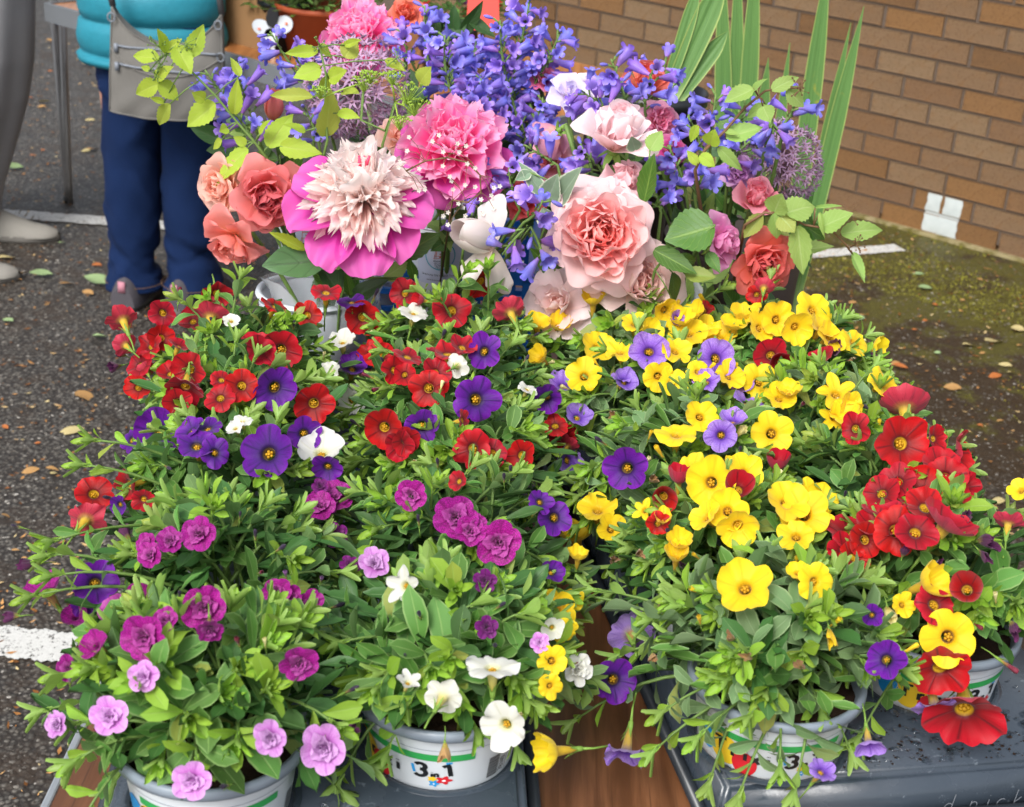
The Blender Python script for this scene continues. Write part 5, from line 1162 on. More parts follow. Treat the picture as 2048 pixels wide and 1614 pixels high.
cupB, fB = cup('white flower cup half hidden under the big magenta and cream peony', 752, 530, 2.0, .047)
cupC, fC = cup('white flower cup at the left end of the blue crate under the coral roses', 622, 486, 1.99, .047)
# clear sleeve round the stems in the white bucket
slv = thing('cellophane_sleeve', 'crinkled clear cellophane round the stems in the white bucket', 'wrapping', (cW.x+.03, cW.y, TZ+.05))
mb = MB(); n = 26; mb.grid([[((.016+.012*q)*(1+.25*math.sin(3*a+q))*math.cos(a), (.016+.012*q)*(1+.25*math.sin(5*a))*math.sin(a), .025*q+.004*math.sin(4*a)) for a in [6.2832*j/n for j in range(n)]] for q in range(6)], True); mb.build('film', M['clear'], slv)

FOOT = {'W': Vector((cW.x+.02, cW.y, TZ+.03)), 'A': fA, 'B': fB, 'C': fC, 'R': Vector((cCl.x, cCl.y, TZ+.03)), 'T': Vector((cT.x, cT.y, TZ+.03)), 'G': Vector((cG.x, cG.y, .08))}
def foot(k): return FOOT[k]+Vector((rnd(-.022, .022), rnd(-.022, .022), 0))
# ------------------------------------------------------------------ cut flowers
def petal(name, mat, L=1, nu=8, nv=8, shape=.55, cup_=.25, bend=.2, curl=.15, ruf=.04, tip=.22, serr=0, seed=0, base=.25):
    rs = np.random.default_rng(seed); mb = MB(); rows = []; te = rs.uniform(0, 1, nv+1)
    for i in range(nu+1):
        u = i/nu; w = base+(1-base)*min(1, (u/.72))**shape*1.0; w *= (1-max(0, (u-.72)/.28)**2*.38); row = []
        for j in range(nv+1):
            v = j/nv*2-1; x = v*w*.5; y = u-tip*u**4*abs(v)**2.4
            z = cup_*v*v*w*.6+bend*u*u-curl*max(0, u-.68)**2*6*(1-.3*v*v)+ruf*u*u*(math.sin(3.3*v+seed)+.7*math.sin(7*v+seed*2.1))
            if serr and i == nu: y -= serr*(te[j] if j % 2 else .1*te[j])
            if serr and i == nu-1: y -= serr*.25*(te[j] if j % 2 else 0)
            row.append((x, y, z))
        rows.append(row)
    mb.grid(rows); return mb.mesh(name, mat)
def petset(mk, **k): return [petal('petal', M[mk], seed=s, **k) for s in (1, 2, 3, 4)]
PT = {mk: dict(o=petset(mk, cup_=.28, bend=.1, curl=.34, ruf=.03), i=petset(mk, cup_=.55, bend=.42, curl=.1, ruf=.04, shape=.7), f=petset(mk, cup_=-.5, bend=.3, curl=.05, ruf=.09, shape=.8, nu=6, nv=6)) for mk in ('rose', 'rose_pale', 'coral')}
PT['peony_pink'] = dict(o=petset('peony_pink', cup_=.4, bend=.3, curl=.1, ruf=.07, serr=.12, shape=.7), i=petset('peony_pink', cup_=.5, bend=.35, ruf=.09, serr=.2, shape=.9), f=petset('peony_pink', cup_=-.4, bend=.3, ruf=.12, serr=.22, shape=.9))
PT['peony_cream'] = dict(o=petset('peony_cream', cup_=.25, bend=.05, curl=.2, ruf=.035, serr=.4, shape=.8, base=.3, nv=8), i=petset('peony_cream', cup_=.35, bend=.25, ruf=.05, serr=.3, shape=.9), f=petset('peony_cream', cup_=-.4, bend=.2, ruf=.08, serr=.3, shape=.9))
PT['peony_guard'] = dict(o=petset('peony_guard', cup_=.2, bend=.16, curl=.2, ruf=.06, nu=10, nv=12, tip=.06, shape=.45), i=petset('peony_guard', cup_=.3, bend=.2), f=petset('peony_guard', cup_=.3))
def lerp(a, b, t): return tuple(x+(y-x)*t for x, y in zip(a, b))
SEPAL = leaf_mesh('sepal', M['calyx'], 'lance', 5, .2, .3)
def stem_to(root, P, axis, F, r=.0028, mat='stem'):
    b = root.location; mid = P-axis*.07; mid = Vector((mid.x*.6+F.x*.4, mid.y*.6+F.y*.4, (min(P.z, mid.z)+F.z)/2+.03)); mb = MB()
    mb.tube([p-b for p in bez(P-axis*.012, mid, F, 12)], r, 8); mb.build('stem', M[mat], root)
def add_petals(root, C, axis, R, mat, n, a0, a1, l0, l1, w0, w1, c0, c1, pick, pw=1.0, spin=0, jit=.12, skew=0, r0=.02, az0=0):
    """golden-angle spiral of petals round an axis"""
    q = axis.to_track_quat('Z', 'Y').to_matrix(); X, Yv = q @ Vector((1, 0, 0)), q @ Vector((0, 1, 0))
    for i in range(n):
        t = i/max(1, n-1); az = az0+i*2.39996+rnd(-.22, .22); al = R_(a0+(a1-a0)*t**pw+rnd(-8, 8)*(1 if n > 6 else .5)); rad = X*math.cos(az)+Yv*math.sin(az)
        d = rad*math.sin(al)+axis*math.cos(al); nrm = -rad*math.cos(al)+axis*math.sin(al)
        L = R*(l0+(l1-l0)*t)*rnd(1-jit, 1+jit); W = L*(w0+(w1-w0)*t)*rnd(.88, 1.12); loc = C+rad*R*(r0+.05*t)-root.location
        k = pick(t); me = random.choice(PT[mat][k]); Mx = frame(d, nrm, loc, W, L, L)
        if k != 'o' or skew: Mx = Mx @ Matrix.Rotation(rnd(-1, 1)*(skew if skew else .35), 4, 'Y')
        o = put('petal', me, root, Mx); c = lerp(c0, c1, min(1, max(0, t+rnd(-.12, .12)))); o.color = (*c, 1)
def rose(label, px, py, d, Y, ax, ft, mat, cin, cout, style='full', n=34, cat='rose', name='cut_rose', back=False, az=None):
    P = aty(px, py, Y); axis = camvec(ax[0], ax[1], None if not back else -math.sqrt(max(0, 1-ax[0]**2-ax[1]**2))); R = 1.07*d/2/scale_at(P)
    F = foot(ft); root = thing(name, label, cat, tuple(F), 'cut roses in the buckets'); C = P-axis*R*.42
    ci, co = lin(cin), lin(cout)
    if style == 'quart':
        add_petals(root, C+axis*R*.1, axis, R, mat, n, 10, 72, .40, .88, .75, .85, ci, lerp(ci, co, .75), lambda t: 'f' if t < .6 and random.random() < .5 else 'i', .85, skew=.4, r0=.05)
        add_petals(root, C, axis, R, mat, 12, 58, 84, .78, 1.06, .8, .95, lerp(ci, co, .6), co, lambda t: 'o', 1, jit=.08)
        add_petals(root, C-axis*R*.06, axis, R, mat, 7, 84, 100, 1.02, 1.12, .8, .9, co, co, lambda t: 'o', 1, jit=.06)
    elif style == 'full':
        add_petals(root, C+axis*R*.05, axis, R, mat, n, 8, 52, .5, .86, .75, .95, ci, lerp(ci, co, .7), lambda t: 'f' if t < .6 and random.random() < .5 else 'i', .9, skew=.5)
        add_petals(root, C, axis, R, mat, 9, 48, 78, .92, 1.12, .95, 1.1, lerp(ci, co, .7), co, lambda t: 'o', 1, jit=.07)
    elif style == 'cup':
        add_petals(root, C, axis, R, mat, n, 4, 30, .8, 1.12, .8, 1.1, ci, co, lambda t: 'i', 1, skew=.12)
        add_petals(root, C, axis, R, mat, 6, 36, 62, 1.15, 1.2, 1.1, 1.2, co, co, lambda t: 'o' if t > .3 else 'i', 1, jit=.06)
    elif style == 'bud':
        q = axis.to_track_quat('Z', 'Y').to_matrix()
        for k in range(6):       # petals wrapped round each other
            mb = MB(); rows = []; a0 = k*2.2; out = .82+.045*k; half = 1.25-.04*k; Lk = 2.25-.03*k
            for i in range(10):
                u = i/9; row = []
                for j in range(11):
                    v = j/10*2-1; r = R*.62*out*max(.04, math.sin(math.pi*(.04+.80*u**.85))**.75)*(1+.05*v+.10*max(0, u-.75)*4*(.3+abs(v))); aa = a0+v*half*(1-.15*u); z = R*(-.75+Lk*(u-.10*u**3*abs(v)**2.2))
                    row.append(C-F+q @ Vector((r*math.cos(aa), r*math.sin(aa), z)))
                rows.append(row)
            mb.grid(rows); o = mb.build('petal', M[mat], root); o.color = (*lerp(ci, co, k/5), 1)
    elif style == 'open':
        add_petals(root, C+axis*R*.05, axis, R, mat, n, 20, 62, .45, .8, .9, 1.0, ci, co, lambda t: 'i', 1, skew=.4)
        add_petals(root, C, axis, R, mat, 7, 66, 92, 1.05, 1.15, .95, 1.1, co, co, lambda t: 'o', 1, jit=.08)
    for k in range(5):
        a = k*1.2566+rnd(0, .3); q = axis.to_track_quat('Z', 'Y').to_matrix(); rad = q @ Vector((math.cos(a), math.sin(a), 0))
        put('sepal', SEPAL, root, frame(rad*.9-axis*.35, axis, C-axis*R*.08-F, R*.2, R*.5, R*.5))
    mb = MB(); q = axis.to_track_quat('Z', 'Y'); mb.lathe([(0, -R*.32), (R*.10, -R*.26), (R*.15, -R*.1), (R*.1, R*.02)], 10); mb.build('hip', M['calyx'], root, Matrix.Translation(C-F) @ q.to_matrix().to_4x4())
    stem_to(root, C-axis*R*.25, axis, F); return root
# peonies
def peony(label, px, py, d, Y, ax, ft, kind):
    P = aty(px, py, Y); axis = camvec(*ax); R = 1.06*d/2/scale_at(P); F = foot(ft); root = thing('cut_peony', label, 'peony', tuple(F), 'peonies in the left bouquet'); C = P-axis*R*.32
    g0, g1 = lin('#d02fa4'), lin('#c8249a')
    if kind == 'cream':
        q = axis.to_track_quat('Z', 'Y').to_matrix(); down = (-UP-axis*(-UP).dot(axis)).normalized(); sd_ = axis.cross(down)
        for a, al, L_, W_ in ((-104, 82, 1.16, .95), (-68, 100, 1.30, .95), (-30, 113, 1.36, .75), (4, 118, 1.34, .85), (36, 112, 1.25, .7), (72, 96, 1.16, .85), (108, 84, 1.0, .8)):
            rad = down*math.cos(R_(a))+sd_*math.sin(R_(a)); d = rad*math.sin(R_(al))+axis*math.cos(R_(al)); nrm = -rad*math.cos(R_(al))+axis*math.sin(R_(al))
            o = put('petal', random.choice(PT['peony_guard']['o']), root, frame(d, nrm, C+rad*R*.03-F, R*W_*1.02, R*L_*.86, R*L_*.86)); o.color = (*lerp(g0, g1, random.random()), 1)
        cr0, cr1 = lin('#faeeea'), lin('#f6dcd6')
        add_petals(root, C+axis*R*.06, axis, R, 'peony_cream', 125, 16, 104, .64, .88, .27, .25, cr0, cr1, lambda t: 'o', .7, skew=.25, jit=.14, r0=.05)
        add_petals(root, C+axis*R*.08, axis, R, 'peony_cream', 16, 18, 52, .66, .84, .42, .5, cr0, cr0, lambda t: 'i', 1, skew=.3, r0=.05)
        mb = MB()
        for k in range(3): mb.tube([C+axis*R*.3-F+Vector((rnd(-.004, .004), 0, 0)), C+axis*R*.62-F+UP*.012+RT*(.006*k-.002)], [.004, .0015], 6)
        mb.build('pistil', simple('peony_pistil', lin('#d8365e'), .5), root)
    else:
        add_petals(root, C-axis*R*.06, axis, R, 'peony_guard', 8, 84, 112, 1.0, 1.12, .9, 1.05, g0, g1, lambda t: 'o', 1, jit=.07, az0=.2)
        p0, p1 = lin('#ff9cd6'), lin('#fb58b6')
        add_petals(root, C+axis*R*.04, axis, R, 'peony_pink', 48, 14, 100, .70, 1.0, .5, .62, p0, p1, lambda t: 'o' if t > .5 else random.choice('oi'), .8, skew=.18, jit=.12, r0=.04)
    stem_to(root, C-axis*R*.1, axis, F, .0038); return root
peony('large open peony with shredded cream centre and drooping magenta outer petals', 724, 366, 270, 1.70, (.02, .66), 'W', 'cream')
peony('bright pink ruffled peony beside the cream-centred one', 903, 282, 205, 1.80, (.05, .30), 'A', 'pink')
peony('bright pink peony at the top edge above the alliums', 722, 62, 150, 2.16, (.0, .35), 'B', 'pink')
# roses
rose('large coral rose with raspberry heart left of the cream peony', 535, 392, 150, 1.74, (.22, -.42), 'C', 'coral', '#c8304e', '#f59a92', 'full', 40)
rose('pale apricot rose facing away at the far left of the bouquet', 438, 368, 118, 1.80, (-.62, -.25), 'C', 'rose', '#f6c0a4', '#f6beaa', 'full', 22)
rose('peach pink rose drooping over the tray below the large coral rose', 460, 492, 122, 1.74, (-.35, -.80), 'W', 'coral', '#f8a884', '#f59c90', 'open', 22)
rose('biggest rose, a flat quartered blush bloom with salmon heart', 1203, 468, 214, 1.66, (0, -.08), 'R', 'rose_pale', '#ff8874', '#f2cccf', 'quart', 56)
rose('pale pink cupped rose above the large quartered one', 1232, 270, 150, 1.74, (.08, .72), 'R', 'rose_pale', '#f7d2d8', '#fae4e7', 'cup', 16)
rose('half open pink rose between the cupped rose and the quartered one', 1250, 362, 92, 1.73, (.2, .5), 'R', 'rose_pale', '#eeb0b8', '#f0bcc4', 'cup', 12)
rose('blush white rose lying open at the lower left of the quartered rose', 1112, 600, 140, 1.69, (-.35, .25), 'R', 'rose_pale', '#f2d2c8', '#f0d8d8', 'open', 10)
rose('blush rose with a small salmon knot at its heart, under the quartered rose', 1282, 562, 165, 1.68, (.18, .05), 'R', 'rose_pale', '#f0a592', '#f6d6cf', 'open', 26)
rose('small clear pink rose below the right allium', 1510, 395, 86, 1.80, (.1, .45), 'T', 'rose', '#ec6c88', '#f0889e', 'cup', 14)
rose('mauve pink rose seen from the side next to the dark green leaf', 1447, 482, 112, 1.74, (.78, .05), 'T', 'rose', '#e27cc0', '#ea94cc', 'full', 24)
rose('coral orange rose at the lower right of the bouquet', 1528, 528, 128, 1.75, (.2, -.35), 'T', 'coral', '#cc3e48', '#f27a64', 'full', 38)
wr = rose('white rosebud with one tall petal beside the tower emblem', 948, 470, 104, 1.66, (-.62, .12), 'A', 'rose_pale', '#dcd2ca', '#e0d6d2', 'bud', 7)
for (bx_, by_), (tx, ty), w, dy in (((978, 500), (1000, 388), 62, .01), ((985, 492), (925, 575), 44, -.01), ((985, 498), (1012, 592), 56, .0)):
    B, T_ = aty(bx_, by_, 1.665), aty(tx, ty, 1.665+dy); L = (T_-B).length; o = put('petal', PT['rose_pale']['o'][1], wr, frame(T_-B, (CAMP-B).normalized()+Vector((-.5, 0, .3)), B-wr.location, w/scale_at(B)*1.1, L, L*.8)); o.color = (*lin('#ddd4d0'), 1)
rose('salmon orange rose at the back in front of the black pot', 1290, 165, 92, 1.96, (.1, .65), 'T', 'coral', '#f0906a', '#ee7a66', 'cup', 10)
rose('frilled pink bloom to the right of the pale cupped rose', 1322, 238, 78, 1.9, (.3, .1), 'T', 'rose', '#ee82b0', '#f4aacb', 'quart', 30)
rose('pink rose seen from behind, left of the pale cupped rose', 1105, 272, 84, 1.84, (-.5, -.3), 'R', 'rose', '#e490b0', '#eaa0b8', 'cup', 12, back=True)
rose('pink rose tucked under the violet spikes', 1098, 322, 92, 1.86, (-.2, .1), 'R', 'rose', '#e8929e', '#eda8b4', 'open', 14)
rose('red coral rose half hidden behind the variegated leaves', 1052, 396, 78, 1.86, (.1, .2), 'A', 'coral', '#d8404c', '#e0524e', 'full', 18)
rose('coral rosebud among the violet bells at the far left', 548, 208, 58, 1.92, (.2, .7), 'C', 'coral', '#ee8a7c', '#f09a90', 'bud', 9)
rose('peach rose half hidden between the two large peonies', 800, 268, 84, 1.86, (.1, .4), 'B', 'rose', '#f2b8a4', '#f2c4b4', 'open', 14)
rose('orange red rose beside the top peony', 812, 26, 72, 2.2, (.2, .2), 'A', 'coral', '#ee7a4a', '#ee8a6a', 'full', 18)
rose('deep magenta bloom below the frilled pink one', 1345, 300, 58, 1.86, (.2, .1), 'T', 'rose', '#c0247e', '#cc3a8e', 'open', 12)
rose('hot pink bloom peeping between the violet spikes', 1088, 155, 56, 1.98, (.2, .2), 'R', 'rose', '#ec5a92', '#f070a0', 'open', 12)
rose('pale lilac sweet pea beside the violet spikes', 1140, 182, 74, 1.9, (.1, .2), 'R', 'sweetpea' if 'sweetpea' in PT else 'rose_pale', '#d2c8ee', '#dcd4f2', 'open', 5, 'sweet pea', 'sweet_pea')
rose('pale lilac sweet pea just left of the salmon orange rose', 1178, 168, 58, 1.92, (.1, .4), 'R', 'rose_pale', '#e2d2e4', '#e8dcec', 'open', 5, 'sweet pea', 'sweet_pea')
rose('frilly lilac bloom beside the right allium', 1478, 342, 66, 1.84, (0, .2), 'T', 'rose', '#c884cc', '#d09cd6', 'quart', 34, 'scabious', 'scabious')
# penstemons
def bell_mesh(seed, open_=1):
    mb = MB(); n = 30; rows = []
    for u, r in ((0, .07), (.15, .09), (.35, .15), (.6, .20), (.78, .215)): rows.append([(r*math.cos(6.2832*j/n), r*.85*math.sin(6.2832*j/n)+.12*u*u, u) for j in range(n)])
    for s in (.33, .66, 1.0):
        row = []
        for j in range(n):
            th = 6.2832*j/n; L = abs(math.cos(2.5*th))**.6; r = .215+(.22*s*open_)*(.02+.98*L); row.append((r*math.cos(th), r*.85*math.sin(th)+.12*.65, .78+.26*s*(1-.5*s*open_)*(.4+.6*L)+.02*math.sin(9*th+seed)))
        rows.append(row)
    mb.grid(rows, True)
    return mb.mesh('bell', M['bell'])
BELLS = [bell_mesh(1), bell_mesh(2, .75), bell_mesh(3, 1.15)]
def pbud():
    mb = MB(); mb.lathe([(.05, 0), (.12, .15), (.16, .4), (.17, .65), (.1, .85), (0, .95)], 10); return mb.mesh('flower_bud', M['bell_bud'])
PBUD = pbud()
def penstemon(label, tip, base, Y, ft, n=14, size=.029, dz=0, group='violet blue penstemon stems'):
    A, B = aty(base[0], base[1], Y), aty(tip[0], tip[1], Y+dz); F = foot(ft); root = thing('penstemon_stem', label, 'penstemon', tuple(F), group)
    pts = bez(B, A.lerp(B, .45)+Vector((rnd(-.01, .01), rnd(-.01, .01), 0)), A, 8); mid = A.lerp(F, .35)+Vector((0, 0, -.02)); pts = pts+bez(A, mid, F, 7)[1:]
    mb = MB(); mb.tube([p-F for p in pts], [.0012]*3+[.0018]*5+[.0024]*6, 6)
    T = (B-A).normalized(); x = T.orthogonal().normalized(); y = T.cross(x)
    # calyces and pedicels join the stem mesh; the bells are their own pieces
    L = (B-A).length
    for k in range(n):
        t = (k+.5)/n; p = A.lerp(B, t*.97)-F; a = k*2.4+rnd(-.4, .4); rad = x*math.cos(a)+y*math.sin(a); dv = (rad*rnd(.75, 1)+T*rnd(.15, .6)+Vector((0, 0, -.12))).normalized(); pl = rnd(.006, .013)
        q = p+(rad*.6+T*.6).normalized()*pl; mb.tube([p, q], [.0009, .0016], 5)
        s = size*rnd(.85, 1.15)*(1 if t < .8 else .8)
        for m_ in range(3):
            aa = m_*2.1; sv = (dv+(rad.cross(T)*math.cos(aa)+T*math.sin(aa))*.5).normalized(); Mx = frame(sv, dv, q, .003, .006, .006)
            mb.grid([[Mx @ Vector((sx*w, u, 0)) for sx in (-.5, .5)] for u, w in ((0, .8), (.5, 1), (1, .1))])
        Mx = frame_z(dv, q, s, rnd(0, 6.28))
        put('bell', random.choice(BELLS), root, Mx) if t < .88 and random.random() < .86 else put('flower_bud', PBUD, root, Matrix.Translation(q) @ dv.to_track_quat('Z', 'Y').to_matrix().to_4x4() @ Matrix.Scale(s*.62, 4))
    mb.build('stem', M['stem'], root); return root
PEN = [('violet penstemon above the apricot rose, farthest left', (410, 140), (520, 300), 1.86, 'C', 15), ('violet penstemon leaning left over the lime leaves', (470, 125), (505, 235), 1.88, 'C', 11), ('penstemon tip with two pale bells beside the grey bag', (540, 62), (625, 185), 1.98, 'C', 10), ('penstemon between the lime leaves and the left allium', (585, 105), (650, 215), 1.96, 'B', 9),
       ('penstemon low between the lime leaves', (610, 215), (640, 300), 1.9, 'B', 8), ('penstemon spike on the right of the top peony', (850, 10), (862, 140), 2.1, 'B', 15), ('penstemon behind the top of the spike beside the top peony', (800, 55), (845, 165), 2.12, 'B', 10)]
for a in PEN: penstemon(*a)
MID = [((890, 70), (905, 190)), ((935, 75), (950, 215)), ((985, 95), (985, 235)), ((1000, 40), (1015, 170)), ((1035, 70), (1030, 215)), ((1065, 130), (1050, 270)), ((960, 150), (985, 265)), ((1015, 180), (1020, 300)), ((1085, 195), (1070, 300)), ((930, 170), (965, 255)), ((1040, 235), (1055, 345)), ((880, 130), (930, 215)), ((1105, 110), (1060, 225))]
for tp, bs in MID: penstemon('violet blue penstemon spike in the dense mass behind the pink peonies', tp, bs, rnd(1.90, 2.04), random.choice('ABR'), 15, .029, 0, 'dense mass of violet blue penstemons')
PEN2 = [('tall arching penstemon reaching the top edge against the brick wall', (1060, 0), (1035, 120), 2.0, 'R', 13), ('penstemon with pale bells just right of the tall arching one', (1122, 60), (1065, 175), 1.98, 'R', 13),
        ('penstemon spike in front of the salmon orange rose', (1222, 118), (1258, 225), 1.86, 'R', 11), ('penstemon resting on the pale cupped rose', (1165, 182), (1230, 228), 1.82, 'R', 12), ('penstemon on the right of the salmon orange rose', (1310, 130), (1290, 225), 1.9, 'T', 9), ('lone pair of bells beside the iris leaves', (1332, 118), (1305, 180), 2.0, 'T', 4),
        ('penstemon at the left of the right group, above the deep magenta bloom', (1375, 232), (1405, 315), 1.84, 'T', 9), ('penstemon upright behind the light green leaves', (1432, 185), (1420, 300), 1.86, 'T', 12), ('penstemon among the light green leaves', (1490, 200), (1470, 300), 1.88, 'T', 12), ('penstemon hanging in front of the right allium', (1548, 262), (1545, 240), 1.8, 'T', 8), ('penstemon tip just right of the highest light green leaf', (1592, 200), (1570, 245), 1.82, 'T', 5),
        ('penstemon in front of the right allium stalk', (1500, 282), (1455, 345), 1.84, 'T', 8), ('penstemon above the dark green rose leaf', (1335, 290), (1372, 390), 1.78, 'T', 10), ('penstemon with lilac bells above the mauve rose', (1405, 325), (1390, 400), 1.78, 'T', 8), ('small dark violet penstemon beside the upright leaf', (1312, 392), (1322, 425), 1.74, 'R', 5),
        ('penstemon below the variegated leaves, in front', (1085, 400), (1048, 445), 1.64, 'A', 6), ('penstemon bells hanging down over the crate edge', (1005, 510), (1055, 452), 1.64, 'A', 5), ('penstemon bells hanging beside the blue crate corner', (1092, 530), (1062, 455), 1.66, 'A', 5), ('deep violet penstemon behind the white rosebud', (945, 425), (925, 510), 1.74, 'A', 5), ('penstemon low on the right of the bright pink peony', (1018, 330), (1040, 420), 1.78, 'A', 9), ('penstemon above the pink rose seen from behind', (1050, 290), (1115, 330), 1.8, 'R', 8), ('violet penstemon low behind the cupped rose', (1165, 300), (1205, 350), 1.8, 'R', 9)]
for a in PEN2: penstemon(*a)
# alliums
def allium_parts():
    mb = MB(); mb.tube([(0, 0, .04), (0, .01, .5), (0, 0, .88)], [.008, .007, .007], 5, 0)
    for k in range(6):
        a = k*1.047; g = []
        for i in range(4):
            u = i/3; w = .028*(1-u)+.004; r = .01+.15*u; z = .88+.13*u-.06*u*u; g.append([(r*math.cos(a)-q*w*math.sin(a), r*math.sin(a)+q*w*math.cos(a), z) for q in (-1, 1)])
        mb.grid(g, m=1)
    mb.lathe([(0, .86), (.028, .88), (.03, .91), (0, .93)], 6, 0)
    return mb.mesh('floret', [M['pedicel'], M['allium']])
FLORET = allium_parts()
def allium(label, px, py, d, Y, ft, n=190):
    P = aty(px, py, Y); R = d/2/scale_at(P); F = foot(ft); root = thing('cut_allium', label, 'allium', tuple(F), 'round mauve alliums')
    for i in range(n):
        z = 1-2*(i+.5)/n; a = i*2.39996; h = math.sqrt(1-z*z); dv = Vector((h*math.cos(a)+rnd(-.09, .09), h*math.sin(a)+rnd(-.09, .09), z+rnd(-.09, .09)))
        if dv.dot((CAMP-P).normalized()) < -.5: continue
        put('floret', FLORET, root, frame_z(dv, P-F, R*rnd(.9, 1.08), rnd(0, 6.28)))
    mb = MB(); mb.lathe([(0, -.008), (.007, -.005), (.008, 0), (.006, .006), (0, .008)], 8, 0, P-F); mb.build('flower_head', M['pedicel'], root)
    stem_to(root, P, Vector((0, 0, 1)), F, .0035)
allium('round mauve allium behind the cream-centred peony', 712, 178, 220, 1.96, 'B', 250)
allium('round mauve allium on the right against the brick wall', 1562, 325, 178, 1.92, 'T', 250)
# leafy sprigs: each leaf is given by its base and tip
LFM = {}
for k, m_, pf, se in (('l', 'lime', 'ovate', .07), ('g', 'lightgreen', 'ovate', .07), ('r', 'rose_leaf', 'ovate', .05), ('p', 'peony_leaf', 'lance', 0), ('d', 'dark_leaf', 'lance', 0), ('s', 'sage', 'ovate', .03), ('b', 'rose_leaf', 'lance', .05)):
    LFM[k] = [leaf_mesh('leaf', M[m_], pf, 8, f, d, t, se, 3, s) for s, (f, d, t) in enumerate(((.18, .12, .15), (.1, .25, -.2), (.28, -.1, .1)))]
def sprig(label, name, cat, stem, leaves, Y, ft, smat='stem', group=None, buds=()):
    F = foot(ft); root = thing(name, label, cat, tuple(F), group); dy = lambda k: (k-len(stem)/2)*.0
    S = [aty(p[0], p[1], Y) for p in stem]; pts = S[:-1]+bez(S[-1], S[-1].lerp(F, .4)+Vector((0, 0, .01)), F, 7)
    mb = MB(); mb.tube([p-F for p in pts], [.0012+.0018*i/len(pts) for i in range(len(pts))], 6)
    for lf in leaves:
        b, t, w, k = lf[:4]; B = aty(b[0], b[1], Y+rnd(-.004, .004)); T = aty(t[0], t[1], Y+(lf[4] if len(lf) > 4 else rnd(-.022, .012)))
        near = min(((q-B).length, q) for q in [S[i].lerp(S[i+1], u) for i in range(len(S)-1) for u in (0, .33, .66, 1)])[1] if len(S) > 1 else S[0]
        if (near-B).length < .09: mb.tube([near-F, near.lerp(B, .5)-F+Vector((0, 0, .002)), B-F], .0009, 5)
        L = (T-B).length; W = w/scale_at(B)*1.12; nrm = (CAMP-B).normalized()+Vector((rnd(-.4, .4), rnd(-.2, .2), rnd(.1, .7)))
        put('leaf', random.choice(LFM[k]), root, frame(T-B, nrm, B-F, W, L, L))
    for bpos in buds:
        c = aty(bpos[0], bpos[1], Y-.006)
        for q in range(14):
            p = c-F+Vector((rnd(-.012, .012), rnd(-.008, .008), rnd(-.010, .012))); mb.tube([c-F, p], .0004, 4, cap=False); mb.lathe([(0, -.0014), (.0014, 0), (0, .0014)], 6, 0, p)
    mb.build('twig', M[smat], root); return root
l = 'l'
sprig('yellow lime sprig spreading left in front of the grey bag', 'lime_sprig', 'leafy branch', [(335, 108), (385, 145), (430, 190), (475, 245), (510, 285), (535, 318)],
      [((318, 118), (263, 108), 28, l), ((331, 106), (311, 56), 22, l), ((379, 113), (408, 48), 34, l), ((331, 103), (365, 78), 20, l), ((352, 92), (383, 150), 38, l), ((318, 167), (268, 188), 34, l), ((318, 165), (359, 197), 32, l), ((311, 157), (343, 133), 26, l), ((340, 208), (314, 252), 26, l), ((328, 205), (302, 195), 12, l), ((431, 207), (378, 254), 44, l), ((468, 228), (475, 160), 26, l), ((410, 200), (386, 185), 24, l), ((480, 152), (463, 113), 18, l), ((537, 294), (578, 226), 40, l), ((495, 297), (424, 366), 36, l), ((520, 268), (545, 240), 18, l), ((444, 280), (420, 297), 20, l), ((492, 290), (468, 273), 18, l), ((300, 140), (282, 133), 12, l), ((455, 255), (440, 262), 20, l)], 1.80, 'C', 'stem', 'lime sprigs', ((318, 128), (313, 150), (372, 88), (316, 92)))
sprig('yellow lime sprig standing up in front of the left allium', 'lime_sprig', 'leafy branch', [(640, 95), (652, 150), (650, 210), (655, 280), (640, 340)],
      [((625, 195), (537, 186), 24, l), ((650, 272), (668, 188), 50, l, -.02), ((636, 103), (570, 109), 24, l), ((638, 89), (665, 116), 20, l), ((689, 115), (715, 77), 36, l), ((641, 137), (590, 152), 36, l), ((658, 157), (697, 141), 32, l), ((686, 185), (722, 191), 24, l), ((676, 226), (713, 227), 20, l), ((560, 292), (642, 306), 38, l), ((610, 262), (575, 245), 20, l), ((655, 150), (640, 190), 22, l), ((690, 90), (725, 80), 16, l), ((770, 120), (812, 145), 20, l), ((840, 165), (860, 135), 34, l)], 1.78, 'B', 'stem', 'lime sprigs', ((640, 92), (795, 115)))
g = 'g'
sprig('light green sprig arching over the right penstemons', 'leafy_sprig', 'leafy branch', [(1600, 176), (1560, 176), (1530, 182), (1490, 215), (1450, 262), (1410, 300), (1390, 340)],
      [((1506, 178), (1449, 208), 34, g), ((1506, 181), (1530, 157), 18, g), ((1543, 181), (1596, 149), 26, g), ((1574, 178), (1610, 214), 36, g), ((1526, 212), (1540, 244), 34, g), ((1530, 208), (1492, 236), 20, g), ((1451, 275), (1525, 257), 38, g), ((1437, 294), (1484, 342), 24, g), ((1450, 262), (1478, 268), 12, g), ((1420, 290), (1425, 265), 34, l), ((1400, 310), (1430, 330), 24, l), ((1395, 250), (1380, 285), 18, l), ((1395, 330), (1375, 300), 18, l)], 1.72, 'T', 'stem_brown', 'light green sprigs', ((1600, 180),))
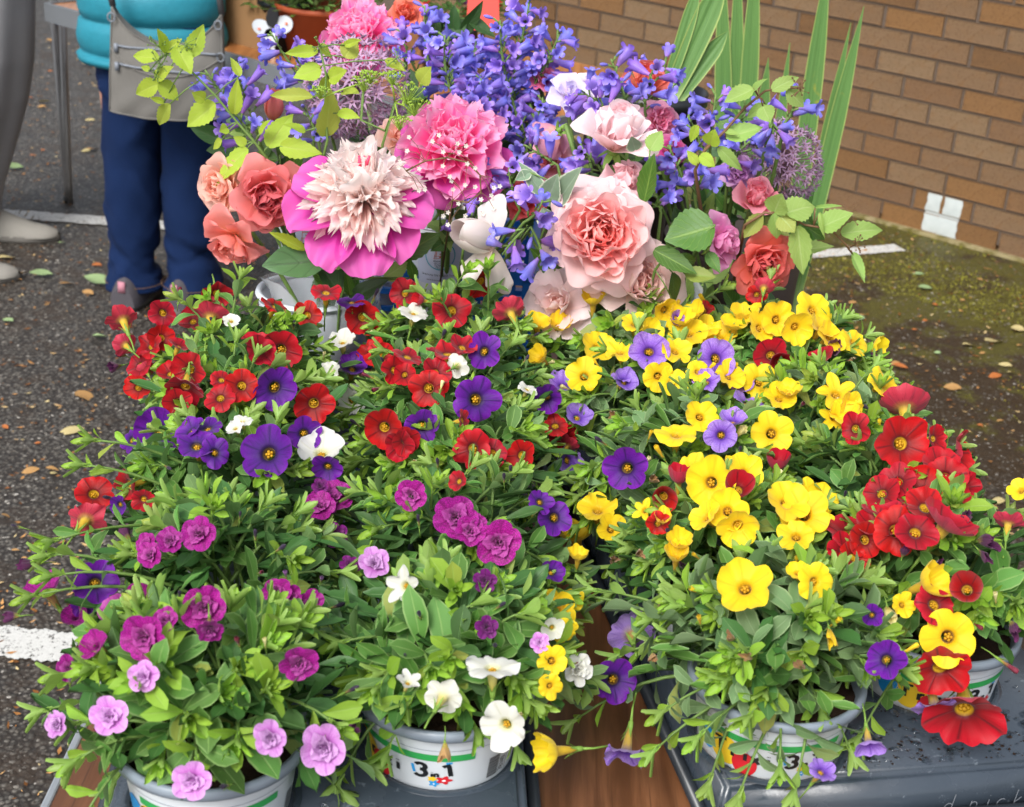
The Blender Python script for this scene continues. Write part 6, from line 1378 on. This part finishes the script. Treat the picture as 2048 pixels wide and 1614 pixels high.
sprig('light green sprig reaching right over the mossy ground', 'leafy_sprig', 'leafy branch', [(1706, 510), (1690, 487), (1660, 458), (1610, 450), (1570, 430), (1530, 425), (1490, 450)],
      [((1571, 427), (1632, 403), 52, g), ((1595, 451), (1605, 547), 42, g), ((1639, 455), (1708, 428), 44, g), ((1682, 468), (1769, 451), 36, g), ((1704, 505), (1727, 566), 22, g), ((1630, 416), (1686, 414), 9, g), ((1547, 427), (1560, 480), 30, g), ((1560, 432), (1590, 460), 40, g), ((1640, 425), (1646, 475), 12, g), ((1548, 425), (1566, 385), 46, g), ((1525, 428), (1490, 475), 30, g)], 1.74, 'T', 'stem_brown', 'light green sprigs', ((1712, 488), (1700, 430)))
sprig('spray of dark green rose leaves beside the quartered rose', 'rose_foliage', 'leafy branch', [(1430, 452), (1400, 470), (1340, 500), (1310, 540)],
      [((1428, 452), (1330, 484), 84, 'r', .0), ((1330, 480), (1352, 490), 20, 'b'), ((1308, 500), (1394, 546), 40, 'r'), ((1370, 548), (1432, 556), 32, 'r'), ((1345, 545), (1352, 610), 30, 'd'), ((1345, 600), (1330, 635), 22, 'd'), ((1350, 520), (1400, 520), 26, 'r'), ((1415, 505), (1440, 545), 24, 'r')], 1.66, 'R', 'stem', 'green foliage in the buckets')
sprig('two upright green leaves between the pink roses', 'rose_foliage', 'leafy branch', [(1290, 400), (1295, 440)], [((1288, 402), (1312, 305), 38, 'b'), ((1300, 300), (1322, 262), 34, 'g'), ((1290, 440), (1262, 420), 24, 'r')], 1.70, 'R', 'stem', 'green foliage in the buckets')
sprig('dark rose leaves at the left edge of the quartered rose', 'rose_foliage', 'leafy branch', [(1130, 560), (1170, 590)], [((1122, 556), (1064, 496), 34, 'r'), ((1085, 545), (1075, 560), 20, 'r'), ((1150, 560), (1180, 570), 24, 'd'), ((1165, 575), (1130, 590), 20, 'd')], 1.74, 'R', 'stem', 'green foliage in the buckets')
sprig('large grey green peony leaves hanging over the white bucket', 'peony_foliage', 'leafy branch', [(690, 520), (695, 560), (680, 600)],
      [((655, 520), (524, 536), 66, 'p', -.02), ((690, 600), (628, 522), 46, 'd'), ((700, 600), (770, 560), 36, 'd'), ((700, 512), (645, 540), 34, 'g'), ((690, 540), (762, 498), 30, 'g'), ((796, 520), (872, 462), 40, 'b'), ((770, 555), (812, 525), 34, 'g'), ((828, 556), (820, 520), 20, 'b'), ((700, 590), (690, 540), 20, 'r'), ((670, 500), (700, 470), 40, 'd'), ((610, 500), (536, 466), 20, 'l'), ((640, 596), (668, 580), 26, 'p'), ((810, 560), (800, 600), 24, 'r')], 1.72, 'W', 'stem', 'green foliage in the buckets')
sprig('grey green leaves with cream margins above the crate corner', 'variegated_foliage', 'leafy branch', [(1130, 380), (1100, 430), (1080, 480)],
      [((1088, 390), (1044, 330), 30, 's'), ((1108, 412), (1170, 332), 46, 's', -.02), ((1092, 408), (1118, 345), 44, 's'), ((1098, 452), (1085, 415), 36, 's'), ((1060, 345), (1030, 362), 22, 's'), ((1270, 300), (1262, 270), 30, 's')], 1.70, 'R', 'stem', 'green foliage in the buckets')
# deeper foliage that fills the bouquets
for k, (cx, cy, Y, ft) in enumerate([(470, 270, 1.95, 'C'), (560, 330, 1.92, 'C'), (640, 400, 1.88, 'W'), (760, 300, 1.95, 'B'), (850, 220, 2.08, 'B'), (900, 60, 2.25, 'A'), (960, 330, 1.98, 'A'), (1030, 330, 1.98, 'A'), (1080, 400, 1.92, 'R'), (1160, 380, 1.88, 'R'), (1200, 250, 1.98, 'R'), (1290, 300, 1.94, 'T'), (1380, 360, 1.92, 'T'), (1430, 400, 1.90, 'T'), (1480, 300, 1.95, 'T'), (1530, 430, 1.88, 'T'), (1400, 430, 1.86, 'T'), (690, 560, 1.82, 'W'), (1010, 250, 2.08, 'A'), (1240, 420, 1.86, 'R'), (1480, 600, 1.84, 'T'), (1400, 590, 1.84, 'T'), (1555, 470, 1.98, 'T'), (1345, 610, 1.82, 'R'), (880, 440, 1.86, 'A'), (1575, 440, 2.0, 'T')]):
    lv = []
    for q in range(9):
        bx_, by_ = cx+rnd(-36, 36), cy+rnd(-36, 40); a = rnd(0, 6.28); L = rnd(45, 80); lv.append(((bx_, by_), (bx_+L*math.cos(a), by_-L*math.sin(a)), rnd(20, 32), random.choice('rdpgb') if k != 5 else 'd'))
    sprig('dark green leafy stem filling the bouquets between the blooms', 'foliage_stem', 'leafy branch', [(cx, cy-20), (cx, cy+20), (cx+5, cy+50)], lv, Y, ft, 'stem', 'green filler stems deep in the bouquets')
# umbel and gypsophila-like twigs
def umbel(label, cen, heads, Y, ft):
    F = foot(ft); root = thing('umbel_stem', label, 'seed head', tuple(F)); P = [aty(x, y, Y) for x, y in cen]; mb = MB(); mb.tube([p-F for p in P]+[p-F for p in bez(P[-1], P[-1].lerp(F, .5), F, 5)[1:]], .0018, 6); mb.build('stem', M['stem'], root)
    for hx, hy, r in heads:
        H = aty(hx, hy, Y-.01); B = min(P, key=lambda p: (p-H).length); mb = MB(); mb.tube([B-F, B.lerp(H, .5)-F+Vector((0, 0, -.004)), H-F-Vector((0, 0, r*.9))], .0011, 5)
        for q in range(16):
            a = q*2.4; rr = r*math.sqrt((q+.5)/16); p = H-F+Vector((rr*math.cos(a), rr*.8*math.sin(a), r*.25*(1-(rr/r)**2)+rnd(-.001, .001))); mb.tube([H-F-Vector((0, 0, r*.9)), p], .0005, 4, cap=False)
            for _ in range(4): mb.lathe([(0, -.0014), (.0015, 0), (0, .0014)], 6, 0, p+Vector((rnd(-.002, .002), rnd(-.002, .002), rnd(-.001, .001))))
        mb.build('umbel', M['umbel'], root)
umbel('lime green seed heads like parsley in front of the left allium', [(728, 165), (722, 240), (770, 262), (790, 205), (765, 290)], [(728, 160, .016), (742, 148, .013), (640, 180, .012), (785, 150, .014), (815, 175, .022), (830, 205, .018), (800, 240, .014)], 1.76, 'B')
F = foot('A'); tw = thing('flowering_twig', 'dark thin twig of tiny white flowers over the bright pink peony', 'twig', tuple(F)); mb = MB()
arcp = [(812, 342), (850, 322), (895, 315), (935, 325), (960, 350), (962, 385), (935, 405), (905, 400)]; P = [aty(x, y, 1.68) for x, y in arcp]
mb.tube([p-F for p in P]+[F-F], [.0011]*len(P)+[.0015], 5); ends = []
for i, p in enumerate(P):
    for q in range(4):
        e = p+RT*rnd(-.028, .028)+UP*rnd(-.03, .03)-fw*rnd(0, .012); mb.tube([p-F, p.lerp(e, .5)-F+UP*.004, e-F], .0004, 4, cap=False); ends.append(e)
mb.build('twig', M['stem_brown'], tw)
sm = MB()
for k in range(5): a = k*1.2566; sm.grid([[(r*math.cos(a)-q*w*math.sin(a), r*math.sin(a)+q*w*math.cos(a), .2*r) for q in (-1, 1)] for r, w in ((.05, .1), (.5, .35), (1, .15))])
SMALL = sm.mesh('tiny_flower', M['white_petal'])
for e in ends: put('tiny_flower', SMALL, tw, frame_z((CAMP-e)+Vector((rnd(-.5, .5), 0, rnd(-.5, .5))), e-F, .0030))
# ------------------------------------------------------------------ irises in black pots, plants on the back table
def blade(root, B, T, w, bendv=(0, 0, 0), n=12, seed=0, base=Vector((0, 0, 0))):
    mb = MB(); rows = []; D = (T-B); side = RT*1.0; P = bez(B, B.lerp(T, .55)+Vector(bendv), T, n)
    for i, p in enumerate(P):
        u = i/(n-1); ww = w*(.62+.5*math.sin(math.pi*min(1, u*.9+.05)))*(1-max(0, (u-.62)/.38)**1.8)+.0006; t = (P[min(i+1, n-1)]-P[max(0, i-1)]).normalized(); s = t.cross(Vector((.15, 1, .1))).normalized(); nn = s.cross(t)
        rows.append([p+s*ww*q*.5+nn*(.10*ww*(1-abs(q))+.022*ww*math.cos(9.42*q)) - base for q in np.linspace(-1, 1, 13)])
    mb.grid(rows); mb.grid([[q_-(fw*-.0012) for q_ in r_] for r_ in rows]); return mb.build('leaf', M['iris'], root)
pB = aty(1312, 178, 2.30); pot1 = thing('iris_pot', 'black plastic pot holding fanned iris leaves in front of the brick wall', 'potted plant', (pB.x, 2.30, TZ)); hB = pB.z-TZ
mb = MB(); mb.lathe([(0, .002), (.055, .002), (.060, .01), (.076, hB-.02), (.081, hB-.018), (.081, hB), (.077, hB), (.072, hB-.03), (0, hB-.03)], 40); mb.build('pot', M['black_plastic'], pot1)
mb = MB(); mb.disc(.072, hB-.028, 30); mb.build('compost', M['soil'], pot1)
bs = pot1.location
for (bx_, by_), (tx, ty), w in (((1335, 205), (1452, -60), .034), ((1345, 212), (1456, 62), .024), ((1325, 200), (1398, -40), .020)):
    blade(pot1, aty(bx_, by_, 2.30), aty(tx, ty, 2.32), w, (.01, 0, .02), base=bs)
pot2 = thing('plant_pot', 'lower black pot in front of the iris pot, half hidden by a frilled pink bloom', 'pot', (pB.x-.035, 2.17, TZ))
mb = MB(); h2 = aty(1240, 290, 2.17).z-TZ; mb.lathe([(0, .002), (.050, .002), (.064, h2-.016), (.069, h2-.014), (.069, h2), (.064, h2), (.05, .02), (0, .02)], 40); mb.build('pot', M['black_plastic'], pot2)
irisg = thing('iris_leaves', 'upright green iris leaves standing in the tall grey florist bucket', 'cut leaves', (cG.x, cG.y, .1)); bs = irisg.location
for (bx_, by_), (tx, ty), w in (((1470, 400), (1444, -120), .027), ((1488, 400), (1478, -140), .024), ((1502, 400), (1516, -160), .028), ((1512, 400), (1537, 115), .036), ((1560, 420), (1580, 85), .020), ((1632, 420), (1662, -110), .030), ((1652, 430), (1728, 12), .026), ((1645, 420), (1702, 45), .018)):
    B = aty(bx_, by_, 2.66); B2 = Vector((cG.x+(B.x-cG.x)*.35, cG.y, .3)); blade(irisg, B.lerp(B2, .4), aty(tx, ty, 2.66+rnd(-.03, .03)), w, (0, 0, 0), base=bs)
# bedding plants in troughs on the back table
def bedding(label, px, py, w, h, Y, cols, potm):
    p = aty(px, py, Y); base = Vector((p.x, Y, TZ)); root = thing('bedding_plant', label, 'potted plant', tuple(base), 'bedding plants on the back table'); mb = MB()
    mb.lathe([(0, 0), (w*.30, 0), (w*.40, .115), (w*.43, .118), (w*.43, .13), (w*.39, .13), (w*.36, .1), (0, .1)], 28); mb.build('pot', M[potm], root); mb = MB()
    for k in range(420):
        a, q = rnd(0, 6.28), rnd(.2, 1); hh = rnd(-.3, 1); c = Vector((w*.56*q*math.cos(a), w*.5*q*math.sin(a), .14+h*hh*(1-.4*q))); L = rnd(.02, .034); Mx = frame((math.cos(a)+rnd(-.6, .6), math.sin(a)+rnd(-.6, .6), rnd(-.3, .8)), (rnd(-.4, .4), rnd(-.4, .4), 1), c, L*.5, L, L)
        mb.grid([[Mx @ Vector((sx*ww, u, f)) for sx, f in ((-.5, .1), (0, 0), (.5, .1))] for u, ww in ((0, .2), (.4, 1), (.8, .7), (1, .08))])
    o = mb.build('foliage', M['leaf'], root); o['kind'] = 'stuff'
    for k in range(12):
        a = rnd(0, 6.28); q = rnd(.3, 1.05); c = Vector((w*.55*q*math.cos(a), -abs(w*.5*q*math.sin(a)), .15+h*rnd(-.1, .95))); fo = put('flower', random.choice(FM[random.choice(cols)]), root, frame_z(Vector((math.cos(a)*.4, -1, .5)), c, rnd(.014, .019)))
    return root, base
r1, b1 = bedding('bedding plant in a terracotta pot with orange and purple flowers on the back table', 645, 38, .30, .15, 4.0, ('r', 'p'), 'terra')
r2, b2 = bedding('dark leaved bedding plant with maroon flowers beside the coral card', 905, 5, .22, .16, 3.85, ('r', 'd'), 'black_plastic')
r3, b3 = bedding('purple bedding plant at the left of the terracotta pot', 568, 2, .17, .16, 4.02, ('p', 'p', 'm'), 'black_plastic')
tg = aty(545, 48, 3.9); tag_o = thing('plant_tag', 'white butterfly shaped plant tag with a black oval in the bedding plants', 'plant tag', tuple(tg)); mb = MB()
def wing(cx, cz, rx, rz, rot):
    pts = [(cx+rx*math.cos(a)*math.cos(rot)-rz*math.sin(a)*math.sin(rot), cz+rx*math.cos(a)*math.sin(rot)+rz*math.sin(a)*math.cos(rot)) for a in [6.2832*j/20 for j in range(20)]]
    k = mb.verts([(x, -.0015, z) for x, z in pts]+[(x, .0015, z) for x, z in pts]); mb.face(list(range(k, k+20))); mb.face(list(range(k+39, k+19, -1)))
    for j in range(20): mb.face((k+j, k+20+j, k+20+(j+1) % 20, k+(j+1) % 20))
wing(-.026, -.012, .028, .02, -.5); wing(.028, .0, .026, .022, .6); wing(-.004, -.035, .018, .024, .2); mb.build('wings', M['white_plastic'], tag_o, smooth=False)
mb = MB(); wing(0, .018, .016, .026, -.15); mb.build('name_oval', M['black_plastic'], tag_o, Matrix.Translation((0, -.004, 0)), smooth=False)
mb = MB(); mb.box((0, .003, -.12), (.005, .0015, .10)); mb.build('spike', M['white_plastic'], tag_o, smooth=False)
mb = MB()
for x, z in ((-.034, -.014), (.036, .004), (-.006, -.042)): wing(x, z, .0035, .003, 0)
mb.build('orange_spots', simple('tag_orange', lin('#d8622a'), .5), tag_o, Matrix.Translation((0, -.0035, 0)), smooth=False)
cc = aty(978, 25, 3.5); cd_ = thing('coral_sign', 'coral red card standing at the top centre against the brick wall', 'card', (cc.x, 3.5, TZ)); z1 = aty(975, 62, 3.5).z-TZ
mb = MB(); bm = None
pts = [(-.05, z1+.20), (.012, z1+.20), (.024, z1+.03), (.018, z1+.008), (.0, z1), (-.05, z1)]
k = mb.verts([(x, 0, z) for x, z in pts]+[(x, .004, z) for x, z in pts]); n = len(pts); mb.face(range(k, k+n)); mb.face([k+2*n-1-i for i in range(n)])
for j in range(n): mb.face((k+j, k+n+j, k+n+(j+1) % n, k+(j+1) % n))
mb.build('card', M['coral_card'], cd_, smooth=False)
mb = MB(); mb.tube([(-.02, .006, 0), (-.02, .006, z1+.05)], .004, 6); mb.build('stick', M['stem_brown'], cd_)
# ------------------------------------------------------------------ fallen leaves
FLF = {k: [leaf_mesh('fallen_leaf', simple('fallen_leaf_'+k, lin(c), .7, 0, .3, .15, 60, .3), pf, 6, f, d, .3, 0, 2, s) for s, (f, d) in enumerate(((.3, .1), (.5, -.25), (.15, .35)))] for k, c, pf in (('green', '#7f9468', 'ovate'), ('tan', '#9a7648', 'lance'), ('straw', '#a89a6c', 'ovate'), ('rust', '#9a5a2c', 'lance'))}
LV = """26,337,46,green;82,551,50,green;195,566,66,green;190,552,30,rust;170,790,56,tan;140,860,62,straw;105,938,34,tan;60,940,40,tan;108,945,18,straw;10,855,18,rust;15,515,40,straw;45,548,26,tan;135,567,30,tan;175,585,34,tan;95,610,14,tan;230,600,24,tan;15,640,28,green;200,675,40,green;192,528,34,rust;125,485,18,green;225,500,16,green;178,488,14,rust;170,300,24,straw;185,298,30,tan;90,205,30,straw;82,212,22,tan;100,82,18,tan;175,130,40,straw;60,78,12,rust;100,142,12,rust;180,145,12,rust;62,195,12,rust;85,300,12,rust;65,310,12,rust;180,240,22,straw;30,1100,18,tan;12,1030,22,tan;48,1115,16,tan;20,975,16,rust;75,885,14,rust
1835,546,30,green;1850,578,36,green;1708,634,48,green;1895,624,12,green;1705,605,20,tan;1990,680,50,straw;1940,690,34,straw;2035,660,36,straw;2040,690,20,tan;1905,775,40,tan;1800,735,34,rust;1790,725,24,tan;2010,730,30,straw;2025,745,24,straw;1875,705,16,green;1880,740,16,green;2000,840,16,tan;1900,800,16,rust;1960,850,14,rust;1960,990,26,straw;1995,1003,42,straw;1985,1015,24,tan;1730,500,14,tan;1990,750,30,rust;1850,640,12,rust;1925,600,12,tan;1870,610,14,rust;1830,500,14,straw;1960,560,14,tan;2030,590,14,straw;1890,840,14,straw;1965,705,14,tan;1830,660,14,rust"""
side_l = {('green', 0): 'pale green leaf lying on the tarmac left of the flowers', ('tan', 0): 'curled tan leaf fallen on the tarmac left of the flowers', ('straw', 0): 'straw coloured leaf on the tarmac left of the flowers', ('rust', 0): 'small rust brown leaf on the tarmac left of the flowers',
          ('green', 1): 'pale green leaf lying on the mossy ground right of the flowers', ('tan', 1): 'curled tan leaf fallen on the mossy ground by the wall', ('straw', 1): 'straw coloured leaf on the mossy ground right of the flowers', ('rust', 1): 'small rust brown leaf on the mossy ground by the wall'}
for si, block in enumerate(LV.split('\n')):
    for e in block.split(';'):
        x, y, s, k = e.split(','); P = atz(float(x), float(y), .006); L = float(s)/scale_at(P)*.9; a = rnd(-.6, .6)+(math.pi if random.random() < .5 else 0)
        P = P-Vector((math.cos(a), math.sin(a), 0))*L*.5
        o = put('fallen_leaf', random.choice(FLF[k]), None, frame((math.cos(a), math.sin(a), .03), (rnd(-.15, .15), rnd(-.15, .15), 1), P, L*rnd(.4, .7), L, L*.6)); tag(o, side_l[(k, si)], 'leaf', 'fallen '+k+(' leaves left' if si == 0 else ' leaves right'))
